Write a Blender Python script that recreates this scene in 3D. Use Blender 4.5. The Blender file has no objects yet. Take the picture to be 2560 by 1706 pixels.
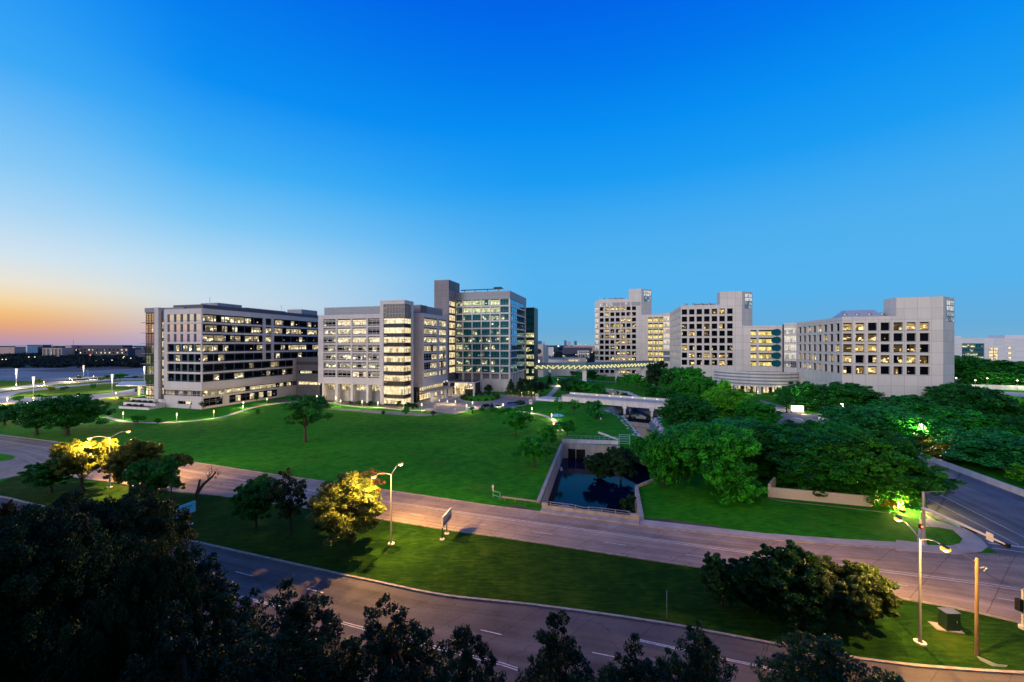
import bpy, math, random
import numpy as np
from mathutils import Vector, Matrix
from mathutils.geometry import tessellate_polygon

random.seed(7)
rng = np.random.default_rng(7)
scene = bpy.context.scene
COL = scene.collection
F = 995.0          # focal length in photo pixels (2560 wide)
CX, HY = 1280.0, 862.0
H = 27.0           # camera height
R = math.radians
AZ = R(15.5)
U = Vector((math.cos(AZ), -math.sin(AZ)))     # along the fronts
V = Vector((math.sin(AZ), math.cos(AZ)))      # away from the camera

# ------------------------------------------------------------------ survey helpers
def G(px, py, z=0.0):
    """point of the level z seen at photo pixel (px, py)"""
    Y = F * (H - z) / (py - HY)
    return Vector(((px - CX) * Y / F, Y))

def AT(px, Y):
    return Vector(((px - CX) * Y / F, Y))

def zat(p, py):
    return H - (py - HY) * p[1] / F

def walk(p, d, px):
    """parameter t with p + t*d seen in column px"""
    k = (px - CX) / F
    return (k * p[1] - p[0]) / (d[0] - k * d[1])

def to(p, d, px):
    return p + d * walk(p, d, px)

def lin(r, g, b):
    f = lambda c: (c / 255 / 12.92) if c / 255 <= 0.04045 else ((c / 255 + 0.055) / 1.055) ** 2.4
    return (f(r), f(g), f(b), 1.0)

# ------------------------------------------------------------------ materials
MATS = {}
def nodes_of(name):
    m = bpy.data.materials.new(name)
    m.use_nodes = True
    nt = m.node_tree
    b = nt.nodes['Principled BSDF']
    MATS[name] = m
    return m, nt, b

def N(nt, t, **kw):
    n = nt.nodes.new(t)
    for k, v in kw.items():
        setattr(n, k, v)
    return n

def mth(nt, op, a, b=None, c=None, clamp=False):
    n = N(nt, 'ShaderNodeMath', operation=op, use_clamp=clamp)
    for i, x in enumerate((a, b, c)):
        if x is None: continue
        if isinstance(x, (int, float)): n.inputs[i].default_value = x
        else: nt.links.new(x, n.inputs[i])
    return n.outputs[0]

def mixc(nt, fac, a, b, mode='MIX'):
    n = N(nt, 'ShaderNodeMix', data_type='RGBA', blend_type=mode)
    for i, x in ((0, fac), (6, a), (7, b)):
        if isinstance(x, (int, float)): n.inputs[i].default_value = x
        elif isinstance(x, tuple): n.inputs[i].default_value = x
        else: nt.links.new(x, n.inputs[i])
    return n.outputs[2]

def noise(nt, vec, scale, detail=4, rough=0.55):
    n = N(nt, 'ShaderNodeTexNoise')
    n.inputs['Scale'].default_value = scale
    n.inputs['Detail'].default_value = detail
    n.inputs['Roughness'].default_value = rough
    if vec is not None: nt.links.new(vec, n.inputs['Vector'])
    return n.outputs['Fac']

def ramp(nt, fac, stops, interp='LINEAR'):
    n = N(nt, 'ShaderNodeValToRGB')
    n.color_ramp.interpolation = interp
    el = n.color_ramp.elements
    while len(el) < len(stops): el.new(0.5)
    for e, (p, c) in zip(el, stops):
        e.position = p; e.color = c if len(c) == 4 else (*c, 1)
    nt.links.new(fac, n.inputs[0])
    return n.outputs[0]

def bump(nt, b, h, strength, dist=0.05):
    n = N(nt, 'ShaderNodeBump')
    n.inputs['Strength'].default_value = strength
    n.inputs['Distance'].default_value = dist
    nt.links.new(h, n.inputs['Height'])
    nt.links.new(n.outputs[0], b.inputs['Normal'])

def mat_plain(name, c, rough=0.6, metal=0.0, var=0.15, scale=3.0, spec=0.3, streak=False):
    m, nt, b = nodes_of(name)
    tc = N(nt, 'ShaderNodeTexCoord').outputs['Object']
    vec = tc
    if streak:
        mp = N(nt, 'ShaderNodeMapping'); mp.inputs['Scale'].default_value = (1, 1, 0.12)
        nt.links.new(tc, mp.inputs[0]); vec = mp.outputs[0]
    f = noise(nt, vec, scale, 5)
    lo = tuple(x * (1 - var) for x in c[:3]) + (1,)
    hi = tuple(min(1, x * (1 + var)) for x in c[:3]) + (1,)
    col = ramp(nt, f, [(0.3, lo), (0.7, hi)])
    nt.links.new(col, b.inputs['Base Color'])
    b.inputs['Roughness'].default_value = rough
    b.inputs['Metallic'].default_value = metal
    b.inputs['Specular IOR Level'].default_value = spec
    return m

def mat_panel(name, c, w=3.0, h=4.2, joint=0.05, dark=0.6, var=0.08, rough=0.65):
    """precast cladding: faint joints in a grid along the wall, slight tone change per panel, rain streaks"""
    m, nt, b = nodes_of(name)
    uv = N(nt, 'ShaderNodeUVMap').outputs[0]
    s = N(nt, 'ShaderNodeSeparateXYZ'); nt.links.new(uv, s.inputs[0])
    fu = mth(nt, 'FRACT', mth(nt, 'DIVIDE', s.outputs[0], w))
    fv = mth(nt, 'FRACT', mth(nt, 'DIVIDE', s.outputs[1], h))
    j = mth(nt, 'MAXIMUM', mth(nt, 'LESS_THAN', fu, joint / w), mth(nt, 'LESS_THAN', fv, joint / h))
    cid = N(nt, 'ShaderNodeCombineXYZ')
    nt.links.new(mth(nt, 'FLOOR', mth(nt, 'DIVIDE', s.outputs[0], w)), cid.inputs[0])
    nt.links.new(mth(nt, 'FLOOR', mth(nt, 'DIVIDE', s.outputs[1], h)), cid.inputs[1])
    wn = N(nt, 'ShaderNodeTexWhiteNoise', noise_dimensions='2D'); nt.links.new(cid.outputs[0], wn.inputs[0])
    mp = N(nt, 'ShaderNodeMapping'); mp.inputs['Scale'].default_value = (1.3, 0.09, 1)
    nt.links.new(uv, mp.inputs[0])
    st = noise(nt, mp.outputs[0], 1.0, 4)
    f = mth(nt, 'ADD', mth(nt, 'MULTIPLY', wn.outputs[0], 0.35), mth(nt, 'MULTIPLY', st, 0.65))
    lo = tuple(x * (1 - var) for x in c[:3]) + (1,)
    hi = tuple(min(1, x * (1 + var)) for x in c[:3]) + (1,)
    col = ramp(nt, f, [(0.25, lo), (0.75, hi)])
    col = mixc(nt, mth(nt, 'MULTIPLY', j, dark), col, tuple(x * 0.3 for x in c[:3]) + (1,))
    nt.links.new(col, b.inputs['Base Color'])
    b.inputs['Roughness'].default_value = rough
    b.inputs['Specular IOR Level'].default_value = 0.25
    return m

def mat_glow(name, c, strength):
    m, nt, b = nodes_of(name)
    b.inputs['Base Color'].default_value = (0.03, 0.03, 0.03, 1); b.inputs['Specular IOR Level'].default_value = 0.1
    b.inputs['Emission Color'].default_value = c
    b.inputs['Emission Strength'].default_value = strength
    return m

def mat_window(name, tint, refl=0.05, rough=0.03, room=2.4, warm=((1, .72, .32, 1), (1, .9, .62, 1)), strength=2.8, floor_dark=0.2, top_dark=0.85, rc=(1, 1, 1, 1)):
    """tinted pane over a lit room: object colour r = share of rooms lit, g = seed, b = fill of a lit room"""
    m, nt, b = nodes_of(name)
    oi = N(nt, 'ShaderNodeObjectInfo')
    sc = N(nt, 'ShaderNodeSeparateColor'); nt.links.new(oi.outputs['Color'], sc.inputs[0])
    lit, seed, fill = sc.outputs[0], sc.outputs[1], sc.outputs[2]
    uv = N(nt, 'ShaderNodeUVMap').outputs[0]
    s = N(nt, 'ShaderNodeSeparateXYZ'); nt.links.new(uv, s.inputs[0])
    u = mth(nt, 'ADD', s.outputs[0], mth(nt, 'MULTIPLY', seed, 613.0)); v = s.outputs[1]
    def wn(a, c):
        cx = N(nt, 'ShaderNodeCombineXYZ')
        nt.links.new(a, cx.inputs[0]); nt.links.new(c, cx.inputs[1])
        w = N(nt, 'ShaderNodeTexWhiteNoise', noise_dimensions='2D'); nt.links.new(cx.outputs[0], w.inputs[0])
        return w.outputs[0]
    sd = mth(nt, 'MULTIPLY', seed, 91.0)
    rid = mth(nt, 'FLOOR', mth(nt, 'DIVIDE', u, room))
    on = mth(nt, 'LESS_THAN', wn(rid, sd), lit)
    c1 = wn(mth(nt, 'FLOOR', mth(nt, 'MULTIPLY', u, 1.15)), mth(nt, 'ADD', mth(nt, 'FLOOR', mth(nt, 'MULTIPLY', v, 4.0)), sd))
    c2 = wn(mth(nt, 'FLOOR', mth(nt, 'MULTIPLY', u, 0.62)), mth(nt, 'ADD', mth(nt, 'FLOOR', mth(nt, 'MULTIPLY', v, 2.3)), sd))
    c3 = wn(mth(nt, 'FLOOR', mth(nt, 'MULTIPLY', u, 0.9)), mth(nt, 'ADD', sd, 7.7))
    blocks = mth(nt, 'MULTIPLY', mth(nt, 'GREATER_THAN', c2, 0.42), mth(nt, 'ADD', mth(nt, 'MULTIPLY', mth(nt, 'MULTIPLY', c1, c1), 1.1), 0.06))
    cx = N(nt, 'ShaderNodeCombineXYZ'); nt.links.new(u, cx.inputs[0]); nt.links.new(mth(nt, 'MULTIPLY', v, 3.0), cx.inputs[1])
    fine = noise(nt, cx.outputs[0], 2.6, 4, 0.7)
    clut = mth(nt, 'MULTIPLY', mth(nt, 'SUBTRACT', fine, 0.36), 3.6, clamp=True)
    low = mth(nt, 'LESS_THAN', v, mth(nt, 'ADD', 0.42, mth(nt, 'MULTIPLY', c3, 0.36)))
    blocks = mth(nt, 'MULTIPLY', blocks, mth(nt, 'MULTIPLY', clut, low))
    door = mth(nt, 'SUBTRACT', 1.0, mth(nt, 'MULTIPLY', mth(nt, 'GREATER_THAN', c3, 0.68), mth(nt, 'MULTIPLY', mth(nt, 'LESS_THAN', v, 0.66), 0.6)))
    full = mth(nt, 'MULTIPLY', mth(nt, 'ADD', mth(nt, 'MULTIPLY', c1, 0.22), 0.5), mth(nt, 'MULTIPLY', door, mth(nt, 'ADD', mth(nt, 'MULTIPLY', fine, 0.9), 0.28)))
    br = mth(nt, 'ADD', mth(nt, 'MULTIPLY', blocks, mth(nt, 'SUBTRACT', 1.0, fill)), mth(nt, 'MULTIPLY', full, fill))
    band = mth(nt, 'MULTIPLY', mth(nt, 'GREATER_THAN', v, floor_dark * 0.5), mth(nt, 'LESS_THAN', v, top_dark))
    br = mth(nt, 'MULTIPLY', mth(nt, 'MULTIPLY', br, band), on)
    # a few bare ceiling lamps in dark rooms
    lampc = mth(nt, 'MULTIPLY', mth(nt, 'GREATER_THAN', wn(mth(nt, 'FLOOR', mth(nt, 'MULTIPLY', u, 2.0)), sd), 0.965),
                mth(nt, 'MULTIPLY', mth(nt, 'GREATER_THAN', v, 0.30), mth(nt, 'LESS_THAN', v, 0.40)))
    br = mth(nt, 'ADD', br, mth(nt, 'MULTIPLY', lampc, mth(nt, 'MULTIPLY', lit, 0.9)))
    ecol = mixc(nt, c1, warm[0], warm[1])
    base = mixc(nt, fine, tuple(x * .5 for x in tint[:3]) + (1,), tuple(min(1, x * 1.5) for x in tint[:3]) + (1,))
    nt.links.new(base, b.inputs['Base Color'])
    b.inputs['Roughness'].default_value = 0.4
    b.inputs['Specular IOR Level'].default_value = 0.0
    nt.links.new(ecol, b.inputs['Emission Color'])
    nt.links.new(mth(nt, 'MULTIPLY', br, strength), b.inputs['Emission Strength'])
    gl = N(nt, 'ShaderNodeBsdfGlossy'); gl.inputs['Roughness'].default_value = rough; gl.inputs['Color'].default_value = rc
    lw = N(nt, 'ShaderNodeFresnel'); lw.inputs['IOR'].default_value = 1.25
    mx = N(nt, 'ShaderNodeMixShader')
    nt.links.new(mth(nt, 'ADD', mth(nt, 'MULTIPLY', lw.outputs[0], 0.35), refl, clamp=True), mx.inputs[0])
    nt.links.new(b.outputs[0], mx.inputs[1]); nt.links.new(gl.outputs[0], mx.inputs[2])
    nt.links.new(mx.outputs[0], nt.nodes['Material Output'].inputs[0])
    return m

def mat_leaf():
    m, nt, b = nodes_of('leaf')
    oi = N(nt, 'ShaderNodeObjectInfo')
    at = N(nt, 'ShaderNodeAttribute', attribute_name='tint')
    dark = mixc(nt, 1.0, oi.outputs['Color'], (.36, .4, .42, 1), 'MULTIPLY')
    lite = mixc(nt, 1.0, oi.outputs['Color'], (2.3, 1.75, 1.2, 1), 'MULTIPLY')
    c = mixc(nt, at.outputs['Fac'], dark, lite)
    nt.links.new(c, b.inputs['Base Color'])
    b.inputs['Roughness'].default_value = 0.5
    b.inputs['Specular IOR Level'].default_value = 0.25
    tr = N(nt, 'ShaderNodeBsdfTranslucent'); nt.links.new(c, tr.inputs[0])
    mx = N(nt, 'ShaderNodeMixShader'); mx.inputs[0].default_value = 0.28
    nt.links.new(b.outputs[0], mx.inputs[1]); nt.links.new(tr.outputs[0], mx.inputs[2])
    nt.links.new(mx.outputs[0], nt.nodes['Material Output'].inputs[0])
    return m

def mat_grass():
    m, nt, b = nodes_of('grass')
    tc = N(nt, 'ShaderNodeTexCoord').outputs['Object']
    n1 = noise(nt, tc, 0.035, 4)
    n2 = noise(nt, tc, 0.35, 6, 0.65)
    mp = N(nt, 'ShaderNodeMapping'); mp.inputs['Scale'].default_value = (0.5, 2.6, 1); mp.inputs['Rotation'].default_value = (0, 0, R(12))
    nt.links.new(tc, mp.inputs[0])
    n3 = noise(nt, mp.outputs[0], 1.1, 5, 0.7)
    f = mth(nt, 'ADD', mth(nt, 'MULTIPLY', n1, 0.26), mth(nt, 'ADD', mth(nt, 'MULTIPLY', n2, 0.30), mth(nt, 'MULTIPLY', n3, 0.44)))
    c = ramp(nt, f, [(0.39, (0.010, 0.10, 0.007, 1)), (0.5, (0.022, 0.21, 0.009, 1)), (0.61, (0.06, 0.32, 0.014, 1))])
    n4 = noise(nt, tc, 0.09, 5, 0.7)
    dry = mth(nt, 'MULTIPLY', mth(nt, 'SUBTRACT', n4, 0.56), 5.0, clamp=True)
    c = mixc(nt, mth(nt, 'MULTIPLY', dry, 0.4), c, (0.13, 0.15, 0.02, 1))
    nt.links.new(c, b.inputs['Base Color'])
    b.inputs['Roughness'].default_value = 0.9
    b.inputs['Specular IOR Level'].default_value = 0.05
    bump(nt, b, noise(nt, tc, 7.0, 6, 0.75), 0.9, 0.12)
    return m

def mat_road(name, c, period=6.4, spec=0.2):
    """concrete carriageway: uv = metres along / share across; joints, wheel streaks, stains"""
    m, nt, b = nodes_of(name)
    uv = N(nt, 'ShaderNodeUVMap').outputs[0]
    tc = N(nt, 'ShaderNodeTexCoord').outputs['Object']
    s = N(nt, 'ShaderNodeSeparateXYZ'); nt.links.new(uv, s.inputs[0])
    mp = N(nt, 'ShaderNodeMapping'); mp.inputs['Scale'].default_value = (0.02, 11, 1); nt.links.new(uv, mp.inputs[0])
    st = noise(nt, mp.outputs[0], 1.0, 4, 0.6)
    n2 = noise(nt, tc, 0.22, 6, 0.6)
    n3 = noise(nt, tc, 3.0, 5, 0.7)
    f = mth(nt, 'ADD', mth(nt, 'MULTIPLY', st, 0.5), mth(nt, 'ADD', mth(nt, 'MULTIPLY', n2, 0.35), mth(nt, 'MULTIPLY', n3, 0.15)))
    lo = tuple(x * 0.5 for x in c[:3]) + (1,); hi = tuple(x * 1.3 for x in c[:3]) + (1,)
    col = ramp(nt, f, [(0.36, lo), (0.62, hi)])
    wob = mth(nt, 'MULTIPLY', noise(nt, tc, 0.5, 3), 0.25)
    fu = mth(nt, 'FRACT', mth(nt, 'DIVIDE', mth(nt, 'ADD', s.outputs[0], wob), period))
    slab = N(nt, 'ShaderNodeTexWhiteNoise', noise_dimensions='1D')
    nt.links.new(mth(nt, 'FLOOR', mth(nt, 'DIVIDE', mth(nt, 'ADD', s.outputs[0], wob), period)), slab.inputs['W'])
    col = mixc(nt, mth(nt, 'MULTIPLY', mth(nt, 'SUBTRACT', slab.outputs[0], 0.5, clamp=True), 0.3), col, tuple(x * .5 for x in c[:3]) + (1,))
    j = mth(nt, 'MULTIPLY', mth(nt, 'LESS_THAN', fu, 0.016), mth(nt, 'GREATER_THAN', n3, 0.36))
    col = mixc(nt, mth(nt, 'MULTIPLY', j, 0.45), col, (0.02, 0.018, 0.018, 1))
    crack = N(nt, 'ShaderNodeTexVoronoi', feature='DISTANCE_TO_EDGE'); crack.inputs['Scale'].default_value = 0.085
    wv = N(nt, 'ShaderNodeVectorMath', operation='ADD')
    nz = N(nt, 'ShaderNodeTexNoise'); nz.inputs['Scale'].default_value = 0.4
    nt.links.new(tc, nz.inputs[0]); nt.links.new(tc, wv.inputs[0])
    sv = N(nt, 'ShaderNodeVectorMath', operation='SCALE'); sv.inputs[3].default_value = 4.0
    nt.links.new(nz.outputs['Color'], sv.inputs[0]); nt.links.new(sv.outputs[0], wv.inputs[1]); nt.links.new(wv.outputs[0], crack.inputs[0])
    ck = mth(nt, 'MULTIPLY', mth(nt, 'LESS_THAN', crack.outputs['Distance'], 0.0035), mth(nt, 'GREATER_THAN', n2, 0.5))
    col = mixc(nt, mth(nt, 'MULTIPLY', ck, 0.5), col, (0.03, 0.028, 0.028, 1))
    nt.links.new(col, b.inputs['Base Color'])
    b.inputs['Roughness'].default_value = 0.8
    b.inputs['Specular IOR Level'].default_value = spec
    bump(nt, b, n3, 0.15, 0.02)
    return m

def mat_water(name, c=(0.004, 0.012, 0.02, 1), rough=0.04, wave=0.12, spec=.6, tint=None):
    m, nt, b = nodes_of(name)
    tc = N(nt, 'ShaderNodeTexCoord').outputs['Object']
    mp = N(nt, 'ShaderNodeMapping'); mp.inputs['Scale'].default_value = (1, .5, 1); nt.links.new(tc, mp.inputs[0])
    n1 = noise(nt, tc, 0.09, 4, 0.6)
    nt.links.new(ramp(nt, n1, [(0.45, c), (0.75, tuple(min(1, x * 2.5 + .002) for x in c[:3]) + (1,))]), b.inputs['Base Color'])
    b.inputs['Roughness'].default_value = rough
    b.inputs['IOR'].default_value = 1.33
    b.inputs['Specular IOR Level'].default_value = spec
    if tint: b.inputs['Specular Tint'].default_value = tint
    bump(nt, b, noise(nt, mp.outputs[0], 0.8, 5, 0.6), wave, 0.15)
    return m

def mat_bark():
    return mat_plain('bark', (0.05, 0.038, 0.03, 1), 0.9, var=0.4, scale=6)

white_pc = mat_panel('white_precast', (0.63, 0.585, 0.545, 1), 4.6, 4.7, 0.14, 0.5)
pale_pc = mat_panel('pale_precast', (0.50, 0.475, 0.51, 1), 5.5, 4.2, 0.10, 0.4)
grey_clad = mat_panel('grey_cladding', (0.22, 0.225, 0.27, 1), 2.4, 2.1, 0.07, 0.5)
dark_clad = mat_panel('dark_cladding', (0.10, 0.10, 0.125, 1), 2.4, 2.1, 0.07, 0.5)
silver_pan = mat_panel('silver_panel', (0.27, 0.29, 0.33, 1), 1.6, 0.9, 0.08, 0.5, rough=0.45)
brown_pan = mat_panel('taupe_panel', (0.23, 0.21, 0.235, 1), 3.2, 3.4, 0.12, 0.55)
frame_m = mat_plain('window_frame_metal', (0.18, 0.2, 0.24, 1), 0.4, 0.5, 0.1)
blue_fin = mat_plain('blue_grey_fin', (0.045, 0.085, 0.13, 1), 0.5, 0.2, 0.1)
white_mul = mat_plain('pale_mullion', (0.5, 0.5, 0.52, 1), 0.5, 0.2, 0.1)
roof_m = mat_plain('roof_gravel', (0.2, 0.2, 0.22, 1), 0.9, 0, 0.25, 0.8)
conc = mat_plain('concrete', (0.36, 0.34, 0.33, 1), 0.85, 0, 0.22, 0.7, streak=True)
conc_w = mat_plain('pale_concrete', (0.62, 0.60, 0.60, 1), 0.8, 0, 0.15, 0.6, streak=True)
kerb_m = mat_plain('kerb_concrete', (0.34, 0.31, 0.29, 1), 0.85, 0, 0.3, 1.2)
path_m = mat_plain('path_concrete', (0.42, 0.39, 0.38, 1), 0.85, 0, 0.15, 0.5)
steel = mat_plain('galvanised_steel', (0.42, 0.42, 0.44, 1), 0.45, 0.6, 0.12, 2)
dark_metal = mat_plain('dark_metal', (0.03, 0.035, 0.04, 1), 0.5, 0.3, 0.2)
black_m = mat_plain('black_plastic', (0.012, 0.012, 0.014, 1), 0.5)
paint_w = mat_plain('road_paint', (0.62, 0.6, 0.58, 1), 0.7, 0, 0.3, 2.5)
wood_m = mat_plain('weathered_wood', (0.17, 0.12, 0.07, 1), 0.85, 0, 0.35, 5, streak=True)
bark_m = mat_bark()
leaf_m = mat_leaf()
grass_m = mat_grass()
def mat_shaded_grass():  # copy of the grass with foreground shade put into its colours
    m = grass_m.copy(); m.name = 'median_grass_shaded'; MATS['median_grass_shaded'] = m
    for n in m.node_tree.nodes:
        if n.bl_idname == 'ShaderNodeValToRGB':
            for e, c in zip(n.color_ramp.elements, ((.007, .028, .004, 1), (.017, .064, .005, 1), (.05, .105, .008, 1))): e.color = c
    return m
shaded_grass_m = mat_shaded_grass()
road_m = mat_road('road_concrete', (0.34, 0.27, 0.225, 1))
asph_m = mat_road('asphalt', (0.19, 0.185, 0.20, 1), 40)
drive_m = mat_road('drive_paving', (0.24, 0.235, 0.25, 1), 5)
water_m = mat_water('water')
field_m = mat_plain('bare_field', (0.17, 0.19, 0.23, 1), 0.95, 0, 0.4, 0.02)
dirt_m = mat_plain('dirt', (0.09, 0.075, 0.08, 1), 0.95, 0, 0.35, 0.08)
rock_m = mat_plain('rock', (0.45, 0.46, 0.5, 1), 0.85, 0, 0.4, 1.5)
teal_m = mat_plain('sign_panel_pale', (0.16, 0.62, 0.70, 1), 0.5, 0, 0.06)
rail_m = mat_plain('pale_teal_rail', (0.25, 0.5, 0.5, 1), 0.5, 0.2, 0.1)
brick_pale = mat_panel('pale_brick', (0.42, 0.30, 0.29, 1), 3, 3.5, 0.1, 0.2)
brick_dark = mat_panel('dark_brick', (0.055, 0.06, 0.10, 1), 3, 3.5, 0.1, 0.3)
far_roof = mat_plain('far_roof', (0.12, 0.1, 0.13, 1), 0.9)
far_red = mat_plain('far_red_roof', (0.2, 0.08, 0.08, 1), 0.9)
win_dark = mat_window('office_glass', (0.003, 0.004, 0.008, 1), 0.0, strength=3.7)
win_amber = mat_window('amber_office_glass', (0.003, 0.004, 0.008, 1), 0.0, strength=3.6, warm=((1, .58, .14, 1), (1, .80, .38, 1)))
win_mirror = mat_window('sunset_glass', (0.02, 0.02, 0.025, 1), 0.85, 0.02, strength=1.5)
win_gold = mat_window('stair_gold_glass', (0.02, 0.018, 0.015, 1), 0.62, 0.06, rc=(.9, .8, .62, 1))
win_grey = mat_window('grey_tint_glass', (0.15, 0.15, 0.165, 1), 0.0, 0.3, strength=1.5)  # pale sky reflection put into the grey base colour
win_teal = mat_window('teal_glass', (0.003, 0.10, 0.125, 1), 0.0, 0.25, rc=(.22, .68, .85, 1), warm=((1, .84, .3, 1), (.95, .95, .55, 1)))
win_blue = mat_window('blue_side_glass', (0.004, 0.03, 0.06, 1), 0.6, 0.02, rc=(.45, .8, 1, 1), warm=((1, .84, .4, 1), (.95, .95, .65, 1)))
win_hall = mat_window('hall_glass', (0.02, 0.018, 0.012, 1), 0.02, 0.05, room=50, strength=2.7, floor_dark=0.0, top_dark=0.93, warm=((1, .68, .28, 1), (1, .88, .56, 1)))
win_pale = mat_window('pale_glass', (0.10, 0.12, 0.14, 1), 0.25, 0.05, strength=2.0, warm=((1, .84, .62, 1), (1, .93, .8, 1)), floor_dark=0, top_dark=1.1)
win_link = mat_window('lit_gallery_glass', (0.02, 0.018, 0.01, 1), 0.01, 0.05, room=50, strength=2.6, top_dark=0.74, floor_dark=0.1, warm=((1, .72, .16, 1), (1, .84, .34, 1)))
glow_warm = mat_glow('path_lamp_glow', (1, .60, .20, 1), 3.0)
glow_sod = mat_glow('sodium_lamp_glow', (1, .50, .10, 1), 1)
glow_white = mat_glow('white_lamp_glow', (1, .86, .5, 1), 3)
glow_py = mat_glow('pylon_glow', (1, .86, .78, 1), 1.25)
glow_far = mat_glow('far_lamp_glow', (1, .78, .5, 1), 2)
glow_red = mat_glow('red_signal_glow', (1, .06, .02, 1), 12)
glow_sign = mat_glow('backlit_sign_face', (1, .93, .70, 1), 3.0)
glow_bridge = mat_glow('bridge_lamp_glow', (1, .74, .42, 1), 1.6)
glow_flood = mat_glow('flood_lamp_glow', (1, .72, .2, 1), 5)
glow_sky = mat_glow('gallery_light', (1, .93, .40, 1), 1.0)

# ------------------------------------------------------------------ mesh builder
class MB:
    def __init__(s):
        s.v, s.f, s.m, s.uv, s.mats = [], [], [], [], []
    def mi(s, mat):
        if mat not in s.mats: s.mats.append(mat)
        return s.mats.index(mat)
    def face(s, pts, mat, uv=None):
        b = len(s.v)
        s.v += [tuple(p) for p in pts]
        s.f.append(tuple(range(b, b + len(pts))))
        s.m.append(s.mi(mat))
        s.uv.append(uv or [(0, 0)] * len(pts))
    def hexa(s, b4, t4, mat):
        """b4, t4: four bottom / top corners, counter-clockwise from above"""
        o = 0.0
        s.face([b4[3], b4[2], b4[1], b4[0]], mat, [(p[0], p[1]) for p in (b4[3], b4[2], b4[1], b4[0])])
        s.face(t4, mat, [(p[0], p[1]) for p in t4])
        for i in range(4):
            j = (i + 1) % 4
            L = math.hypot(b4[j][0] - b4[i][0], b4[j][1] - b4[i][1])
            dx, dy = (b4[j][0] - b4[i][0]), (b4[j][1] - b4[i][1])
            k = 1 / L if L > 1e-6 else 0
            a0 = (b4[i][0] * dx + b4[i][1] * dy) * k
            s.face([b4[i], b4[j], t4[j], t4[i]], mat, [(a0, b4[i][2]), (a0 + L, b4[j][2]), (a0 + L, t4[j][2]), (a0, t4[i][2])])
    def prism(s, poly, z0, z1, mat, top=None, topmat=None, bottom=True):
        """poly counter-clockwise seen from above"""
        n = len(poly)
        ar = sum(poly[i][0] * poly[(i + 1) % n][1] - poly[(i + 1) % n][0] * poly[i][1] for i in range(n))
        if ar < 0: poly = poly[::-1]
        tp = [(p[0], p[1], z1) for p in poly]
        s.face(tp, topmat or mat, [(p[0], p[1]) for p in tp])
        if bottom: s.face([(p[0], p[1], z0) for p in poly[::-1]], mat)
        for i in range(n):
            a, b = poly[i], poly[(i + 1) % n]
            L = math.hypot(b[0] - a[0], b[1] - a[1]); k = 1 / max(L, 1e-6)
            a0 = (a[0] * (b[0] - a[0]) + a[1] * (b[1] - a[1])) * k
            s.face([(a[0], a[1], z0), (b[0], b[1], z0), (b[0], b[1], z1), (a[0], a[1], z1)], mat, [(a0, z0), (a0 + L, z0), (a0 + L, z1), (a0, z1)])
    def box(s, c, d, mat, rz=0.0):
        hx, hy = d[0] / 2, d[1] / 2
        ca, sa = math.cos(rz), math.sin(rz)
        q = [(c[0] + x * ca - y * sa, c[1] + x * sa + y * ca) for x, y in ((-hx, -hy), (hx, -hy), (hx, hy), (-hx, hy))]
        s.hexa([(x, y, c[2] - d[2] / 2) for x, y in q], [(x, y, c[2] + d[2] / 2) for x, y in q], mat)
    def fbox(s, P, d, s0, s1, z0, z1, o0, o1, mat):
        """box on a facade: along d from s0 to s1, outward offset o0..o1 (normal = (dy,-dx))"""
        n = (d[1], -d[0])
        q = [(P[0] + d[0] * a + n[0] * o, P[1] + d[1] * a + n[1] * o) for a, o in ((s0, o1), (s1, o1), (s1, o0), (s0, o0))]
        s.hexa([(x, y, z0) for x, y in q], [(x, y, z1) for x, y in q], mat)
    def tube(s, pts, rad, mat, sides=8, cap=True):
        pts = [Vector(p) for p in pts]
        if not isinstance(rad, (list, tuple)): rad = [rad] * len(pts)
        rings = []
        for i, p in enumerate(pts):
            t = (pts[min(i + 1, len(pts) - 1)] - pts[max(i - 1, 0)]).normalized()
            a = t.orthogonal().normalized() if abs(t.z) < 0.95 else Vector((1, 0, 0))
            a = (a - t * a.dot(t)).normalized()
            if abs(t.z) < 0.95:
                a = Vector((0, 0, 1)); a = (a - t * a.dot(t)).normalized()
            b = t.cross(a)
            rings.append([p + (a * math.cos(2 * math.pi * k / sides) + b * math.sin(2 * math.pi * k / sides)) * rad[i] for k in range(sides)])
        for i in range(len(rings) - 1):
            for k in range(sides):
                l = (k + 1) % sides
                s.face([rings[i][k], rings[i][l], rings[i + 1][l], rings[i + 1][k]], mat)
        if cap:
            s.face(rings[0][::-1], mat); s.face(rings[-1], mat)
    def lathe(s, c, prof, mat, sides=14):
        """prof: list of (radius, z)"""
        for (r0, z0), (r1, z1) in zip(prof, prof[1:]):
            for k in range(sides):
                a, b = 2 * math.pi * k / sides, 2 * math.pi * (k + 1) / sides
                q = [(c[0] + r0 * math.cos(a), c[1] + r0 * math.sin(a), c[2] + z0), (c[0] + r0 * math.cos(b), c[1] + r0 * math.sin(b), c[2] + z0),
                     (c[0] + r1 * math.cos(b), c[1] + r1 * math.sin(b), c[2] + z1), (c[0] + r1 * math.cos(a), c[1] + r1 * math.sin(a), c[2] + z1)]
                if r0 < 1e-6: q = [q[0], q[2], q[3]]
                elif r1 < 1e-6: q = q[:3]
                s.face(q, mat)
    def sheet(s, poly, z, mat, holes=()):
        lists = [[Vector((p[0], p[1], 0)) for p in poly]] + [[Vector((p[0], p[1], 0)) for p in h] for h in holes]
        flat = [p for l in lists for p in l]
        for t in tessellate_polygon(lists):
            q = [flat[i] for i in t]
            if (q[1] - q[0]).cross(q[2] - q[0]).z < 0: q = q[::-1]
            s.face([(p.x, p.y, z) for p in q], mat, [(p.x, p.y) for p in q])
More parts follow.
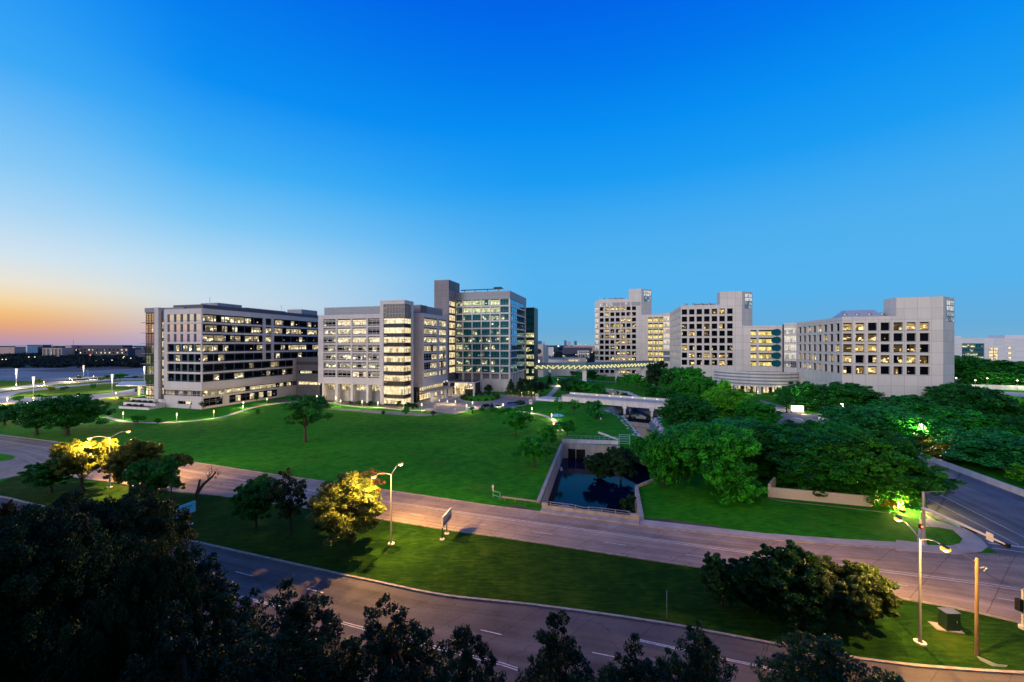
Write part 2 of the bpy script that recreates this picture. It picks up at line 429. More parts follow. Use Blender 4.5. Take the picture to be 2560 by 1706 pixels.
    def mesh(s, name):
        me = bpy.data.meshes.new(name)
        me.from_pydata(s.v, [], s.f)
        for m in s.mats: me.materials.append(m)
        me.polygons.foreach_set('material_index', s.m)
        uvl = me.uv_layers.new(name='UVMap')
        uvl.data.foreach_set('uv', [c for fu in s.uv for p in fu for c in p])
        me.update()
        return me
    def build(s, name, parent=None, origin=None):
        """origin: world point the vertices are made relative to (the parent's location)"""
        if origin is None and parent is not None: origin = parent.location
        if origin is not None:
            ox, oy, oz = origin
            s.v = [(x - ox, y - oy, z - oz) for x, y, z in s.v]
        o = bpy.data.objects.new(name, s.mesh(name))
        COL.objects.link(o)
        if parent is not None: o.parent = parent
        elif origin is not None: o.location = origin
        return o

def tag(o, label, cat, group=None):
    o['label'] = label; o['category'] = cat
    if group: o['group'] = group
    return o

def thing(name, loc, label, cat, group=None):
    o = bpy.data.objects.new(name, None); COL.objects.link(o)
    o.location = (loc[0], loc[1], loc[2] if len(loc) > 2 else 0)
    o.empty_display_size = 0.5
    return tag(o, label, cat, group)

def struct(o):
    o['kind'] = 'structure'; return o

def copy_tree(root, loc, label, group=None, rz=None, scale=None):
    r = root.copy(); COL.objects.link(r); r.location = loc if len(loc) == 3 else (loc[0], loc[1], 0)
    r['label'] = label
    if group: r['group'] = group
    if rz is not None: r.rotation_euler = (0, 0, rz)
    if scale is not None: r.scale = scale
    for ch in list(root.children):
        c = ch.copy(); COL.objects.link(c); c.parent = r
        for g in list(ch.children):
            d = g.copy(); COL.objects.link(d); d.parent = c
    return r

def ordn(i):
    return ['first', 'second', 'third', 'fourth', 'fifth', 'sixth', 'seventh', 'eighth', 'ninth', 'tenth', 'eleventh', 'twelfth', 'thirteenth', 'fourteenth', 'fifteenth', 'sixteenth', 'seventeenth', 'eighteenth', 'nineteenth', 'twentieth'][i]

# ------------------------------------------------------------------ window units
WIN = {}
def window_mesh(w, h, glass, nv=1, hs=(), frame=frame_m, bar=0.09, proud=0.10, rim=True, hbar=0.09):
    key = (round(w, 2), round(h, 2), glass.name, nv, tuple(hs), frame.name, bar, rim, hbar)
    if key in WIN: return WIN[key]
    mb = MB()
    mb.face([(0, 0, 0), (w, 0, 0), (w, 0, h), (0, 0, h)], glass, [(0, 0), (w, 0), (w, 1), (0, 1)])
    def bx(x0, x1, z0, z1):
        mb.hexa([(x0, -proud, z0), (x1, -proud, z0), (x1, 0, z0), (x0, 0, z0)], [(x0, -proud, z1), (x1, -proud, z1), (x1, 0, z1), (x0, 0, z1)], frame)
    if rim:
        bx(0, bar, 0, h); bx(w - bar, w, 0, h); bx(bar, w - bar, 0, bar); bx(bar, w - bar, h - bar, h)
    zs = [bar if rim else 0] + [t * h for t in hs] + [h - bar if rim else h]
    xs = [w * i / nv for i in range(1, nv)]
    for x in xs:
        bx(x - bar / 2, x + bar / 2, bar if rim else 0, h - bar if rim else h)
    ex = [bar if rim else 0] + xs + [w - bar if rim else w]
    for t in hs:
        for a, b in zip(ex, ex[1:]):
            bx(a + (bar / 2 if a in xs else 0), b - (bar / 2 if b in xs else 0), t * h - hbar / 2, t * h + hbar / 2)
    WIN[key] = mb.mesh('window')
    return WIN[key]

def put_window(root, P, d, s, z, w, h, glass, off, lit=0.3, fill=0.2, name='window', **kw):
    me = window_mesh(w, h, glass, **kw)
    o = bpy.data.objects.new(name, me); COL.objects.link(o); o.parent = root
    n = (d[1], -d[0])
    o.location = (P[0] + d[0] * s + n[0] * off - root.location.x, P[1] + d[1] * s + n[1] * off - root.location.y, z - root.location.z)
    o.rotation_euler = (0, 0, math.atan2(d[1], d[0]))
    o.color = (lit, random.random(), fill, 1)
    return o

def grid_wall(mb, P, d, s0, s1, z0, z1, cols, rows, depth, mat):
    """solid wall with rectangular openings (cols x rows) between s0..s1 and z0..z1, thickness depth inward from the face"""
    rows = sorted(rows)
    zprev = z0
    for (ra, rb) in rows:
        if ra > zprev + 1e-4: mb.fbox(P, d, s0, s1, zprev, ra, -depth, 0, mat)
        sp = s0
        for (ca, cb) in cols:
            if ca > sp + 1e-4: mb.fbox(P, d, sp, ca, ra, rb, -depth, 0, mat)
            sp = cb
        if s1 > sp + 1e-4: mb.fbox(P, d, sp, s1, ra, rb, -depth, 0, mat)
        zprev = rb
    if z1 > zprev + 1e-4: mb.fbox(P, d, s0, s1, zprev, z1, -depth, 0, mat)

def quad_core(P, d, L, D, inset):
    """footprint of a block behind facade P,d (length L, depth D), inset on all sides"""
    n = (d[1], -d[0])
    q = []
    for a, o in ((inset, -inset), (L - inset, -inset), (L - inset, -D + inset), (inset, -D + inset)):
        q.append((P[0] + d[0] * a + n[0] * o, P[1] + d[1] * a + n[1] * o))
    return q

# ================================================================== BUILDINGS
def Tm(p, d, px): return walk(p, d, px)

# ---------- the long office block with ribbon windows at the left
def build_left_block():
    PA = G(504, 1024)
    LL = -walk(PA, -U, 410) * -1
    PL = PA - U * LL
    LV = walk(PA, V, 796) + 9
    root = thing('office_block', PA, 'long pale office block with dark ribbon windows wrapping its corner, leftmost of the big buildings', 'office building')
    mb = MB(); dp = 0.5
    rows = [(36.6 - 4.22 * i, 39.95 - 4.22 * i) for i in range(7)]
    TOP = 42.2
    core = quad_core(PL, U, LL, LV, dp)
    mb.prism(core, 5.2, TOP - 0.4, dark_clad, topmat=roof_m)
    mb.prism(quad_core(PL, U, LL, LV, dp + 0.4), 0, 5.2, dark_clad)
    grid_wall(mb, PL, U, 0, LL, 7.7, TOP, [(2.0, LL - dp)], rows, dp, pale_pc)
    # long side
    t = lambda px: walk(PA, V, px)
    s1, s2, s3, s4, s5 = t(658), t(664.5), t(679), t(685), t(736)
    up, low = rows[:5], rows[5:]
    grid_wall(mb, PA, V, dp, LV, low[0][1], TOP, [(dp, s1), (s2, s3), (s4, LV - 1)], up, dp, pale_pc)
    grid_wall(mb, PA, V, dp, LV, 7.7, low[0][1], [(dp, s5 - 0.6)], low, dp, pale_pc)
    # lower storey walls
    grid_wall(mb, PL, U, 0, LL, 0, 5.2, [(8, 16)], [(1.7, 3.1)], dp, pale_pc)
    grid_wall(mb, PA, V, dp, LV, 0, 5.2, [(dp + .3, t(558)), (t(573), t(694))], [(0.9, 4.4)], dp, pale_pc)
    for P, d, a, b in ((PL, U, 0, LL), (PA, V, 0, LV)):
        mb.fbox(P, d, a, b, TOP, TOP + 0.12, -0.6, 0.06, silver_pan) if d == U else mb.fbox(P, d, 0.7, b, TOP, TOP + 0.12, -0.6, 0.06, silver_pan)
    mb.build('wall', root)
    def ribbon(P, d, a, b, z0, z1, nv, lit, fill, glass=win_dark, **kw):
        return put_window(root, P, d, a, z0, b - a, z1 - z0, glass, -dp + 0.01, lit, fill, 'ribbon_window', nv=nv, **kw)
    lits = [.5, .36, .6, .5, .16, .05, .10]
    lits2 = [.45, .6, .2, .6, .25]
    for i, (a, b) in enumerate(rows):
        g = win_mirror if i < 3 else win_dark
        ribbon(PL, U, 2.0, LL - dp, a, b, 5, [.1, .1, .25, .5, .25, .05, .05][i], .25, g, hs=(.16,), frame=blue_fin, bar=0.95, proud=.2, hbar=.1, rim=False)
        end = s1 if i < 5 else s5 - 0.6
        ribbon(PA, V, dp, end, a, b, 6 if i < 5 else 10, lits[i], .15, hs=(.14, .86), frame=blue_fin, bar=.3, proud=.2, hbar=.08, rim=False)
        if i < 5:
            ribbon(PA, V, s2, s3, a, b, 1, [.9, 1, .95, .1, .05][i], .2, hs=(.2, .45, .8), frame=frame_m)
            ribbon(PA, V, s4, LV - 1, a, b, 7, lits2[i], .25, hs=(.14, .86), frame=blue_fin, bar=.3, proud=.2, hbar=.08, rim=False)
    # glass band under the cantilever, ground floor glazing
    put_window(root, PL, U, .3, 5.25, LL - 1.0, 2.4, win_dark, -dp, .45, .25, 'clerestory_window', nv=8, hs=(.3,), frame=white_mul, bar=.07)
    put_window(root, PA, V, .8, 5.25, t(560), 2.4, win_hall, -dp, 1, .25, 'clerestory_window', nv=5, hs=(.3,), frame=white_mul, bar=.07)
    put_window(root, PA, V, t(562) + .2, 5.25, s5 - t(562) - 1, 2.4, win_dark, -dp, .55, .35, 'clerestory_window', nv=9, hs=(.3,), frame=white_mul, bar=.07)
    put_window(root, PL, U, 8, 1.7, 8, 1.4, win_dark, -dp + .01, .5, .8, 'strip_window', nv=3)
    put_window(root, PA, V, dp + .3, .9, t(558) - dp - .3, 3.5, win_dark, -dp + .01, .12, .2, 'strip_window', nv=3, hs=(.5, .68))
    put_window(root, PA, V, t(573), .9, t(694) - t(573), 3.5, win_dark, -dp + .01, .2, .5, 'strip_window', nv=6, hs=(.5, .68))
    # roof furniture
    m2 = MB()
    q = quad_core(PL, U, LL, LV, 2.2); m2.prism(q, TOP - .4, TOP + 1.9, dark_clad, topmat=roof_m); m2.build('roof_screen', root)
    def pent(s0, s1, o0, o1, z, nm='penthouse', m=silver_pan):
        k = MB(); k.fbox(PA, V, s0, s1, TOP + 1.9, z, -o1, -o0, m); return k.build(nm, root)
    pent(13, 25, 8, 18, 46.0); pent(28, 52, 9, 12, 45.2, m=brown_pan); pent(60, 72, 6, 16, 47.0)
    for sx in (11, 50): 
        k = MB(); p = PA + V * sx - U * 10
        k.tube([(p.x, p.y, 44), (p.x, p.y, 48.5)], .12, steel, 6); k.box((p.x, p.y, 48.3), (1.6, .1, .1), steel); k.box((p.x, p.y, 47.4), (1.6, .1, .1), steel)
        k.build('roof_mast', root)
    # stair slot, fin and glass stair tower to the left
    Pg = to(PL, -U, 401); Pf = to(PL, -U, 392); Pt = to(PL, -U, 363.5)
    lg, lf, lt = (PL - Pg).length, (Pg - Pf).length, (Pf - Pt).length
    k = MB(); k.fbox(Pg, U, 0.3, lg, 0, 41.5, -8, -.25, dark_clad); k.build('stair_slot', root)
    for i in range(8):
        put_window(root, Pg, U, .7, 9.6 + 4.05 * i - 4.05, lg - 1.0, 2.9, win_hall, -.22, 1, .85, 'stair_window', nv=1, hs=(.33, .66), bar=.12)
    k = MB(); k.fbox(Pf, U, 0, lf + .3, 0, 43.0, -9, 1.0, pale_pc); k.fbox(Pf, U, lf + .3, lf + 12, 41.5, 43.0, -9, -1.0, grey_clad); k.build('fin_wall', root)
    k = MB(); k.fbox(Pt, U, .2, lt, 0, 41.0, -9, -.1, dark_clad); k.fbox(Pt, U, 0, lt, 41.0, 43.0, -9, 0.3, grey_clad); k.build('stair_tower', root)
    for i in range(9):
        lit = 1.0 if i in (0, 1) else (.25 if i < 4 else .12)
        put_window(root, Pt, U, .25, .4 + 4.5 * i, lt - .3, 4.3, win_hall if i < 2 else win_gold, -.08, lit, .55, 'tower_window', nv=4, hs=(.25, .5, .75), bar=.14, hbar=.12, frame=dark_metal)
    k = MB()
    for i in range(7): k.fbox(Pt, U, -1.6, lt - .5, 9.5 + 4.5 * i, 9.65 + 4.5 * i, -3, .9, frame_m)
    for i in range(1, 14): k.fbox(Pt, U, lt - .8, lt - .3, 2 + 2 * i, 2.12 + 2 * i, 0, .8, frame_m)
    k.build('sun_shade', root)
    # planted terraces at the foot
    def terr(pl, z0, z1, nm):
        k = MB(); k.prism([(p.x, p.y) for p in pl], z0, z1, conc_w, topmat=dirt_m); o = k.build('terrace_planter'); tag(o, nm, 'planter', 'planted terraces at the block corner'); return o
    a = PL - V * 1.0
    terr([a - U * 19, a + U * 0, a + U * 1 + V * .9, a - U * 19 + V * 7], -.1, 3.6, 'highest of the three stepped concrete planters at the corner of the left block')
    terr([a - U * 18 - V * 3, a + U * 1.0 - V * 3, a + U * .6 - V * .15, a - U * 18.6 - V * .15], -.1, 2.2, 'middle of the three stepped concrete planters at the corner of the left block')
    terr([a - U * 15 - V * 6.4, a + U * 2 - V * 6, a + U * 1.4 - V * 3.15, a - U * 16 - V * 3.15], -.1, 1.0, 'lowest of the three stepped concrete planters at the corner of the left block')
    return PA, PL, LV, a
PA, PL, LVA, PTERR = build_left_block()

# ---------- low dark link between the two left blocks
def build_connector():
    P = to(PA, V, 737); Q = P + U * 1.2
    e = to(Q, U, 800)
    L = (e - Q).length
    root = thing('link_block', Q, 'low dark grey link block squeezed between the two left office blocks', 'office building')
    ztop = zat(Q, 893)
    mb = MB(); grid_wall(mb, Q, U, 0, L, 0, ztop, [(1, L)], [(zat(Q, 934), zat(Q, 926)), (zat(Q, 962), zat(Q, 953))], .4, grey_clad)
    mb.prism(quad_core(Q, U, L, 12, .4), 0, ztop - .3, dark_clad, topmat=roof_m); mb.build('wall', root)
    mb = MB(); mb.fbox(Q, U, 0, L, zat(Q, 912), zat(Q, 904), 0, .05, dark_clad); mb.build('louvre_band', root)
    put_window(root, Q, U, 1, zat(Q, 934), L - 1, zat(Q, 926) - zat(Q, 934), win_dark, -.39, .6, .4, nv=5)
    put_window(root, Q, U, 1, zat(Q, 962), L - 1, zat(Q, 953) - zat(Q, 962), win_dark, -.39, .95, .6, nv=7)
build_connector()

# ---------- middle block with the corner glass stair tower
def build_middle_block():
    PB = G(953, 1010)
    PBl = to(PB, -U, 795.4)
    TB = PB - V * 1.6
    TBl = to(TB, U, 950); TBr = to(TBl, U, 1011.5); TBe = to(TBr, V, 1034)
    L = (to(PB, U, 952) - PBl).length
    root = thing('office_block', PB, 'pale office block of seven window rows with a bright glass corner stair tower', 'office building')
    dp = .6
    z = lambda y, P=PB: zat(P, 680 + .236 * y)
    zb = zat(PBl, 958.5); TOP = zat(PBl, 788.6)
    Pm = to(PB, -U, 917)
    rz = [(zat(Pm, 680 + .236 * b), zat(Pm, 680 + .236 * a)) for a, b in ((494, 572), (589, 664), (684, 756), (774, 848), (866, 938), (958, 1028), (1050, 1124))]
    cols = [(-walk(PBl, U, 0) * 0 + walk(PBl, U, 760 + .236 * a), walk(PBl, U, 760 + .236 * b)) for a, b in ((205, 334), (351, 493), (511, 658), (677, 801))]
    mb = MB()
    grid_wall(mb, PBl, U, 0, L, zb, TOP, cols, rz, dp, pale_pc)
    mb.prism(quad_core(PBl, U, L + 4, 26, dp), zb + .05, TOP - .5, dark_clad, topmat=roof_m)
    mb.fbox(PBl, U, 0, L, zb - .02, zb + .02, -26, -dp, pale_pc)
    mb.build('wall', root)
    lit = [[.4, 1, 1, .3], [.5, 1, 1, .3], [.35, 1, .9, .85], [.4, .55, .7, .15], [.4, .5, .4, .5], [.8, .4, .7, .5], [.05, .2, .85, .6]]
    for i, (a, b) in enumerate(rz):
        for j, (c, d) in enumerate(cols):
            put_window(root, PBl, U, c, a, d - c, b - a, win_dark, -dp + .02, lit[i][j], .6 if lit[i][j] > .8 else .15, nv=3, hs=(.2, .64, .84), frame=white_mul, bar=.06, hbar=.2)
    # open ground storey: columns and recessed wall
    mb = MB(); mb.fbox(PBl, U, 1.5, L, 0, zb, -9, -3.2, grey_clad); mb.build('recessed_wall', root)
    for i, (c, d) in enumerate(cols):
        put_window(root, PBl, U, c, zb - 3.2, d - c, 2.9, win_hall, -3.18, 1, .5, 'loggia_window', nv=5, frame=dark_metal)
    for px0, px1 in ((805, 809), (838, 844), (876, 881.5), (915, 920.5)):
        s0, s1 = walk(PBl, U, px0), walk(PBl, U, px1)
        mb = MB(); mb.fbox(PBl, U, s0, s1, 0, zb - .03, -1.6, -.1, conc_w); mb.build('column', root)
    # roof screen
    mb = MB(); Ps = PBl + V * 3.5 + U * .5; Ls = walk(Ps, U, 955)
    mb.prism(quad_core(Ps, U, Ls, 20, 0), TOP - .5, zat(to(Ps, U, 820), 769.5), silver_pan, topmat=roof_m); mb.build('roof_screen', root)
    # ---- stair tower
    lt = (TBr - TBl).length; lr = (TBe - TBr).length
    zt = lambda y: zat(TBr, 680 + .236 * y)
    TT = zt(297); mb = MB()
    fl = walk(TBl, U, 958.5)
    mb.prism([tuple(TBl + U * .4 + V * .4), tuple(TBr - U * .4 + V * .4), tuple(TBe - U * .4 - V * .2), tuple(TBl + U * .4 + V * (lr - .2))], 0, TT - .3, black_m, topmat=roof_m)
    mb.fbox(TBl, U, 0, fl, 0, TT, -2.2, 0, pale_pc)
    mb.fbox(TBl, U, fl, lt, zt(338), TT, -.6, 0, pale_pc)
    mb.fbox(TBr, V, .6, lr, zt(338), TT, -.6, 0, pale_pc)
    fr = walk(TBr, V, 1028.5)
    mb.fbox(TBr, V, fr, lr, 0, zt(338), -2.5, 0, pale_pc)
    mb.build('stair_tower', root)
    bands = [(343, 394, 0), (400, 480, 0), (488, 546, 1), (586, 650, 1), (687, 750, 1), (790, 856, 1), (892, 957, 1), (994, 1058, 1), (1098, 1163, 1), (1213, 1306, 1), (1345, 1405, 1)]
    for k, (a, b, l) in enumerate(bands):
        g = win_hall if l else win_grey
        za, zb2 = zt(b), zt(a)
        put_window(root, TBl, U, fl, za, lt - fl - .4, zb2 - za, g, -.38, 1 if l else .05, .95, 'tower_window', nv=7, hs=(.5,), frame=white_mul, bar=.07)
        put_window(root, TBr, V, .4, za, fr - .4, zb2 - za, g, -.38, 1 if l else .05, .95, 'tower_window', nv=4, hs=(.5,), frame=white_mul, bar=.07)
    mb = MB()
    for k in range(24):
        for (P, d, a, b) in ((TBl, U, fl, fl + 1.7), (TBr, V, fr - 1.4, fr)):
            zz = 3 + k * 1.75
            if zz < zt(345): mb.fbox(P, d, a, b, zz, zz + .16, -.3, .25, white_mul)
    mb.build('sun_shade', root)
    # ---- rear wing seen right of the tower
    P2 = AT(1057, 188); P2l = to(P2, -U, 1034); L2 = (P2 - P2l).length; LV2 = walk(P2, V, 1119)
    zt2 = lambda y: zat(P2, 680 + .236 * y)
    T2 = zt2(435); B2 = zt2(1222)
    wing = thing('office_wing', P2, 'pale wing block overhanging the lit entrance, right of the glass stair tower', 'office building')
    c1 = (1.2, walk(P2, V, 1094)); c2 = (walk(P2, V, 1098), LV2 - 1.5)
    rws = [(zt2(b), zt2(a)) for a, b in ((478, 566), (586, 662), (678, 752), (772, 850), (868, 942), (964, 1040), (1064, 1128))]
    mb = MB()
    grid_wall(mb, P2, V, 0, LV2, B2, T2, [c1, c2], rws, dp, pale_pc)
    mb.prism(quad_core(P2l, U, L2, LV2, dp), B2 + .05, T2 - .4, dark_clad, topmat=roof_m)
    mb.fbox(P2l, U, -6, L2 - dp, B2, T2, -dp, 0, pale_pc)
    mb.fbox(P2, V, 0, LV2, B2 - .02, B2 + .02, -12, -dp, pale_pc)
    mb.build('wall', wing)
    l2 = [.7, .8, .8, .85, .3, .6, 1.0]
    for i, (a, b) in enumerate(rws):
        put_window(wing, P2, V, c1[0], a, c1[1] - c1[0], b - a, win_dark, -dp + .02, l2[i], .3, nv=5, hs=(.3, .75), frame=white_mul, bar=.07)
        put_window(wing, P2, V, c2[0], a, c2[1] - c2[0], b - a, win_dark, -dp + .02, .9, .45, nv=4, hs=(.3, .75), frame=white_mul, bar=.07)
    mb = MB(); mb.fbox(P2, V, 2.4, LV2 - 1, T2 - .4, T2 + 4.0, -11, -2.5, grey_clad); mb.fbox(P2l, U, -9, L2 - 2.5, T2 - .4, T2 + 4.2, -9, -2.5, silver_pan); mb.build('roof_screen', wing)
    # glazed ground storey
    mb = MB(); mb.fbox(P2, V, -2, LV2, 0, B2 - .03, -9, -2.4, black_m); mb.fbox(P2l, U, -4, L2 - 3, 0, B2 - .03, -4, -1, conc_w); mb.build('ground_storey', wing)
    put_window(wing, P2, V, 1, 3.6, LV2 - 2, 3.0, win_hall, -2.38, 1, .6, 'lobby_window', nv=11, hs=(.5,), frame=dark_metal)
    put_window(wing, P2, V, 1, .3, LV2 - 2, 2.9, win_hall, -2.38, 1, .9, 'lobby_window', nv=11, hs=(.7,), frame=dark_metal)
    return P2, LV2
P2, LV2 = build_middle_block()

# ---------- entrance canopies
def build_canopies():
    a = thing('entrance_canopy', P2, 'long low glass canopy on white piers along the pale wing', 'canopy')
    mb = MB(); mb.fbox(P2, V, -1, LV2 - 1, 4.5, 4.75, -2.2, 5.5, steel); mb.build('canopy_roof', a)
    for i in range(4):
        mb = MB(); mb.fbox(P2, V, .5 + i * 7.2, 1.9 + i * 7.2, 0, 4.48, 3.6, 5.0, conc_w); mb.build('pier', a)
    mb = MB()
    for i in range(10): mb.fbox(P2, V, i * 2.6, i * 2.6 + .12, 4.76, 5.0, -2.0, 5.5, white_mul)
    mb.build('canopy_rib', a)
    c0 = AT(1122.5, 211); c1 = to(c0, U, 1184.6); Lc = (c1 - c0).length
    b = thing('entrance_canopy', c1, 'tall flat glass canopy over the main entrance of the green glass tower', 'canopy')
    zc = zat(c1, 958)
    mb = MB(); mb.fbox(c0, U, -1, Lc + .6, zc, zc + .35, -14, .4, conc_w); mb.fbox(c0, U, 0, Lc, zc + .36, zc + .45, -13, -.4, win_pale); mb.build('canopy_roof', b)
    for s, o in ((0, 0), (Lc, 0), (Lc + .2, -13)):
        p = c0 + U * s + V * (-o)
        mb = MB(); mb.tube([(p.x, p.y, 0), (p.x, p.y, zc)], .5, conc_w, 12); mb.build('column', b)
    # lit glass lobby below
    lob = thing('glass_lobby', c0, 'yellow lit glass lobby box under the tall entrance canopy', 'lobby')
    q = c0 + V * 6 + U * .5
    mb = MB(); mb.fbox(q, U, 0, Lc - 2, 0, zc - .05, -8, -.1, dark_metal); mb.build('lobby_core', lob)
    put_window(lob, q, U, 0, .1, Lc * .55, zc - .3, win_hall, -.08, 1, .75, 'lobby_window', nv=6, hs=(.4, .7), frame=dark_metal)
    put_window(lob, q, U, Lc * .55, .1, Lc * .45 - 2, zc - .3, win_hall, -.08, .9, .25, 'lobby_window', nv=4, hs=(.4, .7), frame=dark_metal)
    mb = MB(); mb.fbox(q, U, Lc * .5, Lc * .8, 0, 3.2, 0, 2.2, dark_metal); mb.fbox(q, U, Lc * .5, Lc * .8, 3.2, 3.5, 0, 2.6, conc_w); mb.build('porch', lob)
build_canopies()

# ---------- green glass tower with the lift shaft
def build_glass_tower():
    PC = G(1275, 981)
    Q = to(PC, -U, 1139); L = (PC - Q).length
    LR = walk(PC, V, 1315.5)
    root = thing('glass_tower', PC, 'green glass office tower with a tall blank lift shaft at its left end', 'office tower')
    z = lambda y: zat(PC, 680 + .236 * y)
    TOP = z(200); zc = z(283); zbase = z(1083); dp = .35
    pit = (zc - zbase) / 10
    rows = [(zbase + pit * i + .75, zbase + pit * (i + 1) - .05) for i in range(10)]
    cols = []
    xs = [1139, 1157, 1180, 1203, 1225.5, 1249.5, 1273.5]
    for a, b in zip(xs, xs[1:]):
        cols.append((walk(Q, U, a + 1.2), walk(Q, U, b - 1.2)))
    cols[-1] = (cols[-1][0], L - .8)
    mb = MB()
    grid_wall(mb, Q, U, 0, L, zbase, zc, cols, rows, dp, conc_w)
    mb.prism(quad_core(Q, U, L, LR, dp), zbase, TOP - .4, dark_clad, topmat=roof_m)
    mb.fbox(Q, U, 0, L, zc, TOP, -.5, .05, silver_pan)
    mb.fbox(PC, V, .5, LR, zc, TOP, -.5, .05, silver_pan)
    grid_wall(mb, PC, V, dp, LR, zbase, zc, [(1.0, LR - 3)], rows, dp, conc_w)
    mb.build('wall', root)
    lit = [.3, .5, .35, .4, .6, .3, .3, .5, .8, .85]
    for i, (a, b) in enumerate(rows):
        for j, (c, d) in enumerate(cols):
            l = lit[i] if not (i in (8, 9) and 1 <= j <= 4) else .95
            if i in (0, 3) and j == 0: l = 1
            if j == 5: l = .12
            put_window(root, Q, U, c, a, d - c, b - a, win_teal, -dp + .02, l, .5 if l > .9 else .06, nv=3, hs=(.28,), frame=frame_m, bar=.07)
        put_window(root, PC, V, 1.0, a, LR - 4, b - a, win_blue, -dp + .02, .12, .0, 'ribbon_window', nv=9, hs=(.28,), frame=frame_m, bar=.07)
    # base storey: recessed dark wall with columns
    mb = MB(); mb.fbox(Q, U, 1, L - 1.2, 0, zbase, -LR + 2, -1.6, grey_clad); mb.fbox(Q, U, walk(Q, U, 1207), L - 1.2, 0, 7.2, -1.6, -.9, conc_w); mb.build('base_wall', root)
    for x in xs[1:]:
        s = walk(Q, U, x); mb = MB(); mb.fbox(Q, U, s - .55, s + .55, 0, zbase - .02, -1.2, -.05, conc_w); mb.build('column', root)
    for i in range(1, 6):
        s = i * LR / 6; mb = MB(); mb.fbox(PC, V, s - .5, s + .5, 0, zbase - .02, -1.2, -.05, conc_w); mb.build('column', root)
    # lift shaft
    LS = walk(Q, -V, 1122); S = Q - V * LS; Sl = to(S, -U, 1085.5)
    ST = zat(S, 699.5); mb = MB()
    mb.prism([tuple(Sl), tuple(S), tuple(Q + V * 6), tuple(Sl + V * (LS + 6))], zat(S, 752), ST, brown_pan, topmat=roof_m)
    mb.prism([tuple(Sl), tuple(S), tuple(S + V * .8), tuple(Sl + V * .8)], 0, zat(S, 752), brown_pan)
    mb.prism([tuple(Sl + V * .8), tuple(S + V * .8 - U * .6), tuple(Q + V * 6 - U * .6), tuple(Sl + V * (LS + 6))], 0, zat(S, 752), dark_clad)
    mb.build('lift_shaft', root)
    mb = MB(); mb.fbox(S, V, .5, LS - .8, zat(S, 722), zat(S, 702), 0, .12, dark_clad)
    for i in range(10): mb.fbox(S, V, .7, LS - 1, zat(S, 720.5) + i * .42, zat(S, 720.5) + i * .42 + .22, .12, .22, frame_m)
    mb.build('vent_grille', root)
    for i in range(10):
        put_window(root, S, V, .9, zbase + pit * i + .5, LS - .9, pit - .9, win_hall, -.55, 1, .95, 'lobby_window', nv=4, frame=frame_m)
    # window washing rig
    k = MB(); p = Q + U * 5 + V * 8
    for s in (2, 9, 17, 24): k.fbox(Q, U, s, s + .3, TOP - .4, TOP + 2.2, -8.3, -8, dark_metal)
    k.fbox(Q, U, 0, 27, TOP + 2.2, TOP + 2.7, -8.4, -7.9, dark_metal); k.fbox(Q, U, 21, 26, TOP + 2.7, TOP + 3.6, -8.6, -7.7, dark_metal)
    k.build('cleaning_rig', root)
    k = MB(); k.tube([(PC.x - .6, PC.y + 1, TOP), (PC.x - .6, PC.y + 1, TOP + 2.5)], .07, steel, 6); k.build('lightning_rod', root)
    # narrow dark glass tower behind
    D = PC + V * (LR - .5); D2 = to(D, U, 1335.5); Ld = (D2 - D).length
    r2 = thing('glass_tower', D2, 'narrow dark glass tower set behind the right end of the green one', 'office tower')
    DT = zat(D2, 769); k = MB(); k.prism([tuple(D), tuple(D2), tuple(D2 + V * 12), tuple(D + V * 12)], 0, DT, mat_plain('dark_green_cladding', (.004, .025, .03, 1), .3), topmat=roof_m); k.build('wall', r2)
    n = 10
    for i in range(n):
        zz = 3 + (DT - 4) * i / n
        put_window(r2, D, U, .2, zz, Ld - .3, (DT - 4) / n - 1.0, win_teal, .02, .95 if i < 7 else .05, .42, 'ribbon_window', nv=5, frame=dark_metal)
    return PC, LR, D2, Q
PC, LRC, PD2, PQ = build_glass_tower()

# ---------- small clock tower behind the skybridge
def build_clock():
    P = AT(1358, 330); Pl = to(P, -U, 1335.6); L = (P - Pl).length; D = walk(P, V, 1371)
    root = thing('clock_tower', P, 'small pale square tower with a big round dark window, behind the glass footbridge', 'tower')
    T = zat(P, 863); mb = MB(); mb.prism([tuple(Pl), tuple(P), tuple(P + V * D), tuple(Pl + V * D)], 0, T, white_pc, topmat=roof_m); mb.build('wall', root)
    mb = MB(); mb.fbox(Pl, U, 0, L, T, T + .6, -L, .25, conc_w); mb.build('coping', root)
    c = Pl + U * (L * .52); zc = zat(c, 879); r = 2.05; n = Vector((U.y, -U.x)); k = MB()
    ring = [(c.x + U.x * r * math.cos(a) + n.x * .08, c.y + U.y * r * math.cos(a) + n.y * .08, zc + r * math.sin(a)) for a in [2 * math.pi * i / 28 for i in range(28)]]
    k.face(ring, black_m)
    inn = [(c.x + (p[0] - c.x - n.x * .08) * 1.1 + n.x * .12, c.y + (p[1] - c.y - n.y * .08) * 1.1 + n.y * .12, zc + (p[2] - zc) * 1.1) for p in ring]
    for i in range(28): k.face([ring[i], ring[(i + 1) % 28], inn[(i + 1) % 28], inn[i]], conc)
    k.build('round_window', root)
    k = MB(); k.fbox(Pl, U, L * .46, L * .58, 11.5, 14.2, 0, .1, glow_sign); k.build('lit_opening', root)
    k = MB(); k.fbox(Pl, U, L * .1, L * .95, 8, 17.5, 0, .06, grey_clad); k.build('recessed_panel', root)
build_clock()

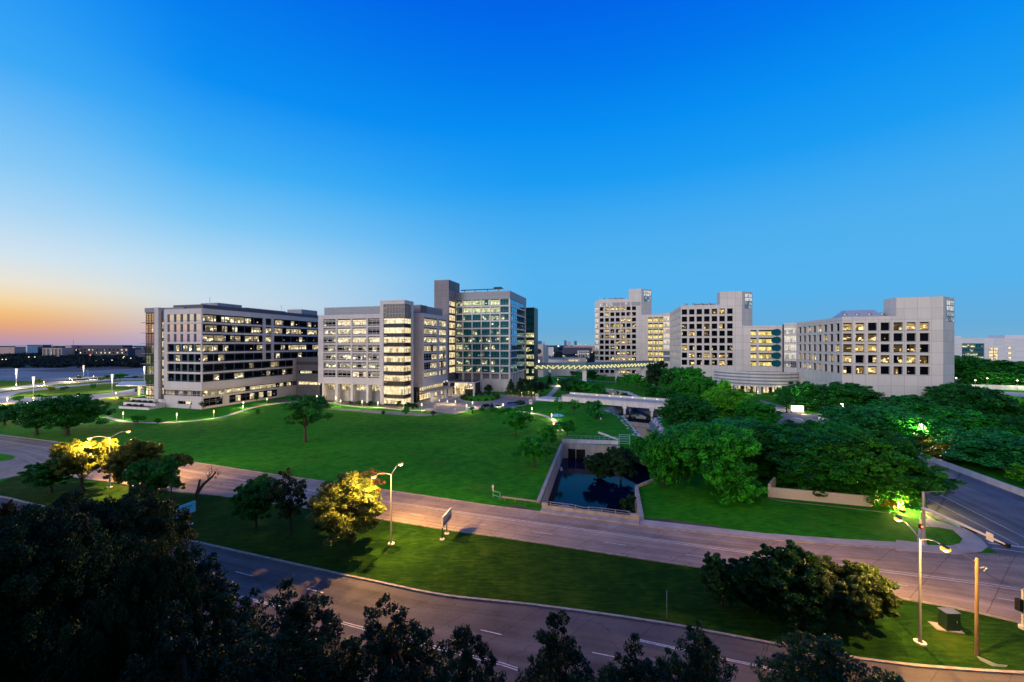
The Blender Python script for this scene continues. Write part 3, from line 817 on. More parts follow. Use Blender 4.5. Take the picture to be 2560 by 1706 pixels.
# ---------- lit footbridge in the air
def build_skybridge():
    A0 = AT(1315.5, 264); A1 = AT(1463, 262); A2 = AT(1636, 300)
    root = thing('skybridge', A1, 'long lit glass footbridge on concrete piers between the green tower and the right hand blocks', 'bridge')
    z0, z1 = 10.2, 15.0
    segs = [(A0, A1), (A1, A2)]
    for (a, b) in segs:
        d = (b - a).normalized(); L = (b - a).length
        mb = MB(); mb.fbox(a, d, 0, L, z0, z0 + .9, -4, 0, blue_beam); mb.build('floor_beam', root)
        mb = MB(); mb.fbox(a, d, 0, L, z1 - 1.7, z1, -4.2, .2, mat_plain('bridge_fascia', (.13, .21, .26, 1), .6) if 'bridge_fascia' not in MATS else MATS['bridge_fascia']); mb.build('roof_beam', root)
        put_window(root, a, d, 0, z0 + .95, L, z1 - 1.75 - z0 - .95, win_link if False else win_gal, -.3, 1, .95, 'gallery_window', nv=1, frame=dark_metal, bar=.05)
        n = max(4, int(L / 3.4)); mb = MB()
        for i in range(n):
            s0, s1 = L * i / n, L * (i + 1) / n
            mb.fbox(a, d, s0 - .2, s0 + .2, z0 + .92, z1 - 1.72, -.25, -.05, truss_glow_m)
            up = i % 2 if False else 0
            nn = (d.y, -d.x)
            q = lambda s, o: (a.x + d.x * s + nn[0] * o, a.y + d.y * s + nn[1] * o)
            flip = i < n * .45
            za, zb = (z1 - 1.75, z0 + .95) if flip else (z0 + .95, z1 - 1.75)
            p0, p1 = q(s0 + .2, -.15), q(s1 - .2, -.15)
            mb.tube([(p0[0], p0[1], za), (p1[0], p1[1], zb)], .24, truss_glow_m, 5)
        mb.build('truss', root)
    for px, Y, w in ((1463, 262, 2.6), (1545, 281, 2.6), (1609, 294.5, 2.6), (1313, 264, 2.2)):
        p = AT(px, Y) + Vector((0, 2.2)); mb = MB(); mb.box((p.x, p.y, z0 / 2), (w, 2.4, z0), conc_w, -AZ); mb.build('pier', root)
blue_beam = mat_plain('bridge_beam_paint', (.26, .36, .44, 1), .6)
truss_glow_m = mat_glow('truss_glow', (1, .95, .5, 1), 1.15)  # bright look of the truss put in as emission; it is no lamp
win_gal = mat_window('gallery_glass', (.05, .05, .02, 1), .02, .05, room=60, strength=.6, floor_dark=0, top_dark=1.1, warm=((.62, .72, .16, 1), (.85, .85, .3, 1)))
build_skybridge()

# ---------- pale precast towers on the right
def precast_tower(name, label, xc, base, xwing, xcham, xfront, rows_y, topy, nwing, nfront, front_win, chamR, pent, lits, whole=1.0, Yc=None, wing_fill=.1):
    P = G(xc, base) if Yc is None else AT(xc, Yc)
    root = thing('precast_tower', P, label, 'office tower')
    dp = .9
    Lf = walk(P, U, xfront); T = zat(P, topy)
    rows = [(zat(P, b), zat(P, a)) for a, b in rows_y]
    z0 = 0
    W = walk(P, V, xwing) if xwing else 6.0
    Pw = P + V * W
    mb = MB()
    fw0, fw1 = front_win
    s0, s1 = walk(P, U, fw0), walk(P, U, fw1)
    pit = (s1 - s0) / (nfront - .27); cw = pit * .73
    cols = [(s0 + pit * i, s0 + pit * i + cw) for i in range(nfront)]
    grid_wall(mb, P, U, 0, Lf, z0, T, cols, rows, dp, white_pc)
    # ledges under each window row
    for a, b in rows:
        for c, d in cols: mb.fbox(P, U, c - .25, d + .25, a - .22, a - .02, 0.002, .22, white_pc)
    E = P + U * Lf
    if xwing:
        wl = W; pw = (wl - 2.2) / nwing
        colsw = [(1.0 + pw * i + pw * .2, 1.0 + pw * i + pw * .84) for i in range(nwing)]
        # left wing faces -U: walk along -V from the far end
        cw2 = [(wl - d, wl - c) for c, d in colsw][::-1]
        grid_wall(mb, Pw, -V, 0, wl - dp, z0, T, cw2, rows, dp, white_pc)
    cd = (-U + V).normalized()
    C0 = Pw
    C1 = to(C0, cd, xcham)
    if chamR:
        rd = (U + V).normalized(); R1 = to(E, rd, chamR)
    else: R1 = E + V * 8
    # core
    foot = [tuple(P + U * dp + V * dp), tuple(E - U * .3 + V * dp), tuple(R1 - U * .6 + V * .6), tuple(R1 + V * 26 - U * 2), tuple(C1 + V * 6 + U * 1.2), tuple(C1 + V * .4 + U * 1.2), tuple(C0 + U * dp + V * .2)]
    mb.prism(foot, z0, T - .5, dark_clad, topmat=roof_m)
    mb.build('wall', root)
    for i, (a, b) in enumerate(rows):
        for j, (c, d) in enumerate(cols):
            l = lits[i][j] if i < len(lits) else .3
            put_window(root, P, U, c, a, d - c, b - a, win_amber, -dp + .03, l, .3 if l >= .9 else .05, nv=1, frame=dark_metal, bar=.08)
        if xwing:
            for (c, d) in cw2:
                put_window(root, Pw, -V, c, a, d - c, b - a, win_amber, -dp + .03, random.choice([0, 0, .2, .9]) if wing_fill > .2 else .08, .25, 'slit_window', nv=1, frame=dark_metal, bar=.07)
    # glazed left chamfer: walk from far to near so the outside is on the left
    lc = (C1 - C0).length
    mb = MB(); mb.fbox(C1, -cd, 0, lc, z0, T, -1.4, -.12, white_pc); 
    for a, b in rows: mb.fbox(C1, -cd, 0, lc, a - 1.15, a - .1, -.12, .0, white_pc)
    mb.fbox(C1, -cd, 0, lc, rows[0][1] + .1, T, -.12, 0, white_pc)
    mb.fbox(C1, -cd, 0, lc, 0, rows[-1][0] - 1.2, -.12, 0, white_pc); mb.build('corner_bay', root)
    for i, (a, b) in enumerate(rows):
        l = 1 if i < len(rows) * .72 else .3
        put_window(root, C1, -cd, .1, a - .05, lc - .2, b - a + .1, win_pale, -.1, l, .95 if l == 1 else .15, 'corner_window', nv=6, hs=(.3,), frame=white_mul, bar=.06)
    # stair bay on the right chamfer, penthouse
    px0, py0, py1 = pent
    Pp = P + U * walk(P, U, px0) + V * .02
    PT = zat(E, py1)
    mb = MB(); Lp = (E - Pp).length
    mb.fbox(Pp, U, 0, Lp, T - .5, PT, -9, -.25, white_pc); mb.build('penthouse', root)
    if chamR:
        lr = (R1 - E).length
        mb = MB(); mb.fbox(E, rd, .1, lr, 0, PT, -3.5, 0, white_pc); mb.build('stair_bay', root)
        n = 2
        hh = PT - T
        for k in range(4):
            z1 = PT - 1.3 - k * 2.6 * hh / 9
            put_window(root, E, rd, lr * .26, z1 - 2.45 * hh / 9, lr * .68, 2.4 * hh / 9, win_pale, .03, 1 if k < 2 else .6, .98 if k < 2 else .3, 'stair_window', nv=4, frame=frame_m, bar=.09)
    # roof plant
    for k in range(4):
        q = P + U * (Lf * (.12 + .13 * k)) + V * 7
        mb = MB(); mb.lathe((q.x, q.y, T - .5), [(.7, 0), (.7, 1.6), (1.0, 1.65), (1.0, 2.1), (.5, 2.5), (0, 2.5)], steel, 12); mb.build('roof_vent', root)
    mb = MB(); mb.fbox(P, U, Lf * .3, Lf * .62, T - .5, T + 1.6, -14, -8, silver_pan); mb.build('roof_plant', root)
    k = MB(); q = P + U * (Lf * .02) + V * 3; k.tube([(q.x, q.y, T - .4), (q.x, q.y, T + 4)], .07, steel, 5); k.build('antenna', root)
    return P, E, T, rows, C1, R1, root

y5 = lambda y: 700 + .2232 * y
y7 = lambda y: 720 + .2104 * y
rr = lambda n, m, *on: [[1.0 if (i, j) in on else random.choice([.08, .15, .4, .6]) for j in range(m)] for i in range(n)]
# far tower
PE_, EE, TE, rowsE, _, _, rootE = precast_tower('E', 'tallest pale precast tower, farthest right hand block, behind the footbridge', 1497, 941, None, 1487, 1603,
    [(y5(a), y5(a + 41)) for a in (307, 368, 430, 491, 553, 614, 675, 736, 798, 859)] + [(y5(1005), y5(1042))], y5(222), 0, 7, (1499.5, 1590), 1629, (1572, 727, 722),
    [[.4, 1, 1, .9, .9, 0, 0], [0, 1, 0, 0, 0, .6, .5], [0, .1, 0, 0, 1, .9, 0], [.7, .9, .8, .9, .8, 0, .4], [0, 1, .7, .6, .9, 1, 0], [.9, .8, 1, .9, .9, .3, 0], [0, 0, 0, .8, .9, .9, 0], [0, 0, .5, .9, .1, .1, .3], [0, .1, .1, .2, 1, .2, .1], [0, .2, .6, 1, 1, .9, .1], [0, 0, 0, 1, 1, .8, .6]])
y6 = y5
PF, EF, TF, rowsF, C1F, _, rootF = precast_tower('F', 'middle of the three pale precast towers, eight window rows, antenna at its corner', 1701.4, 965, 1674.6, 1658, 1855,
    [(y6(a), y6(a + 58)) for a in (332, 413, 494, 573, 652, 733, 814, 894)], y6(290), 7, 7, (1704.5, 1832), 1881, (1800, 735, 728),
    [[.1, .1, .5, .1, .6, .9, .6], [0, .15, 0, 0, 0, 0, 0], [.4, .4, .1, .7, .1, .95, 0], [.6, .95, 0, .15, 0, 0, 0], [0, 0, 0, 0, .1, .1, .3], [1, .9, .1, .1, .3, .3, .1], [.2, .9, .5, .9, .7, .4, .4], [.1, .1, .1, .1, .1, 1, .1]])
PG_, EG, TG, rowsG, C1G, _, rootG = precast_tower('G', 'nearest pale precast block at the far right, five window rows above a tall blank base', 2105, 1016, 1991.5, 1960, 2357.7,
    [(y7(a), y7(a + 93)) for a in (418, 543, 670, 797, 925)], y7(345), 8, 7, (2108, 2324), 2386, (2242, 750, 741),
    [[1, .95, .05, .1, .6, 1, 1], [.5, .8, .7, .15, .1, 0, .5], [.6, .9, .9, .05, .2, .8, .4], [1, .7, .3, .5, .8, 1, .5], [.7, .6, .95, .05, .7, .1, .05]], wing_fill=.5)
# upper windows in the attic of the far tower
for a, b in ((1499.5, 1522), (1525.5, 1550), (1552, 1575), (1578.5, 1601.5)):
    s0, s1 = walk(PE_, U, a), walk(PE_, U, b)
    put_window(rootE, PE_, U, s0, zat(PE_, y5(298)), s1 - s0, zat(PE_, y5(258)) - zat(PE_, y5(298)), win_pale, .02, .35, .3, 'attic_window', nv=6, frame=white_mul)
# sloped skylight roof on the nearest block
def skylight():
    mb = MB(); a = walk(PG_, U, 2118); b = walk(PG_, U, 2240)
    n = (U.y, -U.x)
    def p(s, o, z): return (PG_.x + U.x * s - n[0] * o, PG_.y + U.y * s - n[1] * o, z)
    lo = [p(a, 5, TG - .5), p(b, 5, TG - .5), p(b, 16, TG - .5), p(a, 16, TG - .5)]
    hi = [p(a + 3.5, 8.5, TG + 3.4), p(b - 3.5, 8.5, TG + 3.4), p(b - 3.5, 12, TG + 3.4), p(a + 3.5, 12, TG + 3.4)]
    mb.hexa(lo, hi, mat_plain('zinc_roof', (.42, .46, .52, 1), .4, .3)); mb.build('skylight', rootG)
skylight()

def garage_opening():
    mb = MB(); s0 = walk(PG_, U, 2204); mb.fbox(PG_, U, s0, s0 + 9, 0.02, 4.6, .005, .03, black_m); mb.build('garage_opening', rootG)
    mb = MB()
    for px in (2052, 2072): 
        s = walk(PG_, V, px); mb.fbox(PG_ + V * (s + 3), -V, 0, 5, 0.02, 4.8, .005, .03, black_m)
    mb.build('garage_opening', rootG)
garage_opening()

def link(label, A, Pend_px, topy, rows_y, cols_px, gfill, blank_mat=white_pc, endpt=None):
    L = walk(A, U, Pend_px)
    root = thing('link_wing', A, label, 'office building')
    T = zat(A, topy); rows = [(zat(A, b), zat(A, a)) for a, b in rows_y]
    cols = [(walk(A, U, a), walk(A, U, b)) for a, b in cols_px]
    mb = MB(); grid_wall(mb, A, U, 0.1, L, 0, T, cols, rows, .8, white_pc)
    mb.fbox(A, U, .1, L, 0, T - .4, -16, -.8, dark_clad); mb.build('wall', root)
    for a, b in rows:
        for c, d in cols:
            put_window(root, A, U, c, a, d - c, b - a, win_link, -.77, 1, .8, nv=max(2, int((d - c) / 3)), frame=dark_metal, bar=.08)
    return root, L, T, rows
link('recessed wing with three columns of bright yellow windows between the two tall precast towers', EE + U * .1, 1662, y5(390), [(y5(a), y5(a + 47)) for a in (424, 487, 550, 612, 674, 737, 800, 863)] + [(y5(1020), y5(1050))],
     [(1620, 1631.5), (1633.5, 1645), (1647, 1658.5)], 1)
rootL, LL_, TL, rowsL = link('wing with long bright yellow window strips beside round portholes, left of the nearest block', EF + U * .1, 1958, y6(515), [(y6(a), y6(a + 60)) for a in (565, 650, 735, 821, 906)],
     [(1876.5, 1892), (1897, 1932.5)], 1)
def portholes():
    n = (U.y, -U.x)
    for (a, b) in rowsL:
        for px, r in ((1936.5, 1.7), (1942.5, 1.9)):
            c = EF + U * .1; s = walk(c, U, px); zc = (a + b) / 2 + .2; o = .05 if r < 1.8 else .12
            q = c + U * s; mb = MB()
            ring = [(q.x + U.x * r * math.cos(t) + n[0] * o, q.y + U.y * r * math.cos(t) + n[1] * o, zc + r * math.sin(t)) for t in [2 * math.pi * i / 24 for i in range(24)]]
            mb.face(ring, win_teal)
            out = [(q.x + U.x * r * 1.14 * math.cos(t) + n[0] * (o + .15), q.y + U.y * r * 1.14 * math.cos(t) + n[1] * (o + .15), zc + r * 1.14 * math.sin(t)) for t in [2 * math.pi * i / 24 for i in range(24)]]
            for i in range(24): mb.face([ring[i], ring[(i + 1) % 24], out[(i + 1) % 24], out[i]], blue_fin)
            w = mb.build('porthole_window', rootL); w.color = (.05, random.random(), 0, 1)
portholes()

# ---------- striped drum in front of the right hand towers
def build_drum():
    c = AT(1885, 238); Rr = 24.0
    root = thing('drum_building', c - V * Rr, 'low curved drum building with grey and white stripes, in front of the precast towers', 'building')
    def arc(r, n=40):
        pts = []
        a0, a1 = math.pi * 1.0, math.pi * 1.78
        for i in range(n + 1):
            a = a0 + (a1 - a0) * i / n
            pts.append((c.x + r * math.cos(a), c.y + r * math.sin(a)))
        return pts
    z0, z1 = zat(c - V * Rr, 968), zat(c - V * Rr, 931)
    n = 9; hb = (z1 - z0) / n
    for i in range(n):
        mb = MB(); rad = Rr + (.12 if i % 2 == 0 else 0)
        out = arc(rad); inn = arc(Rr - .8)
        m = conc_w if i % 2 == 0 else MATS.get('grey_band') or mat_plain('grey_band', (.27, .265, .27, 1), .8, 0, .12)
        za, zb = z0 + hb * i, z0 + hb * (i + 1)
        for k in range(len(out) - 1):
            q = [out[k], out[k + 1], inn[k + 1], inn[k]]
            mb.hexa([(x, y, za) for x, y in q], [(x, y, zb) for x, y in q], m)
        mb.build('wall_band', root)
    mb = MB(); mb.prism(arc(Rr - .8), z1 - 1.0, z1 - .6, black_m); mb.prism(arc(Rr - 1.2), z0 + .05, z0 + .4, conc_w); mb.build('roof', root)
    mb = MB(); mb.prism(arc(Rr - 7), 0, z0 + .04, dark_metal); mb.build('ground_storey', root)
    pts = arc(Rr - 6.9, 9)
    for k in range(9):
        a, b = Vector(pts[k]), Vector(pts[k + 1]); d = (b - a).normalized()
        put_window(root, a, d, .1, .2, (b - a).length - .2, z0 - .4, win_hall, .03, 1, .7, 'lobby_window', nv=4, hs=(.7,), frame=dark_metal)
    for a in (1.08, 1.2, 1.36, 1.5, 1.62, 1.74):
        mb = MB(); mb.box((c.x + (Rr - 1) * math.cos(a * math.pi), c.y + (Rr - 1) * math.sin(a * math.pi), z0 / 2), (1.3, 1.3, z0), conc_w); mb.build('pier', root)
    return c
build_drum()

# ---------- white building far right
def build_far_right():
    P = AT(2384, 300); root = thing('laboratory_building', P, 'low white building with a dark glass block beyond the trees at the right edge', 'building')
    T = zat(P, 846); L = walk(P, U, 2640); B = -2
    mb = MB(); t = lambda px: walk(P, U, px)
    wm = mat_panel('white_metal_cladding', (.62, .62, .66, 1), 6, 1.2, .06, .3)
    s0, s1 = t(2405), t(2461)
    mb.fbox(P, U, 0, s0, 0, T, -20, 0, wm); mb.fbox(P, U, s0, s1, zat(P, 859), T, -20, 0, wm); mb.fbox(P, U, s0, s1, 0, zat(P, 859), -20, -.6, dark_clad); mb.fbox(P, U, s1, L, 0, T, -20, 0, wm)
    mb.build('wall', root)
    for a, b in ((869, 860), (879.5, 871), (889.5, 881), (898, 891)):
        za = zat(P + U * s0, a); zb = zat(P + U * s0, b)
        put_window(root, P, U, s0 + .1, za, s1 - s0 - .2, zb - za, win_teal, -.57, .5 if a < 890 else 1, .1 if a < 890 else .5, 'ribbon_window', nv=8)
    for px in (2472, 2484):
        for k in range(4): put_window(root, P, U, t(px), zat(P, 899) + 2.35 * k, t(px + 10.5) - t(px), 2.1, win_hall, .02, 1, .95, 'stair_window', nv=2)
    for k in range(3): put_window(root, P, U, t(2519.5), zat(P, 898) + 3.8 * k, 2.0, 1.9, win_hall, .02, 1, .95, 'stair_window', nv=1)
    mb = MB(); mb.fbox(P, U, t(2518), L, T, T + 2.2, -16, -2, wm); mb.fbox(P, U, 2, 7, T, T + 1.5, -10, -4, wm); mb.build('penthouse', root)
build_far_right()

# ---------- unseen block with wing and tower, added to shade the foreground
def build_shade_block():
    root = thing('unseen_shade_block', (0, -20, 0), 'unseen concrete block added under and behind the viewpoint to shade the foreground', 'building')
    mb = MB(); mb.prism([(-130, -40), (120, -40), (120, -3), (-130, -3)], 0, 25.0, conc, topmat=roof_m); mb.prism([(-130, -60), (120, -60), (120, -14), (-130, -14)], 25.01, 46, conc, topmat=roof_m); mb.prism([(-130, -2.99), (-52, -2.99), (-52, 24), (-130, 24)], 0, 25, conc, topmat=roof_m); mb.build('wall', root)
build_shade_block()
# ================================================================== GROUND, WATER, ROADS
def gp(l, z=0.0): return [tuple(G(x, y, z)) for x, y in l]

BASIN = gp([(1351, 1262), (1407, 1113), (1548, 1121), (1640, 1160), (1690, 1180), (1640, 1197), (1587, 1219), (1600, 1300)])
CREEK = gp([(1500, 1024), (1549, 1037), (1573, 1062), (1592, 1088), (1605, 1106), (1690, 1106), (1668, 1078), (1647, 1055), (1642, 1044), (1675, 1032), (1720, 1028), (1712, 1020), (1640, 1022), (1600, 1008), (1560, 1010)])
def build_ground():
    mb = MB(); S = 7000
    mb.sheet([(-S, -300), (S, -300), (S, S * 1.3), (-S, S * 1.3)], 0, grass_m, [BASIN, CREEK])
    o = struct(mb.build('ground'))
    wm = MB(); wm.sheet([(p[0] * 1.0, p[1]) for p in gp([(1330, 1300), (1395, 1110), (1560, 1110), (1720, 1170), (1720, 1200), (1640, 1320)])], -3.5, mat_water('dark_water', (.001, .004, .018, 1), .08, .035, .16, (.45, .25, .6, 1)))
    struct(wm.build('basin_water'))
    wm = MB(); wm.sheet([tuple(Vector(p)) for p in gp([(1480, 1005), (1480, 1030), (1560, 1110), (1720, 1130), (1720, 1010)])], -2.6, mat_water('creek_water', (.006, .012, .018, 1), .03, .05)); struct(wm.build('creek_water'))
    # sloping stone banks of the creek
    mb = MB(); n = len(CREEK); c = sum((Vector(p) for p in CREEK), Vector((0, 0))) / n
    inner = []
    for i in range(n):
        a, b, d = Vector(CREEK[i - 1]), Vector(CREEK[i]), Vector(CREEK[(i + 1) % n])
        t = (d - a).normalized(); nn = Vector((-t.y, t.x))
        if (c - b).dot(nn) < 0: nn = -nn
        inner.append(b + nn * 3.2)
    for i in range(n):
        j = (i + 1) % n
        mb.face([(*CREEK[i], 0.02), (*CREEK[j], 0.02), (*inner[j], -2.9), (*inner[i], -2.9)], mat_plain('stone_bank', (.15, .18, .22, 1), .9, 0, .5, 1.2) if 'stone_bank' not in MATS else MATS['stone_bank'])
    struct(mb.build('creek_bank'))
    # upper pond
    pond = gp([(1508, 981), (1541, 990), (1546, 996), (1590, 996), (1575, 984), (1545, 978), (1511, 973)])
    mb = MB(); mb.sheet(pond, .03, MATS['creek_water']); struct(mb.build('pond_water'))
    mb = MB(); mb.sheet(gp([(1378, 1037), (1392, 1034.5), (1402, 1036), (1411, 1040), (1400, 1043), (1382, 1042)]), .03, mat_water('pool_water', (.25, .5, .62, 1), .1, .03)); struct(mb.build('pool_water'))
    mb = MB(); mb.sheet(gp([(1367, 962), (1408, 965), (1408, 968), (1367, 965)]), .03, MATS['pool_water']); struct(mb.build('pool_water'))
build_ground()
sb = MB(); sb.sheet([tuple(G(x, y, -3.5)) for x, y in ((1385, 1273), (1400, 1264), (1420, 1262), (1426, 1268), (1424, 1282), (1400, 1285))], -3.46, path_m); struct(sb.build('sediment_bar'))
sb = MB(); sb.sheet([tuple(G(x, y, -3.5)) for x, y in ((1399, 1172), (1404, 1166), (1408, 1177), (1402, 1179))], -3.46, path_m); struct(sb.build('sediment_bar'))

def scatter_rocks(name, line, n, wid, size, z=0.0, label=None):
    mb = MB(); pts = [Vector(p) for p in line]
    seg = [(a, b, (b - a).length) for a, b in zip(pts, pts[1:])]; tot = sum(s[2] for s in seg)
    for i in range(n):
        t = random.random() * tot
        for a, b, l in seg:
            if t <= l: break
            t -= l
        p = a + (b - a) * min(1, t / l); d = (b - a).normalized(); w = (random.random() - .5) * wid
        p = p + Vector((-d.y, d.x)) * w; r = size * random.uniform(.4, 1.1); k = random.uniform(.5, .9)
        z1 = z - max(0, w) * .0
        prof = [(r * .9, -r * .2), (r, r * .15 * k), (r * .72, r * .55 * k), (0, r * .7 * k)]
        mb.lathe((p.x, p.y, z1), prof, rock_m, 6)
    o = mb.build(name); o['kind'] = 'stuff'; return o
scatter_rocks('bank_rocks', gp([(1508, 1026), (1551, 1041), (1574, 1066), (1592, 1092)]), 170, 2.4, .55, -.2)
scatter_rocks('bank_rocks', gp([(1705, 1031), (1668, 1036), (1640, 1048), (1650, 1064), (1672, 1088)]), 150, 2.6, .55, -.2)
scatter_rocks('weir_rocks', gp([(1546, 993), (1570, 997), (1597, 996)]), 120, 5, .8, 0)
scatter_rocks('weir_rocks', gp([(1511, 972), (1545, 977.5), (1570, 982), (1598, 995)]), 130, 2.5, .8, 0)

def wall_line(name, pts, z0, z1, th, mat, label=None, cat='wall', cap=None, parent=None):
    """a wall of constant thickness along a polyline (left of the line)"""
    mb = MB(); pts = [Vector(p) for p in pts]; offs = []
    for i, p in enumerate(pts):
        d = (pts[min(i + 1, len(pts) - 1)] - pts[max(i - 1, 0)]).normalized()
        offs.append(p + Vector((-d.y, d.x)) * th)
    for i in range(len(pts) - 1):
        q = [pts[i], pts[i + 1], offs[i + 1], offs[i]]
        mb.hexa([(p.x, p.y, z0) for p in q], [(p.x, p.y, z1) for p in q], mat)
    o = mb.build(name, parent)
    if label: tag(o, label, cat)
    return o

wall_line('retaining_wall', gp([(1350, 1259), (1407, 1113)]), -4.5, .45, .6, conc, 'long straight concrete retaining wall along the left side of the dark basin')
wall_line('retaining_wall', gp([(1690, 1178), (1640, 1197), (1587, 1219), (1600, 1300)]), -4.5, .35, .6, conc, 'angled concrete retaining wall along the right side of the dark basin')
def culvert():
    a, b = Vector(G(1407, 1113)), Vector(G(1549, 1121)); d = (b - a).normalized(); L = (b - a).length
    root = thing('culvert_headwall', a, 'concrete headwall with two dark square culvert mouths at the far end of the basin', 'culvert')
    s = lambda px: walk(a, d, px)
    mb = MB(); grid_wall(mb, a, d, 0, L, -4.5, .2, [(s(1420), s(1438.5)), (s(1440.5), s(1463))], [(-4.5, -.9)], .8, conc); mb.fbox(a, d, 0, L, .2, .45, -.9, .1, conc); mb.build('wall', root)
    for p, q in ((1420, 1438.5), (1440.5, 1463)):
        mb = MB(); mb.fbox(a, d, s(p) + .01, s(q) - .01, -4.4, -.95, -.75, -.5, black_m); mb.build('culvert_mouth', root)
    # walkway parapet with rail above
    c, e = Vector(G(1405, 1107)), Vector(G(1546, 1112)); d2 = (e - c).normalized(); L2 = (e - c).length
    r2 = thing('walkway_rail', c, 'pale teal handrail on a low concrete kerb above the culvert', 'railing')
    mb = MB(); mb.fbox(c, d2, 0, L2, 0, 1.0, -.4, 0, conc_w); mb.build('parapet', r2)
    mb = MB(); mb.fbox(c, d2, .3, L2, 2.0, 2.07, -.26, -.18, rail_m); mb.fbox(c, d2, .3, L2, 1.5, 1.55, -.25, -.19, rail_m); mb.build('handrail', r2)
    for i in range(13):
        mb = MB(); x = .3 + (L2 - .4) * i / 12; mb.fbox(c, d2, x, x + .07, 1.0, 2.0, -.25, -.19, rail_m); mb.build('post', r2)
    g = thing('steel_gate', e, 'pale teal square steel gate frame at the right end of the culvert walkway', 'gate')
    for z in (.3, .9, 1.5, 2.1, 2.6):
        mb = MB(); mb.fbox(e, d2, .3, 2.9, z, z + .12, -.25, -.12, rail_m); mb.build('bar', g)
    for x in (.2, 2.9):
        mb = MB(); mb.fbox(e, d2, x, x + .15, 0, 2.8, -.3, -.1, rail_m); mb.build('post', g)
    p0, p1 = G(1546, 1105), G(1497, 1092); 
    bm_ = MB(); bm_.tube([(p0.x, p0.y, .6), (p1.x, p1.y, 1.2)], [.22, .34], conc_w, 8); tag(bm_.build('drain_pipe'), 'pale pipe leaning out over the grass beside the culvert gate', 'pipe')
culvert()

# ---------- roads
def resample(pts, n):
    pts = [Vector(p) for p in pts]; d = [0]
    for a, b in zip(pts, pts[1:]): d.append(d[-1] + (b - a).length)
    out = []; k = 0
    for i in range(n + 1):
        t = d[-1] * i / n
        while k < len(pts) - 2 and d[k + 1] < t: k += 1
        out.append(pts[k].lerp(pts[k + 1], (t - d[k]) / max(1e-6, d[k + 1] - d[k])))
    return out
def smooth(pts, it=2):
    pts = [Vector(p) for p in pts]
    for _ in range(it):
        o = [pts[0]]
        for a, b in zip(pts, pts[1:]): o += [a.lerp(b, .25), a.lerp(b, .75)]
        pts = o + [pts[-1]]
    return pts
def strip(name, A, B, z, mat, n=80, parent=None):
    A, B = resample(A, n), resample(B, n); mb = MB(); s = 0
    for i in range(n):
        l = ((A[i] + B[i]) / 2 - (A[i + 1] + B[i + 1]) / 2).length
        q = [A[i], A[i + 1], B[i + 1], B[i]]; uv = [(s, 0), (s + l, 0), (s + l, 1), (s, 1)]
        if (q[1] - q[0]).cross(q[3] - q[0]) < 0: q = q[::-1]; uv = uv[::-1]
        mb.face([(p.x, p.y, z) for p in q], mat, uv); s += l
    return mb.build(name, parent)
def line_strip(pts, w, z, name, mat=paint_w, parent=None, n=40):
    pts = resample(pts, n); A, B = [], []
    for i, p in enumerate(pts):
        d = (pts[min(i + 1, n)] - pts[max(i - 1, 0)]).normalized(); nn = Vector((-d.y, d.x))
        A.append(p + nn * w / 2); B.append(p - nn * w / 2)
    return strip(name, A, B, z, mat, n, parent)
def kerb(pts, w, h, name='kerb', mat=kerb_m, n=60, z0=-.05):
    pts = resample(pts, n); mb = MB(); A, B = [], []
    for i, p in enumerate(pts):
        d = (pts[min(i + 1, n)] - pts[max(i - 1, 0)]).normalized(); nn = Vector((-d.y, d.x))
        A.append(p + nn * w / 2); B.append(p - nn * w / 2)
    for i in range(n):
        q = [B[i], B[i + 1], A[i + 1], A[i]]
        mb.hexa([(p.x, p.y, z0) for p in q], [(p.x, p.y, h) for p in q], mat)
    return struct(mb.build(name))

up1 = smooth(gp([(-420, 1036), (0, 1088), (180, 1110), (302, 1131), (496, 1158), (640, 1181), (820, 1206), (1038, 1237), (1247, 1268.7), (1351, 1281), (1600, 1315), (1800, 1338), (2050, 1360), (2300, 1374), (2470, 1384), (2700, 1400)]), 1)
lo1 = smooth(gp([(-420, 1060), (0, 1134), (41, 1141), (100, 1180), (425, 1230), (517, 1236), (615, 1249), (980, 1303), (1117, 1326), (1280, 1348), (1640, 1404), (1749, 1420), (2010, 1459), (2231, 1494), (2394, 1522), (2550, 1558), (2700, 1596)]), 1)
road = struct(strip('road', up1, lo1, .02, road_m, 120))
def mark(pts, w, z=.03, n=40): return line_strip(gp(pts), w, z, 'lane_line', paint_w, road, n)
mark([(-300, 1060), (0, 1101), (161, 1125.7), (640, 1204.7), (994, 1257.8), (1280, 1298.6), (1600, 1343), (1951, 1391), (2132, 1416), (2437, 1455), (2560, 1473), (2650, 1486)], .13, n=120)
mark([(-300, 1061.4), (0, 1102.6), (161, 1127.4), (640, 1207), (994, 1260.6), (1280, 1301.8), (1600, 1346.6), (1951, 1395.2), (2132, 1420.5), (2437, 1460), (2560, 1478), (2650, 1491)], .13, n=120)
for a in ([(457, 1192.4), (480.6, 1196.5)], [(558, 1210), (584, 1214)], [(1026.7, 1285), (1057, 1289.5)], [(1179, 1308), (1217, 1313.6)], [(1335.5, 1330.7), (1382, 1337)], [(1512, 1356), (1566, 1364.6)], [(1714.8, 1386.5), (1773, 1394.6)], [(2200, 1455.6), (2271, 1466)], [(2494, 1496), (2570, 1508)], [(920, 1267), (950, 1271.5)], [(50, 1124), (72, 1127)], [(127, 1136), (148, 1139.5)]):
    mark(a, .12, n=2)
up2 = smooth(gp([(-500, 1190), (-200, 1215), (0, 1241), (79, 1260.5), (300, 1313), (500, 1359), (840, 1435.6), (939, 1456), (1096, 1490), (1214, 1502.5), (1335, 1514), (1640, 1556), (1798, 1586), (1996, 1624), (2211, 1660), (2405, 1677), (2560, 1686), (2700, 1692)]), 1)
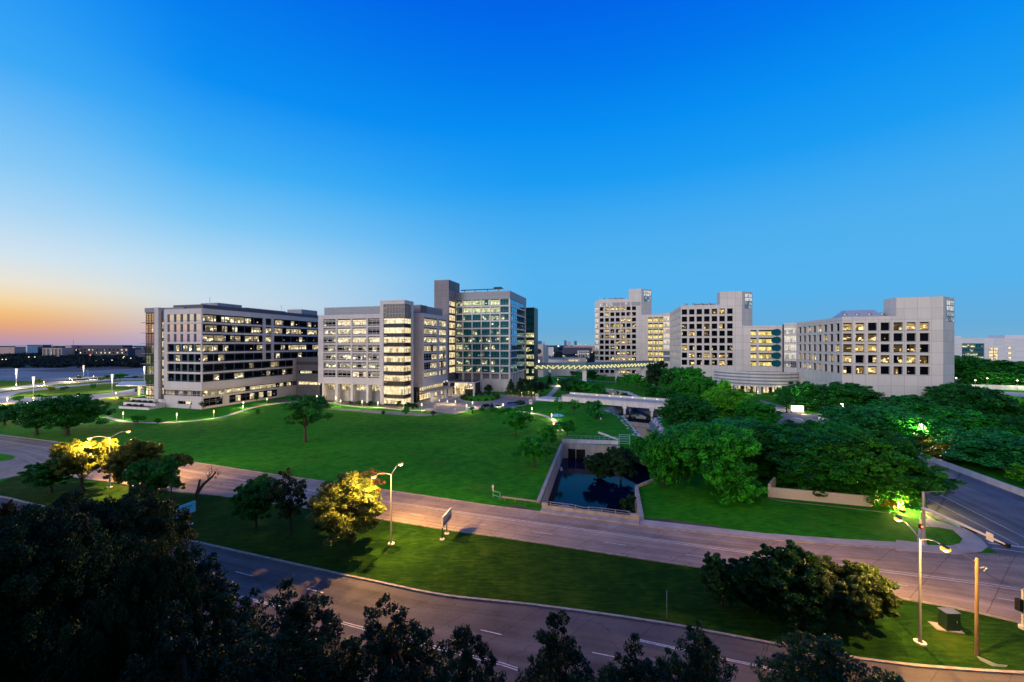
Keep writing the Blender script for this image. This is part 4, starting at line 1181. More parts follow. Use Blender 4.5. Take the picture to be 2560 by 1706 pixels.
lo2 = smooth(gp([(-900, 1240), (-420, 1300), (-150, 1345), (150, 1440), (420, 1560), (760, 1690), (1000, 1790), (1300, 1830), (1640, 1860), (2000, 1900), (2300, 1930), (2600, 1930)]), 1)
road2 = struct(strip('road', up2, lo2, .02, mat_road('road_concrete_shaded', (.13, .115, .115, 1), 5.5), 100))  # foreground shade put into this darker road colour
kerb(up2, .28, .16, n=110); kerb(lo1[6:], .22, .14, n=90); kerb(up1[2:-8], .22, .14, n=90)
def mark2(pts, w, n=8): return line_strip(gp(pts), w, .03, 'lane_line', paint_w, road2, n)
for k in (0, 1):
    o = 3.5 * k
    mark2([(300, 1388 + o), (585, 1487 + o), (821, 1546 + o), (1043, 1605 + o), (1103, 1620 + o), (1250, 1656.6 + o), (1294, 1671 + o)] if k == 0 else [(300, 1391), (585, 1491), (821, 1551), (1043, 1611), (1103, 1626.5), (1250, 1662.5), (1294, 1677)], .1, 40)
    mark2([(1600, 1600 + o), (1661.8, 1614 + o), (1844, 1653.6 + o), (1947, 1675 + o), (2150, 1712 + o)], .1, 30)
for a in ([(589, 1430), (632, 1441)], [(769, 1473), (808.6, 1483)], [(1201.6, 1575.6), (1255, 1588)], [(960, 1520), (1005, 1530)], [(1480, 1632), (1540, 1644)]): mark2(a, .1, 2)
mb = MB(); mb.sheet([tuple(p) for p in lo1[6:]] + [tuple(p) for p in up2[::-1][:-4]] + [G(55, 1190)[:2] if False else tuple(G(10, 1202))], .008, shaded_grass_m); struct(mb.build('median_lawn'))
# turning lane through the median at the left, cross road at the right
mb = MB(); mb.sheet(gp([(-200, 1215), (-200, 1160), (0, 1154), (30, 1150), (41, 1141.5), (100, 1180.5), (55, 1188), (0, 1199)]), .025, road_m); struct(mb.build('turning_lane'))
X_R = gp([(1990, 1024), (2265, 1128), (2340, 1158), (2560, 1242), (2800, 1336)])
X_L = gp([(1930, 1062), (2200, 1217), (2302, 1276), (2400, 1330), (2800, 1560)])
road3 = struct(strip('cross_road', X_R, X_L, .012, asph_m, 40))
for pts in ([(2140, 1132), (2341, 1233), (2560, 1343), (2600, 1363)], [(2140, 1157), (2316, 1246), (2547, 1363)]): line_strip(gp(pts), .14, .024, 'lane_line', paint_w, road3, 20)
line_strip(gp([(2470, 1358), (2560, 1369), (2640, 1379)]), .4, .028, 'stop_line', paint_w, road3, 4)
line_strip(gp([(2480, 1371), (2640, 1392)]), .15, .028, 'stop_line', paint_w, road3, 4)
for off in (.26, .55, .7):
    line_strip([Vector(a).lerp(Vector(b), off) for a, b in zip(X_R, [X_L[0], X_L[1], X_L[2], X_L[3], X_L[4]])], .12, .02, 'tar_seam', black_m, road3, 20)
# corner pavement and its small lawn
corner = gp([(2240, 1376), (2240, 1352), (2292, 1358), (2300, 1296), (2302, 1279), (2341, 1304), (2416, 1325), (2454, 1350), (2470, 1369), (2454, 1380), (2393, 1387)])
mb = MB(); mb.prism(corner, -.05, .12, path_m); struct(mb.build('pavement'))
mb = MB(); mb.sheet(gp([(2306, 1319), (2347, 1321), (2382, 1327), (2407, 1350), (2399, 1361), (2378, 1366), (2312, 1365)]), .127, grass_m); struct(mb.build('corner_lawn'))
mb = MB(); mb.sheet(gp([(2302, 1282), (2318, 1294), (2318, 1300), (2300, 1300)]), .127, grass_m); struct(mb.build('corner_lawn'))
# pavement strip along the main road
strip_a = gp([(1600, 1300), (1700, 1311), (1900, 1334), (2100, 1349), (2242, 1357)]); strip_b = gp([(1600, 1316), (1700, 1327), (1900, 1349), (2100, 1364), (2242, 1372)])
struct(strip('pavement', strip_a, strip_b, .10, path_m, 20)); kerb(strip_b, .2, .13, n=30)
line_strip(gp([(1600, 1299), (1660, 1302), (1760, 1315), (1805, 1321)]), .9, .04, 'mud_strip', dirt_m)['kind'] = 'structure'
m_ = MB(); m_.sheet(gp([(2163, 1366), (2184, 1367), (2184, 1369.5), (2163, 1368.5)]), .108, black_m); struct(m_.build('storm_drain'))
# bridge parapet over the basin
def parapet():
    a, b = Vector(G(1351.5, 1279)), Vector(G(1599, 1311)); d = (b - a).normalized(); L = (b - a).length
    root = thing('road_parapet', a, 'low concrete road parapet with a bent metal rail over the near end of the basin', 'railing')
    mb = MB(); mb.fbox(a, d, 0, L, -4.5, .25, -1.2, .6, conc); mb.build('deck_edge', root)
    mb = MB(); mb.fbox(a, d, 1.0, L - 1.4, .25, .75, -1.1, -.8, conc); mb.fbox(a, d, 0, 1.0, .25, 1.1, -1.15, -.75, conc); mb.fbox(a, d, L - 1.4, L, .25, 1.1, -1.15, -.75, conc); mb.build('parapet', root)
    for zz in (1.0, 1.35):
        n = (d.y, -d.x); pts = []
        for i in range(22):
            t = 1.0 + (L - 2.4) * i / 21; dent = -.22 * math.exp(-((t / L - .45) / .07) ** 2)
            pts.append((a.x + d.x * t - n[0] * (.95), a.y + d.y * t - n[1] * .95, zz + dent))
        mb = MB(); mb.tube(pts, .05, steel, 6); mb.build('rail', root)
    for i in range(7):
        t = 1.4 + (L - 3) * i / 6; mb = MB(); mb.fbox(a, d, t, t + .1, .75, 1.38, -1.0, -.9, steel); mb.build('post', root)
parapet()
def guard_rail():
    a, b = Vector(G(1254, 1252)), Vector(G(1349, 1264.5)); d = (b - a).normalized(); L = (b - a).length
    root = thing('guard_rail', a, 'short scuffed steel guard rail on posts beside the basin wall', 'guard rail')
    mb = MB(); mb.fbox(a, d, 0, L, .5, .62, -.02, .05, steel); mb.fbox(a, d, 0, L, .68, .8, -.02, .05, steel); mb.fbox(a, d, 0, L, .62, .68, -.02, 0.0, steel); mb.build('rail', root)
    for i in range(4):
        mb = MB(); t = .5 + (L - 1.2) * i / 3; mb.fbox(a, d, t, t + .15, 0, .78, -.2, -.03, wood_m); mb.build('post', root)
    c = G(1241, 1246); p = thing('backflow_pipe', c, 'small teal standpipe assembly with a white valve head on the lawn edge', 'pipe')
    q0, q1 = G(1232.5, 1243), G(1250, 1247.5)
    mb = MB(); mb.tube([(q0.x, q0.y, 0), (q0.x, q0.y, 1.1), (q1.x, q1.y, 1.1), (q1.x, q1.y, 0)], .07, rail_m, 6); mb.tube([(q0.x, q0.y, .35), (q1.x, q1.y, .35)], .05, rail_m, 6); mb.build('pipe_frame', p)
    mb = MB(); mb.lathe((q0.x, q0.y, 1.1), [(.1, 0), (.12, .5), (.22, .6), (.22, .9), (.1, 1.05), (0, 1.05)], conc_w, 10); mb.build('valve_head', p)
    mb = MB(); mb.tube([(q0.x + .1, q0.y, 1.85), (q0.x + .45, q0.y, 1.8)], .14, black_m, 8); mb.build('meter', p)
    m_ = MB(); m_.sheet(gp([(1264, 1268), (1276, 1264.5), (1303, 1265), (1322, 1271), (1350, 1278), (1350, 1280.5), (1310, 1276)]), .018, dirt_m); struct(m_.build('gravel_patch'))
guard_rail()

# ---------- drives and paths
def sheet(name, px, z, mat): 
    mb = MB(); mb.sheet(gp(px), z, mat); return struct(mb.build(name))
sheet('drive', [(1131, 984), (1192, 984), (1263, 987), (1320, 990), (1344, 992.5), (1370, 993), (1408, 994), (1408, 1002), (1340, 1005), (1286, 1021), (1236, 1021), (1202, 1023), (1172, 1027), (1138, 1036), (1110, 1034), (1090, 1030), (1056, 1025), (1038, 1012), (1050, 1000), (1100, 988)], .015, drive_m)
sheet('forecourt', [(1055, 1008), (1108, 984), (1131, 983), (1192, 983), (1150, 990), (1125, 1000), (1070, 1010)], .025, path_m)
def island():
    c = Vector(G(1201, 996)); rx, ry = 10.2, 13.0
    el = lambda k: [(c.x + rx * k * math.cos(t), c.y + ry * k * math.sin(t)) for t in [2 * math.pi * i / 40 for i in range(40)]]
    mb = MB(); mb.prism(el(1), -.05, .14, kerb_m); struct(mb.build('island_kerb'))
    mb = MB(); mb.sheet(el(.98), .15, grass_m); struct(mb.build('island_lawn'))
    return c, rx, ry
ISL = island()
sheet('drive_island', [(1098, 1006.5), (1112, 1004), (1146, 1010.5), (1132, 1014.5), (1100, 1012)], .03, path_m)
def path(px, w, z=.022, mat=path_m, name='path'): return struct(line_strip(smooth(gp(px), 2), w, z, name, mat, None, 50))
path([(262, 1043), (290, 1050), (313, 1055), (381, 1058), (463, 1055.5), (558, 1044), (599, 1029), (640, 1017), (713.5, 1006), (803, 1004), (836, 1010), (871.5, 1015.4), (920.5, 1018.7)], 1.9)
path([(1290, 1028), (1317.6, 1031.6), (1357.6, 1038), (1384, 1049), (1396, 1063.6), (1402, 1080)], 1.9)
path([(1362, 1000), (1391.5, 971.5), (1388, 966), (1370, 964)], 3.0)
path([(1340, 934), (1370, 939), (1405, 946), (1460, 951), (1545, 957), (1640, 962)], 2.2)
path([(900, 1017), (960, 1020), (1010, 1026), (1062, 1027)], 1.5)
sheet('gravel_patch', [(800, 1021), (860, 1022), (930, 1026), (1000, 1030), (1080, 1035), (1110, 1037), (1060, 1041), (960, 1036), (850, 1026)], .012, mat_plain('pale_grit', (.16, .2, .17, 1), .9, 0, .5, .35))
sheet('gravel_drive', [(640, 1014), (700, 1000), (740, 992), (800, 998), (790, 1003), (713, 1005)], .012, dirt_m)
# left hand forecourt and field
def lamp_tinted_grass():  # copy of the grass with yellow lamp light put into its colours
    m = grass_m.copy(); m.name = 'forecourt_grass_lamp_tint'; MATS['forecourt_grass_lamp_tint'] = m
    for n in m.node_tree.nodes:
        if n.bl_idname == 'ShaderNodeValToRGB':
            for e, c in zip(n.color_ramp.elements, ((.05, .12, .007, 1), (.10, .19, .009, 1), (.17, .26, .014, 1))): e.color = c
    return m
mb = MB(); mb.sheet(gp([(-300, 1034), (-300, 958), (0, 956), (130, 950), (362, 942), (362, 980), (330, 1000), (250, 1018), (120, 1030)]), .008, lamp_tinted_grass()); struct(mb.build('forecourt_lawn'))
sheet('bare_field', [(-200, 945), (-200, 924), (0, 923), (120, 919), (362, 908), (362, 945), (250, 948), (130, 955)], .02, field_m)
sheet('dirt_heap', [(60, 928), (150, 922), (250, 918), (362, 914), (362, 921), (260, 925), (200, 930), (140, 931)], .06, dirt_m)
sheet('drive', [(-150, 978), (0, 972), (90, 960), (200, 948), (290, 944), (362, 943), (362, 950), (280, 952), (170, 958), (90, 968), (0, 980), (-150, 990)], .02, path_m)
sheet('drive', [(-150, 990), (0, 983), (60, 975), (150, 966), (250, 958), (300, 955), (300, 957), (250, 960.5), (150, 970), (50, 982), (20, 992), (70, 993.5), (200, 990), (290, 981), (330, 973), (360, 968), (360, 985), (300, 992), (230, 1000), (60, 1010), (-150, 1014)], .025, path_m)
mb = MB(); mb.sheet([tuple(G(-9000, 924)), tuple(G(-200, 924)), tuple(G(0, 923)), tuple(G(120, 919)), tuple(G(362, 908)), (60, 585), (7000, 900), (7000, 8500), (-7000, 8500)], .03, mat_plain('far_land', (.02, .04, .035, 1), .95, 0, .4, .004)); struct(mb.build('far_land'))
# driveway among the trees at the right, drop off road by the nearest block
sheet('driveway', [(1900, 1000), (1960, 1016), (1990, 1034), (2078, 1036), (2085, 1049), (2035, 1048), (2060, 1062), (2075, 1075), (2040, 1085), (1960, 1072), (1975, 1048), (1900, 1020)], .02, drive_m)
sheet('crossing_line', [(1978, 1044), (1992, 1045), (2012, 1050), (2010, 1051)], .03, paint_w)
sheet('overpass_road', [(2385, 973), (2700, 990), (2700, 999), (2385, 984)], .02, path_m)
sheet('planting_bed', [(800, 1000), (860, 1003), (950, 1010), (1040, 1012), (1050, 1022), (1010, 1024), (960, 1017), (880, 1013), (805, 1001)], .02, dirt_m)

# ---------- white road bridge over the creek
def bridge():
    a = AT(1405, 186); b = AT(1735, 156); d = (b - a).normalized(); L = (b - a).length
    root = thing('road_bridge', a, 'white concrete road bridge with small warm parapet lamps crossing the creek', 'bridge')
    mb = MB(); mb.fbox(a, d, 0, L, .5, 2.6, -.7, 0, conc_w); mb.fbox(a, d, 0, L, .5, 2.6, -9, -8.3, conc_w); mb.build('girder', root)
    mb = MB(); mb.fbox(a, d, -.2, L + .2, 2.602, 2.9, -9.3, .35, conc_w); mb.fbox(a, d, -.2, L + .2, 2.902, 3.0, -8.6, -.4, path_m); mb.build('deck', root)
    mb = MB(); mb.fbox(a, d, 0, L, 2.902, 3.9, -9.2, -8.9, conc_w); mb.build('far_parapet', root)
    for z in (3.35, 3.85):
        mb = MB(); mb.fbox(a, d, 0, L, z, z + .07, -.05, .05, white_mul); mb.build('rail', root)
    n = int(L / 2.6)
    mb = MB()
    for i in range(n + 1): mb.fbox(a, d, L * i / n - .03, L * i / n + .03, 2.902, 3.85, -.04, .04, white_mul)
    mb.build('rail_post', root)
    for px in (1562, 1630):
        s = walk(a, d, px)
        mb = MB(); mb.fbox(a, d, s - .55, s + .55, .0, .5, -9, .3, conc_w); mb.fbox(a, d, s - .9, s + .9, -.3, 1.1, .02, .5, conc_w); mb.fbox(a, d, s - .45, s + .45, -3.6, -.0, -.6, .4, conc_w); mb.fbox(a, d, s - .45, s + .45, -3.6, 0, -8.8, -7.8, conc_w); mb.build('pier', root)
    for px in (1417, 1475, 1508, 1537, 1567, 1598, 1631, 1664, 1697):
        s = walk(a, d, px); mb = MB(); mb.fbox(a, d, s - .3, s + .3, 3.25, 3.6, -8.9, -8.8, glow_bridge); mb.build('parapet_lamp', root)
    mb = MB(); e = a - d * 14; mb.fbox(e, d, 0, 13.8, 0, .9, -9, 0, conc_w); mb.build('approach_wall', root)
bridge()
# white parapet of the overpass far right, and the road barrier
wall_line('overpass_parapet', [tuple(AT(2387, 245)), tuple(AT(2490, 240)), tuple(AT(2720, 226))], 0, zat(AT(2490, 240), 963), .5, conc_w, 'low white overpass parapet behind the trees at the right edge')
wall_line('road_barrier', gp([(2800, 1334), (2560, 1243), (2340, 1159.5), (2262, 1128), (2190, 1100)]), 0, 1.15, -.45, conc_w, 'long white concrete barrier along the far side of the cross road')
wall_line('garden_wall', gp([(2196, 1258), (2176, 1267.5), (1920, 1243)]), 0, 1.75, -.35, mat_plain('cream_stucco', (.62, .56, .52, 1), .8, 0, .06), 'low cream garden wall under the big trees beside the lawn')
wall_line('garden_wall', gp([(1920, 1242.5), (1934, 1224)]), 0, 2.3, -.35, MATS['cream_stucco'], 'short return of the cream garden wall at its left end')
path([(1917, 1244.5), (1955, 1254), (2060, 1264), (2190, 1279), (2270, 1290)], .25, .03, kerb_m, 'edging')
# ================================================================== TREES
def leaves_mesh(name, C, Rad, tint, per, size, seed, up=.35, squash=.75, aspect=1.0, hang=0.0):
    """leaf cards scattered through clumps: C (n,3) centres, Rad (n,), tint (n,)"""
    r = np.random.default_rng(seed); n = len(C)
    idx = np.repeat(np.arange(n), per); m = len(idx)
    v = r.normal(size=(m, 3)); v /= np.linalg.norm(v, axis=1)[:, None]
    rad = Rad[idx] * (.25 + .75 * r.random(m) ** .45)
    p = C[idx] + v * rad[:, None] * np.array([1, 1, squash]); p[:, 2] -= hang * r.random(m) * Rad[idx]
    nrm = v * .6 + r.normal(size=(m, 3)) * .6 + np.array([0, 0, up]); nrm /= np.linalg.norm(nrm, axis=1)[:, None]
    t = r.normal(size=(m, 3))
    if hang: t = t * .35 + np.array([0, 0, -1.0])
    a = np.cross(nrm, t); a /= np.linalg.norm(a, axis=1)[:, None] + 1e-9; b = np.cross(nrm, a)
    s = size * r.uniform(.55, 1.25, m)
    a *= (s * .5)[:, None]; b *= (s * .5 * aspect)[:, None]
    q = np.stack([p - b, p + a * .9 - b * .1, p + b, p - a * .9 - b * .1], 1).reshape(-1, 3)
    me = bpy.data.meshes.new(name)
    me.vertices.add(m * 4); me.vertices.foreach_set('co', q.astype(np.float32).ravel())
    me.loops.add(m * 4); me.loops.foreach_set('vertex_index', np.arange(m * 4, dtype=np.int32))
    me.polygons.add(m); me.polygons.foreach_set('loop_start', np.arange(0, m * 4, 4, dtype=np.int32)); me.polygons.foreach_set('loop_total', np.full(m, 4, np.int32))
    at = me.attributes.new('tint', 'FLOAT', 'POINT')
    tv = np.clip(tint[idx] + r.normal(0, .16, m), 0, 1)
    at.data.foreach_set('value', np.repeat(tv, 4).astype(np.float32))
    me.materials.append(leaf_m); me.update(calc_edges=True)
    return me

def lobes_round(H, W, seed, nl=9, base=.28, flat=1.0):
    r = np.random.default_rng(seed); L = []
    zc = H * (base + (1 - base) / 2); hz = H * (1 - base) / 2
    L.append((0, 0, zc, W * .30))
    for i in range(nl):
        a = 2 * math.pi * (i / nl) + r.uniform(-.5, .5); el = r.uniform(-1.05, .95)
        rr_ = W * .5 * math.cos(el * 1.2) * r.uniform(.52, .76)
        L.append((rr_ * math.cos(a), rr_ * math.sin(a), zc + hz * r.uniform(.6, .82) * math.sin(el * 1.25) * flat, W * r.uniform(.125, .25)))
    return L

def crown_from_lobes(name, L, per, size, seed, dens=26, hang=0.0, aspect=1.3, squash=.8, crad=.3):
    r = np.random.default_rng(seed + 5); C, Rd, T = [], [], []
    for (x, y, z, rad) in L:
        k = max(5, int(dens * (rad / L[0][3]) ** 1.6))
        v = r.normal(size=(k, 3)); v /= np.linalg.norm(v, axis=1)[:, None]
        v[:, 2] = np.where(v[:, 2] < -.45, -v[:, 2], v[:, 2])
        d = rad * np.where(r.random(k) < .14, r.uniform(1.08, 1.22, k), r.uniform(.45, 1.08, k))
        c = np.array([x, y, z]) + v * d[:, None] * np.array([1, 1, squash])
        C.append(c); Rd.append(np.where(d > rad * 1.08, .7, 1.0) * rad * crad * r.uniform(.6, 1.35, k))
        T.append(np.clip(r.normal(.45, .22, k), 0, 1))
    return leaves_mesh(name, np.concatenate(C), np.concatenate(Rd), np.concatenate(T), per, size, seed, hang=hang, aspect=aspect)

def trunk_mesh(H, L, seed, r0=.35, top=.5, lean=0.0, multi=1, nl=7):
    r = random.Random(seed); mb = MB()
    for k in range(multi):
        a = r.uniform(0, 6.28); sp = 0 if multi == 1 else r.uniform(.05, .09) * H
        pts = []; n = 6
        for i in range(n + 1):
            t = i / n
            pts.append((math.cos(a) * sp * t * 1.2 + lean * H * t * t + r.uniform(-.02, .02) * H * t, math.sin(a) * sp * t * 1.2 + r.uniform(-.02, .02) * H * t, top * H * t))
        rad = [r0 * (1.35 if i == 0 else 1) * (1 - .55 * i / n) for i in range(n + 1)]
        mb.tube(pts, rad, bark_m, 8)
        for (x, y, z, rd) in r.sample(L[1:], min(nl, len(L) - 1)):
            s = pts[r.choice([3, 4, 5, 6])]
            m1 = (s[0] * .55 + x * .45 + r.uniform(-.2, .2), s[1] * .55 + y * .45 + r.uniform(-.2, .2), s[2] * .45 + z * .55 - .1)
            mb.tube([s, m1, (x * .95, y * .95, z)], [r0 * .42, r0 * .26, r0 * .07], bark_m, 6)
    return mb.mesh('trunk')

PROTO = {}
def proto(kind, v):
    key = (kind, v)
    if key in PROTO: return PROTO[key]
    sd = hash(kind) % 1 + v * 17 + len(kind) * 101
    if kind == 'round':      # 10 x 10 m spreading crown
        L = lobes_round(10, 10, sd, 11, .24); c = crown_from_lobes('crown', L, 62, .38, sd, 34); t = trunk_mesh(10, L, sd, .26, .45); d = (10, 10)
    elif kind == 'oak':      # low wide crown, finer leaf
        L = lobes_round(10, 15, sd, 16, .22, .8); c = crown_from_lobes('crown', L, 78, .34, sd, 44, crad=.27); t = trunk_mesh(10, L, sd, .42, .36, nl=10); d = (10, 15)
    elif kind == 'thick':    # low dense woodland crown
        L = lobes_round(10, 14, sd, 20, .02); c = crown_from_lobes('crown', L, 84, .36, sd, 50, crad=.27); t = trunk_mesh(10, L, sd, .4, .4, nl=8); d = (10, 14)
    elif kind == 'big':      # large crown close enough to read leaves
        L = lobes_round(14, 16, sd, 30, -.06); c = crown_from_lobes('crown', L, 105, .34, sd, 62, crad=.24); t = trunk_mesh(14, L, sd, .4, .5, nl=12); d = (14, 16)
    elif kind == 'willow':
        L = lobes_round(12, 11, sd, 14, .16); c = crown_from_lobes('crown', L, 95, .30, sd, 40, hang=2.2, aspect=2.2, crad=.3); t = trunk_mesh(12, L, sd, .3, .5); d = (12, 11)
    elif kind == 'open':     # loose crown with gaps
        L = lobes_round(12, 11, sd, 12, .26); c = crown_from_lobes('crown', L, 75, .34, sd, 17, crad=.34); t = trunk_mesh(12, L, sd, .3, .62, nl=11); d = (12, 11)
    elif kind == 'near':     # fine leaved small tree in the median
        L = lobes_round(8, 9, sd, 15, .26); c = crown_from_lobes('crown', L, 130, .19, sd, 44, crad=.27, aspect=1.7); t = trunk_mesh(8, L, sd, .24, .42, nl=11); d = (8, 9)
    elif kind == 'umbrella':
        L = [(0, 0, 6.3, 1.6)] + [(3.2 * math.cos(a) * k, 2.2 * math.sin(a) * k, 6.0 + .8 * (1 - k), 1.3) for k in (.5, 1) for a in np.linspace(0, 5.6, 7)]
        c = crown_from_lobes('crown', L, 130, .19, sd, 26, crad=.32, squash=.55, aspect=1.7); t = trunk_mesh(7, L, sd, .17, .75, nl=9); d = (7.2, 9)
    elif kind == 'bush':     # dense many stemmed shrub tree
        L = lobes_round(7, 8, sd, 16, .05); c = crown_from_lobes('crown', L, 150, .2, sd, 46, crad=.27, aspect=1.7); t = trunk_mesh(7, L, sd, .13, .5, multi=4, nl=4); d = (7, 8)
    elif kind == 'cypress':  # feathery pointed crown seen from above, several leaders
        r = np.random.default_rng(sd); C, Rd = [], []
        for k in range(4):
            ang = k * 2.1 + r.uniform(-.4, .4)
            x, y = (0, 0) if k == 0 else (1.35 * math.cos(ang), 1.35 * math.sin(ang)); top = 15 if k == 0 else r.uniform(11.8, 13.7)
            m = 620 if k == 0 else 330; ph = r.uniform(0, 6.28, 6)
            for i in range(m):
                t = 1 - r.random() ** .62 * .97; a = r.uniform(0, 6.28); z = 1.0 + (top - 1.1) * t
                lump = 1 + .22 * math.sin(3 * a + ph[0] + 9 * t) + .2 * math.sin(5 * a + ph[1] - 14 * t) + .16 * math.sin(23 * t + ph[2])
                rad = ((3.0 if k == 0 else 2.2) * (1 - t) ** .66 + .06) * lump; f = r.random() ** .5 * 1.05
                C.append((x + rad * f * math.cos(a), y + rad * f * math.sin(a), z - f * .3)); Rd.append(r.uniform(.2, .42) * (1.1 - .5 * t))
        C = np.array(C); Rd = np.array(Rd); L = [(0, 0, 8, 1.0)] + [tuple(q) + (.3,) for q in C[::23]]
        tt = np.clip(.45 + .3 * np.sin(C[:, 0] * 2.1 + C[:, 2] * 1.3) + r.normal(0, .12, len(C)), 0, 1)
        c = leaves_mesh('crown', C, Rd, tt, 74, .072, sd, up=.2, squash=1.2, aspect=2.3, hang=.5)
        t = trunk_mesh(14, L[:40], sd, .2, .9, nl=16); d = (15, 6.2)
    elif kind == 'mass':     # big dark live oak near the camera
        L = lobes_round(15, 16, sd, 46, .08); c = crown_from_lobes('crown', L, 290, .125, sd, 80, crad=.21, aspect=1.7); t = trunk_mesh(15, L, sd, .5, .5, nl=14); d = (15, 16)
    elif kind == 'pine':
        r = np.random.default_rng(sd); C, Rd = [], []
        for i in range(34):
            t = i / 33; z = 1.2 + 8.3 * t; rad = 2.7 * (1 - t) + .2; a = i * 2.4
            C.append((rad * .6 * math.cos(a), rad * .6 * math.sin(a), z)); Rd.append(rad * .55 + .15)
        L = [(0, 0, 5, 1)] + [tuple(q) + (.4,) for q in C[::4]]
        c = leaves_mesh('crown', np.array(C), np.array(Rd), np.clip(r.normal(.4, .2, 34), 0, 1), 70, .34, sd, up=.1, aspect=1.8); t = trunk_mesh(10, L, sd, .16, .9, nl=4); d = (10, 5.6)
    elif kind == 'shrub':
        L = lobes_round(2, 2.4, sd, 8, .02); c = crown_from_lobes('crown', L, 40, .24, sd, 16, crad=.4); t = trunk_mesh(2, L, sd, .06, .5, multi=3, nl=3); d = (2, 2.4)
    PROTO[key] = (c, t, d); return PROTO[key]

KIND_NAME = dict(thick='tree', round='tree', oak='oak_tree', big='tree', willow='willow_tree', open='tree', near='tree', umbrella='tree', bush='shrub_tree', cypress='cypress_tree', mass='oak_tree', pine='pine_tree', shrub='shrub')
TREES = []
def tree(kind, v, px, base, top, wpx, col, label, group=None, hide_trunk=False, rz=None, cat=None, hmul=1.0, z=0.0):
    c, t, (h0, w0) = proto(kind, v)
    p = G(px, base) if z == 0 else G(px, base, z)
    Hh = (base - top) * p.y / F * hmul; W = wpx * p.y / F
    if kind in ('big', 'thick'): W *= 1.16
    Hh *= {'big': .93, 'thick': .84, 'oak': .9, 'round': .93, 'willow': .95, 'open': .96}.get(kind, .97)
    root = thing(KIND_NAME[kind], (p.x, p.y, z), label, cat or ('shrub' if kind in ('shrub', 'bush') else 'tree'), group)
    root.scale = (W / w0, W / w0, Hh / h0); root.rotation_euler = (0, 0, random.uniform(0, 6.28) if rz is None else rz)
    k = random.uniform(.85, 1.15)
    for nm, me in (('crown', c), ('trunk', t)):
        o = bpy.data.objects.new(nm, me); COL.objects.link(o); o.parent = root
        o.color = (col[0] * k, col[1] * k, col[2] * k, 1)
    TREES.append(root); return root

DK = (.012, .155, .022); MD = (.02, .27, .022); BR = (.075, .42, .02); OL = (.16, .20, .02); BL = (.018, .24, .06); GY = (.010, .06, .022); YG = (.24, .32, .03)  # YG carries the yellow of lamp light in the leaf colour
# --- lawn and creek side
tree('open', 1, 763, 1105, 984, 122, DK, 'large dark tree with an open crown standing alone on the main lawn')
tree('round', 1, 1289, 1090, 1026, 82, MD, 'round tree on a thin trunk on the lawn, left of the curved path lamps')
tree('round', 2, 1336, 1168, 1096, 104, MD, 'low spreading tree closest to the basin wall on the lawn')
tree('round', 3, 1371, 1121, 1060, 72, MD, 'leafy tree with a pale trunk overlapping the bend of the curved path')
tree('round', 4, 1418, 1092, 1046, 56, MD, 'small round tree just behind the culvert handrail')
tree('willow', 1, 1485, 1048, 998, 50, BL, 'pale trunked tree standing right in front of the white road bridge')
tree('open', 2, 1435, 1037, 997, 38, MD, 'slim tree left of the pale trunked one before the white road bridge')
tree('open', 3, 1397, 1042, 997, 34, MD, 'thin birch like tree beside the small blue pool')
tree('round', 5, 1421, 992, 938, 62, GY, 'dark pine like tree at the edge of the drive bend behind the white road bridge')
tree('round', 1, 1444, 998, 948, 62, DK, 'dark tree behind the left end of the white road bridge')
tree('round', 2, 1483, 1000, 956, 80, MD, 'broad green tree between the white road bridge and the first skybridge pier')
tree('pine', 1, 1277, 990, 946, 34, GY, 'leftmost of the dark evergreens at the right corner of the green glass tower')
tree('pine', 2, 1301, 991, 942, 40, GY, 'second dark evergreen at the right corner of the green glass tower')
tree('round', 3, 1328, 993, 943, 50, GY, 'third and widest dark evergreen at the right corner of the green glass tower')
tree('round', 4, 1352, 990, 950, 44, GY, 'rightmost of the dark evergreens at the corner of the green glass tower')
tree('round', 5, 1222, 986, 958, 26, GY, 'small dark tree under the canopy end at the glass tower entrance')
tree('pine', 3, 1374, 966, 938, 20, GY, 'little dark conifer below the skybridge, beside the blue strip')
tree('pine', 1, 1391, 938, 925, 9, GY, 'tiny dark conifer under the left part of the skybridge')
tree('pine', 2, 1408, 939, 927, 9, GY, 'second tiny dark conifer under the left part of the skybridge')
tree('round', 1, 1432, 944, 928, 22, MD, 'small bright green tree under the skybridge left of the first pier')
tree('round', 2, 1482, 958, 928, 36, DK, 'green tree just right of the first skybridge pier')
tree('open', 1, 1506, 962, 936, 28, MD, 'slender green tree below the dark base of the tallest precast tower')
tree('pine', 3, 1545, 963, 938, 18, BL, 'little spiky conifer in front of the second skybridge pier')
tree('round', 3, 1568, 968, 934, 44, MD, 'green tree between the second and third skybridge piers')
tree('round', 4, 1590, 976, 929, 46, MD, 'taller green tree left of the third skybridge pier')
tree('round', 5, 1616, 978, 944, 44, MD, 'rounded green tree just in front of the third skybridge pier')
tree('round', 1, 1645, 984, 903, 62, GY, 'tall dark tree covering the end of the skybridge')
tree('round', 2, 1672, 990, 918, 60, DK, 'dark tree beside the tree that covers the skybridge end')
tree('round', 3, 1632, 1001, 966, 48, DK, 'dense dark bush like tree on the bank above the right creek rocks')
tree('round', 4, 1660, 1006, 968, 60, DK, 'wider dense tree on the bank right of the creek rocks')
